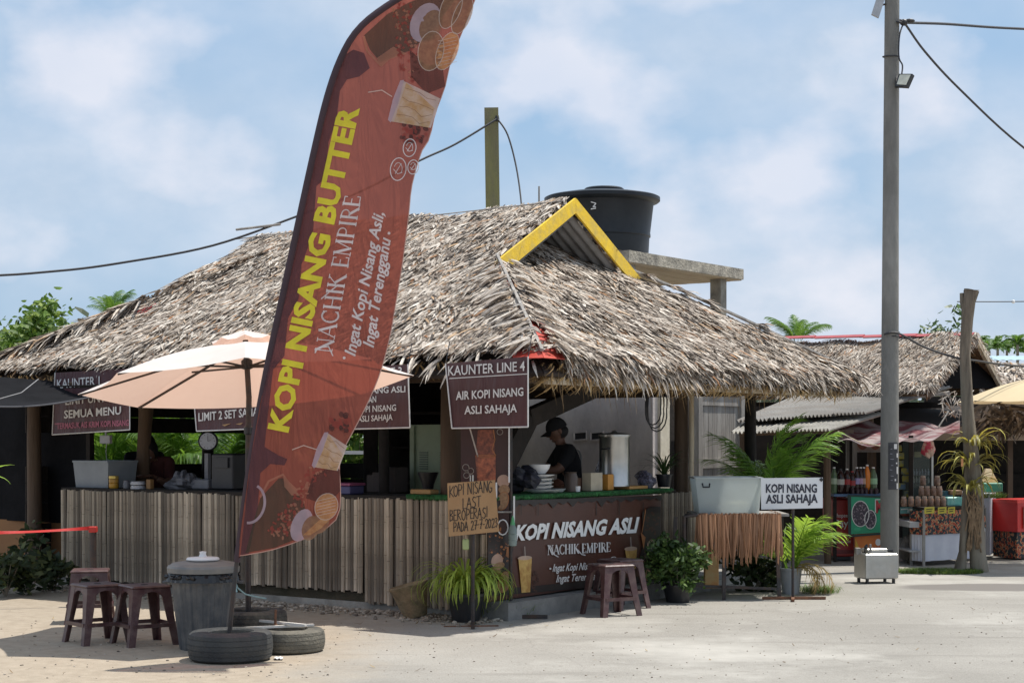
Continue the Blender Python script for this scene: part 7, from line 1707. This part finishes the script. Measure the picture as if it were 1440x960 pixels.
for (cx, cy, rx, ry) in ((1210, 722, 12, 18), (1224, 730, 8, 13)):
    d.ell(cx, cy, rx, ry, mat('drink_print', (.32, .25, .28), .5, (.04, .03, .045), 40, contrast=(.54, .60)), 0, .008+cx*1e-6); d.ring(cx, cy, rx, ry, 1, M_txtw, 0, .010)
d.ell(1206, 744, 5, 3, pm((.03, .4, .2), .5, 'green_badge'), 0, .010); d.text('M', (1232, 720), (1241, 720), 17, pm((.45, .03, .04), .5, 'red_print'), .05, up=(0, -1), off=.010); d.stroke([(1231, 720), (1231, 702), (1241, 702)], 1, M_txtw, .009); d.build('printed_picture', dt)
mb = MB(); mb.quad(PG(1202, 780, -.05), PG(1246, 780, -.05), PG(1246, 748, -.05), PG(1202, 751, -.05), .02); mb.build('front_board', mat('orange_board', (.62, .09, .02), .5, (.68, .22, .03), 1.4, contrast=(.4, .6)), dt)
d = Decal(planeY(21.18), 30); d.poly([(1203, 779), (1203, 757), (1212, 779)], pm((.72, .45, .05), .5, 'amber_print'), .006); d.ell(1235, 762, 4, 5, M_txtw, 0, .006); d.build('printed_picture', dt)
for px, dy in ((1174, .1), (1246, .1), (1174, .5), (1246, .5)):
    mb = MB(); a = GY(px, 21.2+dy); mb.beam(a, a+vz*(ztp-.02), .04, .04, up=(0, 1, 0)); mb.build('leg', M_wooddark, dt)
# bottles
M_cola = pm((.03, .012, .01), .15, 'cola')
def bottle(label, p, h, liquid, lab, capm, sc=1, group='soft drink bottles on the drinks table'):
    t = thing('drink_bottle', label, 'bottle', p, 0, group); r = .045*sc
    mb = MB(); mb.lathe(p, [(r*.85, 0), (r, .02), (r*.96, h*.30), (r, h*.6), (r*.9, h*.72), (r*.45, h*.88), (r*.32, h*.93), (r*.32, h*.96)], 14); mb.build('body', liquid, t, smooth=True)
    mb = MB(); mb.lathe(p+vz*h*.36, [(r*1.03, 0), (r*1.03, h*.22)], 14, cap=False); mb.build('label_band', lab, t, smooth=True)
    mb = MB(); mb.lathe(p+vz*h*.95, [(r*.38, 0), (r*.38, h*.05), (0, h*.052)], 10); mb.build('cap', capm, t)
lg = pm((.45, .55, .40), .2, 'lime_drink'); og = pm((.75, .22, .02), .2, 'orange_drink'); gr = pm((.10, .16, .08), .2, 'green_drink'); rd = pm((.35, .03, .03), .4, 'red_label'); vio = pm((.40, .34, .60), .4, 'violet_label'); lp_ = pm((.55, .35, .50), .4, 'pink_label'); glb = pm((.35, .60, .35), .4, 'green_label')
for (px, h, lq, lb_, cm, sc, lab) in ((1173, .33, gr, lg, M_white, .95, 'green bottle leftmost on the drinks table'), (1182, .31, M_cola, pm((.5, .5, .45), .4, 'pale_label'), M_blk, 1.25, 'dark bottle under a pale label, second from left on the drinks table'), (1191, .31, M_cola, rd, M_white, 1.15, 'cola bottle with red label and white cap, third from left'), (1198.5, .28, M_cola, rd, rd, 1.1, 'cola bottle with red label and red cap'), (1205, .33, M_cola, vio, M_white, .95, 'bottle with violet label, left of the pink-labelled one'), (1210.5, .33, M_cola, lp_, M_white, .9, 'bottle with pale pink label'), (1215, .33, M_cola, pm((.6, .4, .3), .4, 'peach_label'), M_white, .85, 'bottle with peach label beside the orange drink'), (1219.5, .36, og, og, M_white, .95, 'tall orange drink bottle'), (1228, .33, gr, glb, M_white, 1.1, 'green-labelled bottle nearest the utility pole')):
    bottle(lab, Vector(((px-720)/F*21.3, 21.3, ztp+.018)), h, lq, lb_, cm, sc)
ORD6 = [a+' small dark jar in the front row before the drink bottles' for a in ('leftmost', 'second from left', 'third from left', 'fourth from left', 'fifth from left', 'rightmost')]
for i, px in enumerate((1199, 1206, 1212, 1218, 1225, 1232)):
    simple('small_jar', ORD6[i], 'jar', Vector(((px-720)/F*21.22, 21.22, ztp+.018)), lambda m: m.lathe((0, 0, 0), [(.025, 0), (.028, .05), (.018, .06), (.02, .07), (0, .075)], 10), pm((.05, .03, .04), .3, 'dark_jar'), True, group='small dark jars before the bottles')
# steel machine on the ground
sm = thing('steel_machine', 'small stainless steel catering machine on the ground by the utility pole', 'machine', GY(1230, 18.2))
q = GY(1232, 18.25); rzm = R(12)
mb = MB(); mb.bevbox(q+vz*.185, (.38, .30, .27), .012, rzm); mb.build('body', M_steel, sm)
for sx in (-1, 1):
    for sy in (-1, 1):
        mb = MB(); c = q+Matrix.Rotation(rzm, 3, 'Z') @ Vector((sx*.15, sy*.11, .0)); mb.lathe(c, [(.018, 0), (.018, .055)], 10); mb.build('foot', M_blk, sm)
mb = MB(); mb.bevbox(q+Vector((-.02, .0, .345)), (.24, .16, .05), .01, rzm); mb.build('tray', M_steel, sm)
mb = MB(); c = q+Vector((-.12, -.05, .32)); mb.tube([c, c+vz*.07, c+vz*.085+Vector((.02, 0, 0))], .018, 8); mb.tube([q+Vector((.10, 0, .34)), q+Vector((.18, -.02, .345))], .014, 8); mb.build('handle', M_blk, sm)
mb = MB(); mb.beam(q+Vector((-.09, -.14, .31)), q+Vector((-.09, -.14, .42)), .02, .03, up=(0, 1, 0)); mb.build('bracket', M_greywood, sm); mb = MB(); mb.beam(q+Vector((-.19, .02, .30)), q+Vector((-.19, .02, .37)), .05, .1, up=(0, 1, 0)); mb.build('bracket', M_greywood, sm)
# pickle table with patterned cloth
def hatch(name, c1, c2, sc, th=.5):
    m = mat(name, c1, .7); t = m.node_tree; b = t.nodes['Principled BSDF']; co = nd(t, 'ShaderNodeTexCoord')
    v = nd(t, 'ShaderNodeTexVoronoi'); v.inputs['Scale'].default_value = sc; t.links.new(co.outputs['Object'], v.inputs['Vector'])
    r = nd(t, 'ShaderNodeValToRGB'); r.color_ramp.interpolation = 'CONSTANT'; e = r.color_ramp.elements
    e[0].color = (*c1, 1); e[1].position = .38; e[1].color = (*c2, 1); x = e.new(.62); x.color = (.55, .42, .22, 1); x = e.new(.72); x.color = (.02, .03, .04, 1)
    t.links.new(v.outputs['Distance'], r.inputs[0]); s = nd(t, 'ShaderNodeSeparateXYZ'); t.links.new(v.outputs['Color'], s.inputs[0])
    mm = nd(t, 'ShaderNodeMixRGB'); mm.inputs[2].default_value = (.02, .025, .03, 1); g_ = nd(t, 'ShaderNodeMath', operation='GREATER_THAN'); g_.inputs[1].default_value = .55; t.links.new(s.outputs[0], g_.inputs[0]); t.links.new(g_.outputs[0], mm.inputs[0]); t.links.new(r.outputs[0], mm.inputs[1]); t.links.new(mm.outputs[0], b.inputs['Base Color']); return m
M_batik = hatch('batik_cloth', (.34, .035, .02), (.40, .12, .05), 34)
pt_ = thing('pickle_table', 'open-sided table draped in red batik over white cloth, beside the utility pole', 'table', GY(1298, 20.9))
cA = GY(1299, 20.55); cB = GY(1348, 21.1)+Vector((.35, .1, 0)); cC = GY(1262, 21.5); hT = CAMZ+(HZ-713)/F*20.6
def drape(a, b, z0, z1, m, nm, off=0, wav=.012):
    dd = (b-a).normalized(); nn = Vector((dd.y, -dd.x, 0)); 
    if nn.y > 0: nn = -nn
    mb = MB(); mb.grid(lambda u, v: a*(1-u)+b*u+vz*(z0*(1-v)+z1*v)+nn*(off+wav*math.sin(u*26)*(1-v*.6)), 60, 6); return mb.build(nm, m, pt_, smooth=True)
drape(cA, cB, .06, .45, mat('white_cloth', (.66, .68, .74), .8, (.58, .60, .68), 4), 'cloth', -.012)
drape(cA, cB, .38, hT-.04, M_batik, 'cloth', .012); drape(cA+Vector((-.11, .2, 0)), cA, .38, hT-.04, M_batik, 'cloth', .014, .006)
drape(cA+Vector((-.10, .2, 0)), cA, .06, .45, MATS['white_cloth'], 'cloth', 0, .006)
mb = MB(); u1 = (cB-cA); u2 = (cC-cA); mb.add([cA+vz*hT, cB+vz*hT, cB+u2+vz*hT, cC+vz*hT, cA+vz*(hT-.03), cB+vz*(hT-.03), cB+u2+vz*(hT-.03), cC+vz*(hT-.03)], [(0, 1, 2, 3), (7, 6, 5, 4), (0, 4, 5, 1), (1, 5, 6, 2), (2, 6, 7, 3), (3, 7, 4, 0)]); mb.build('tabletop', M_wooddark, pt_)
for z_ in (.18, .5):
    mb = MB(); a, b_ = cC+vz*z_, cA+Vector((-.06, .05, z_)); mb.quad(a+vz*(.09 if z_ > .3 else .02), a, b_, b_+vz*(.09 if z_ > .3 else .02), .3) if False else mb.beam(a, b_, .20, .07 if z_ > .3 else .02); mb.build('shelf', pm((.50, .50, .50), .6, 'shelf_white'), pt_)
for q_ in (cC, cA+Vector((-.10, .22, 0)), cA, cB):
    mb = MB(); mb.beam(q_, q_+vz*(hT-.03), .03, .03, up=(0, 1, 0)); mb.build('leg', M_greywood, pt_)
simple('sack', 'grey-brown bags on the lowest shelf of the batik table', 'bags', GY(1280, 21.2)+vz*.03, lambda m: [m.ball((U(-.1, .08), U(-.05, .1), .12+U(-.05, .08)), (.09, .08, .13), 10, 7, lambda q: q*U(.85, 1.1)) for k in range(4)], pm((.24, .22, .20), .6, 'bag_grey'))
simple('sack', 'red goods on the upper shelf of the batik table', 'bags', GY(1279, 21.2)+vz*.56, lambda m: [m.ball((U(-.12, .1), U(-.05, .1), .06), (.06, .06, .05), 9, 6, lambda q: q*U(.85, 1.1)) for k in range(5)], mat('red_goods', (.45, .08, .03), .5, (.08, .05, .03), 20))
# glass jars in tiers
jp = mat('pickle_jar', (.30, .19, .13), .25, (.13, .07, .05), 25)
jo = None; k = 0; ORD = ['leftmost', 'second from left', 'third from left', 'fourth from left', 'fifth from left', 'sixth from left', 'seventh from left']
for tier, (y0, z0, pxs) in enumerate(((20.85, hT+.002, [1271, 1281, 1291, 1300, 1309, 1318, 1326]), (21.0, hT+.125, [1296, 1304, 1313, 1321]), (21.15, hT+.25, [1298, 1318]))):
    for px in pxs:
        p = Vector(((px-720)/F*y0, y0, z0)); k += 1; hh = .105; rr = .037
        if jo is None:
            jo = thing('pickle_jar', '', 'jar', p, 0, 'brown pickle jars stacked on the batik table')
            mb = MB(); mb.lathe(p, [(rr*.9, 0), (rr, .01), (rr, .085), (rr*.75, .10)], 14); mb.build('body', jp, jo, smooth=True)
            mb = MB(); mb.lathe(p+vz*.098, [(rr*.8, 0), (rr*.8, .022), (0, .024)], 14); mb.build('lid', pm((.40, .30, .24), .4, 'jar_lid'), jo)
            o = jo
        else: o = dup(jo, p)
        o['label'] = '%s jar, %s tier of the brown jar stack on the batik table' % (ORD[pxs.index(px)], ('bottom', 'middle', 'top')[tier])
simple('tub', 'turquoise tub beside the jars on the batik table', 'tub', GY(1341, 21.05)+vz*(hT+.0), lambda m: (m.bevbox((0, 0, .055), (.20, .15, .11), .01), m.box((0, -.078, .055), (.12, .004, .07))), mat('turquoise', (.10, .42, .38), .4, (.30, .55, .50), 6))
simple('tub', 'blue tub standing behind the turquoise tub', 'tub', GY(1331, 21.5)+vz*(hT+.0), lambda m: m.lathe((0, 0, 0), [(.06, 0), (.09, .17), (.085, .17), (.05, .02), (0, .02)], 18), pm((.10, .24, .32), .4, 'teal_tub'), True)
simple('tray', 'brown wooden tray of goods behind the turquoise tub', 'tray', GY(1343, 21.4)+vz*(hT+.125), lambda m: m.bevbox((0, 0, .03), (.16, .12, .06), .008), pm((.30, .17, .09), .6, 'tray_brown'))
M_pr = pm((.70, .60, .08), .5, 'price_yellow')
for i, (px, w_) in enumerate(((1307, 14), (1325, 12), (1338, 10))):
    t = thing('price_card', ['yellow price card nearest the table corner', 'yellow price card in the middle of the batik table edge', 'yellow price card nearest the dead trunk'][i], 'price card', W(px, 716, 20.55)); PQ = planeY(20.52+.012*i)
    mb = MB(); mb.quad(PQ(px-w_/2, 722, 0), PQ(px+w_/2, 721, 0), PQ(px+w_/2, 712, 0), PQ(px-w_/2, 713, 0), .004); mb.build('card', M_pr, t)
    d = Decal(PQ, 20); d.stroke([(px-w_*.3, 716), (px+w_*.3, 715)], 1.2, M_ink, .003); d.stroke([(px-w_*.3, 719), (px+w_*.2, 718)], 1.2, M_ink, .003); d.build('lettering', t)
t = thing('banner_strip', 'small teal and white printed strip at the left end of the batik table', 'strip', W(1280, 720, 20.9)); PQ = planeY(20.95)
mb = MB(); mb.quad(PQ(1266, 722, 0), PQ(1295, 721, 0), PQ(1295, 712, 0), PQ(1266, 713, 0), .004); mb.build('card', pm((.10, .26, .25), .5, 'teal_card'), t)
d = Decal(PQ, 20); d.ring(1283, 717, 4, 4, 1, M_txt, off=.004); d.stroke([(1267, 716), (1277, 715), (1277, 720)], 1, M_txt, .004); d.build('printed_picture', t)
# glass fridge
gf = thing('display_fridge', 'upright glass drinks fridge with silver frame right of the utility pole', 'fridge', GY(1297, 22.4)); Yf = 22.2
xa, xb = (1283-720)/F*Yf, (1311-720)/F*Yf; zt_2 = CAMZ+(HZ-619)/F*Yf
mb = MB(); mb.box(((xa+xb)/2, Yf+.35, zt_2/2), (xb-xa-.02, .5, zt_2-.02)); mb.build('body', pm((.05, .08, .07), .4, 'fridge_inner'), gf)
for a, b_ in (((xa, Yf, .3), (xa, Yf, zt_2)), ((xb, Yf, .3), (xb, Yf, zt_2)), ((xa-.012, Yf, zt_2), (xb+.012, Yf, zt_2)), ((xa-.012, Yf, .3), (xb+.012, Yf, .3))):
    mb = MB(); mb.beam(a, b_, .024, .024, up=(0, 1, 0)); mb.build('frame', M_steel, gf)
mb = MB(); mb.box(((xa+xb)/2, Yf+.02, (zt_2+.3)/2), (xb-xa-.03, .008, zt_2-.35)); mb.build('glass_door', mat('fridge_glass', (.12, .16, .15), .05, alpha=.8), gf)
for r_ in range(2):
    for i in range(6):
        mb = MB(); mb.lathe(Vector((xa+.03+i*.038, Yf+.06, .96+r_*.10)), [(.014, 0), (.015, .05), (.006, .07), (.006, .085), (0, .086)], 8); mb.build('bottle', pm((.36, .44, .40), .3, 'mint_bottle') if r_ == 0 else pm((.30, .40, .48), .3, 'ice_bottle'), gf)
mb = MB(); mb.box(((xa+xb)/2-.04, Yf+.07, 1.33), (.09, .01, .07)); mb.build('sticker', pm((.45, .50, .30), .5, 'sticker'), gf)
simple('red_bag', 'pink and red bag hanging by the glass fridge', 'bag', W(1305, 640, 21.9), lambda m: (m.ball((0, 0, .08), (.09, .05, .12), 10, 8, lambda q: q*U(.85, 1.15)),), mat('pink_bag', (.66, .48, .38), .6, (.55, .06, .10), 7, contrast=(.45, .52)))
simple('packet_display', 'colourful packets hanging between the utility pole and the fridge', 'packets', GY(1270, 22.4)+vz*.75, lambda m: [m.bevbox((U(-.07, .07), U(-.02, .02), .06+.1*i), (.10, .03, .085), .008) for i in range(7)], mat('packets', (.42, .40, .06), .5, (.10, .20, .30), 9, contrast=(.45, .55)))
# dead trunk with bromeliads
TYT = 19.75
dtk = thing('dead_tree', 'dead twin tree trunk with a forked top and plants growing on it', 'tree', GY(1362, TYT))
Tp = lambda px, py, dy=0: W(px, py, TYT+dy)
def gr(pts, r): 
    mb = MB(); mb.tube(pts, r, 14, jit=.07); return mb.build('trunk', M_trunk, dtk, smooth=True)
gr([GY(1378, TYT), Tp(1374, 770), Tp(1372, 700), Tp(1366, 640), Tp(1361, 580), Tp(1357, 500), Tp(1360, 450), Tp(1362, 425), Tp(1366, 408)], [.105, .088, .09, .085, .070, .062, .068, .078, .090])
gr([GY(1350, TYT-.03), Tp(1354, 775, -.03), Tp(1358, 720, -.03), Tp(1363, 650)], [.075, .05, .052, .05])
gr([Tp(1358, 440), Tp(1353, 425), Tp(1352, 412)], [.04, .025, .02])
mb = MB(); mb.lathe(Tp(1366, 408)-vz*.004, [(.094, 0), (0, .006)], 14, cap=False); mb.build('cut_top', M_palewood, dtk)
M_brom = mat('bromeliad_leaf', (.36, .33, .08), .5, (.17, .17, .05), 5, trans=.35, tcol=(.55, .45, .08), objrnd=.55)
bv = [blade_mesh('leaf', U(.42, .56), U(.036, .05), U(1.3, 2.2), M_brom, up0=U(.7, 1.3)) for i in range(7)]
br = thing('bromeliad', 'spiky olive and yellow epiphyte growing halfway up the dead trunk', 'plant', Tp(1366, 690))
for (px, py, n_) in ((1364, 688, 52), (1366, 655, 46), (1367, 625, 40)):
    for i in range(n_):
        a = U(0, 6.283); M_ = Matrix.Translation(Tp(px, py, 0)+Vector((math.cos(a)*.06, math.sin(a)*.06, U(-.04, .04)))) @ Matrix.Rotation(a, 4, 'Z') @ Matrix.Rotation(U(-.3, .45), 4, 'Y') @ Matrix.Scale(U(.45, 1.0), 4)
        inst(random.choice(bv), br, M_, 'leaf')
simple('moss_bark', 'fibrous brown root mat under the olive epiphyte', 'roots', Tp(1366, 715), lambda m: [m.tube([(U(-.09, .09), U(-.11, -.02), U(.1, .25)), (U(-.10, .10), -.12, 0), (U(-.1, .1), -.10, -U(.2, .5))], .008, 5) for i in range(26)], mat('root_fibre', (.25, .17, .10), .9, (.14, .09, .05), 20))
t = simple('tag', 'small orange tag on the olive epiphyte', 'tag', Tp(1353, 650, -.25), lambda m: m.box((0, 0, 0), (.025, .004, .09)), pm((.60, .26, .10), .5, 'orange_tag'))
# white draped counter, flag cloth, red ice chest
wd_ = thing('white_counter', 'white-covered stall counter just right of the dead trunk', 'counter', GY(1378, 22.3)); 
mb = MB(); A, B_ = GY(1352, 22.0), GY(1392, 21.6)
mb.grid(lambda u, v: A.lerp(B_, u)+vz*(.06+.78*v)+Vector((0, .012*math.sin(u*17)*(1-v), 0)), 30, 4); mb.quad(A+vz*.84, B_+vz*.84, B_+vz*.84+Vector((.3, .8, 0)), A+vz*.84+Vector((0, .8, 0))); mb.quad(B_+vz*.06, B_+vz*.06+Vector((.3, .8, 0)), B_+vz*.84+Vector((.3, .8, 0)), B_+vz*.84)
mb.build('cloth', MATS['white_cloth'], wd_, smooth=False)
d = Decal(planeY(21.58), 30); d.stroke([(1376, 712), (1381, 706), (1380, 730), (1374, 731)], 2.5, pm((.10, .02, .10), .5, 'plum_print'), .0); d.stroke([(1374, 720), (1381, 719)], 2.5, MATS['plum_print'], .0); d.build('printed_picture', wd_)
mb = MB(); mb.grid(lambda u, v: W(1366+20*u, 724+24*u-12*v*(1-u*.6), 19.9-.1*u), 8, 4); o = mb.build('rag', M_white, smooth=True); tag(o, 'white rag fluttering from the right side of the dead trunk', 'rag')
simple('green_crate', 'green crate with leafy vegetables beside the red ice chest', 'crate', GY(1392, 22.2)+vz*.845, lambda m: (m.bevbox((0, 0, .06), (.25, .3, .12), .01),), pm((.03, .25, .15), .5, 'green_crate'))
simple('sliced_bread', 'orange and cream wedge behind the green crate', 'food', GY(1389, 22.3)+vz*.965, lambda m: m.box((0, 0, .09), (.22, .2, .18), taper=.3), mat('orange_wedge', (.66, .38, .14), .6, (.75, .65, .45), 4))
grass_patch('vegetables', 'leafy green vegetables heaped in front of the red ice chest', lambda: W(1398+U(-14, 16), 700, 21.7+U(-.1, .1)), 350, .09, M_grass)
ic = thing('ice_chest', 'red ice chest standing on a batik-covered base at the right edge', 'ice chest', GY(1425, 22.4)); Yi = 22.0
xa, xm = (1391-720)/F*Yi, (1431-720)/F*21.7
zb_, zt3 = CAMZ+(HZ-745)/F*Yi, CAMZ+(HZ-702)/F*Yi
def wall4(p0, p1, p2, z0, z1, m, nm, par, out_=0):
    mb = MB(); pts = [p0, p1, p2, p2+(p0-p1)]; c = sum(pts, Vector())/4; pts = [c+(p-c)*(1+out_) for p in pts]
    mb.add([p+vz*z0 for p in pts]+[p+vz*z1 for p in pts], [(3, 2, 1, 0), (4, 5, 6, 7)]+[(i, (i+1) % 4, 4+(i+1) % 4, 4+i) for i in range(4)]); return mb.build(nm, m, par)
p0, p1 = GY(1391, 22.0), GY(1431, 21.55); p2 = p1+Vector((.75, .45, 0))
wall4(p0, p1, p2, zb_, zt3-.03, mat('ice_red', (.55, .025, .02), .35, (.46, .02, .018), 3), 'body', ic); wall4(p0, p1, p2, zt3-.03, zt3+.01, mat('ice_lid', (.62, .04, .03), .35), 'lid', ic, .03)
mb = MB(); a = p1.lerp(p2, .1); b_ = p1.lerp(p2, .9); n_ = Vector((.015, -.02, 0)); mb.quad(a+n_+vz*(zb_+.04), b_+n_+vz*(zb_+.04), b_+n_+vz*(zt3-.08), a+n_+vz*(zt3-.08), .004); mb.build('label_panel', mat('ice_label', (.55, .55, .45), .5, (.20, .28, .16), 14), ic)
bs = thing('batik_plinth', 'low batik-covered base under the red ice chest', 'stand', GY(1425, 22.4)); wall4(p0+Vector((.06, .03, 0)), p1+Vector((0, .03, 0)), p2+Vector((-.03, .03, 0)), .02, zb_-.004, M_batik, 'cloth', bs)
# shaded back of the right stalls
rs = thing('stall_shed', 'dark open shed behind the ice chest with plywood fascia', 'shed', GY(1400, 26))
mb = MB(); mb.quad(GY(1300, 27), GY(1640, 27), GY(1640, 27)+vz*2.2, GY(1300, 27)+vz*2.2, .04); mb.build('back_wall', M_wooddark, rs)
mb = MB(); mb.quad(W(1262, 619, 23.6), W(1620, 619, 23.6), W(1620, 597, 23.6), W(1262, 600, 23.6), .03); mb.build('fascia', mat('fascia_ply', (.30, .22, .14), .8, (.20, .145, .09), 4, .2, hnoise=(2, (.10, .08, .06))), rs)
mb = MB(); mb.quad(W(1250, 598, 23.6), W(1640, 596, 23.6), W(1640, 570, 27), W(1250, 570, 27), .04); mb.build('roof', M_wooddark, rs)
mb = MB(); mb.beam(GY(1420, 24), GY(1420, 24)+vz*1.9, .07, .07, up=(0, 1, 0)); mb.build('post', M_wood, rs)
mb = MB(); mb.box(W(1400, 720, 26.8), (1.2, .1, 1.2)); mb.build('shelf', M_wooddark, rs)
# cream umbrella on the right and roofs behind
ub2 = GY(1482, 20.3)
umbrella('cream umbrella cut by the right edge, with a dark valance beneath', (ub2.x, ub2.y, 0), 1.12, 1.98, 2.30, R(0), M_can2, 0, rz=R(20), n=8)
mb = MB()
for i in range(500):
    t_ = rnd(); p = W(1380+t_*140, 572+U(-8, 26), 21.6+U(-.3, .3)); blade(mb, p, Vector((U(-.9, .9), U(-.3, .2), -U(.0, .8))).normalized(), Vector((0, -1, .3)), U(.15, .4), .035, 0, U(-.3, .3))
o = mb.build('dead_creeper', mat('creeper', (.09, .055, .035), .9, attr=[(0, (.03, .02, .015)), (.7, (.10, .065, .04)), (1, (.20, .14, .09))])); o['kind'] = 'stuff'; o['label'] = 'dark tangle of dead leaves under the cream umbrella'
r3 = thing('far_thatched_roof', 'far thatched roof between the cream umbrella and the pale blue sheet roof', 'roof', GY(1430, 33))
a, b_ = W(1375, 545, 31), W(1520, 545, 31); mb = MB(); dn3 = Vector((0, -1, -.5)).normalized(); thatch_slope(mb, b_, (a-b_).normalized(), dn3, 0, 1.0, lambda q: (0, (a-b_).length), 10, 60, wd=(.03, .06)); mb.build('thatch', M_thatch, r3, kind='stuff')
mb = MB(); mb.quad(a-vz*.05, b_-vz*.05, b_-dn3*1.0-vz*.05, a-dn3*1.0-vz*.05, .02); mb.build('roof_lining', M_lining, r3)
for xx in (a, b_):
    mb = MB(); mb.beam(Vector((xx.x, xx.y+.2, 0)), xx+Vector((0, .2, -.04)), .08, .08, up=(0, 1, 0)); mb.build('post', M_wood, r3)
r4 = thing('sheet_roof', 'pale blue metal sheet roof far right below the distant palms', 'roof', GY(1430, 42)); A, B_ = W(1385, 506, 38), W(1540, 506, 38)
corr_sheet('roof_sheet', '', A, B_, B_+Vector((0, 4, .28)), A+Vector((0, 4, .28)), 14, mat('blue_sheet', (.42, .56, .62), .5, (.34, .48, .55), 3), .008, r4)
for xx in (A, B_):
    mb = MB(); mb.beam(Vector((xx.x, xx.y+.4, 0)), xx+Vector((0, .4, -.02)), .1, .1, up=(0, 1, 0)); mb.build('post', M_wood, r4)
# hide-nothing housekeeping: every top-level structure is tagged above
for o in S.objects:
    if o.type == 'LIGHT' or o.type == 'CAMERA': continue
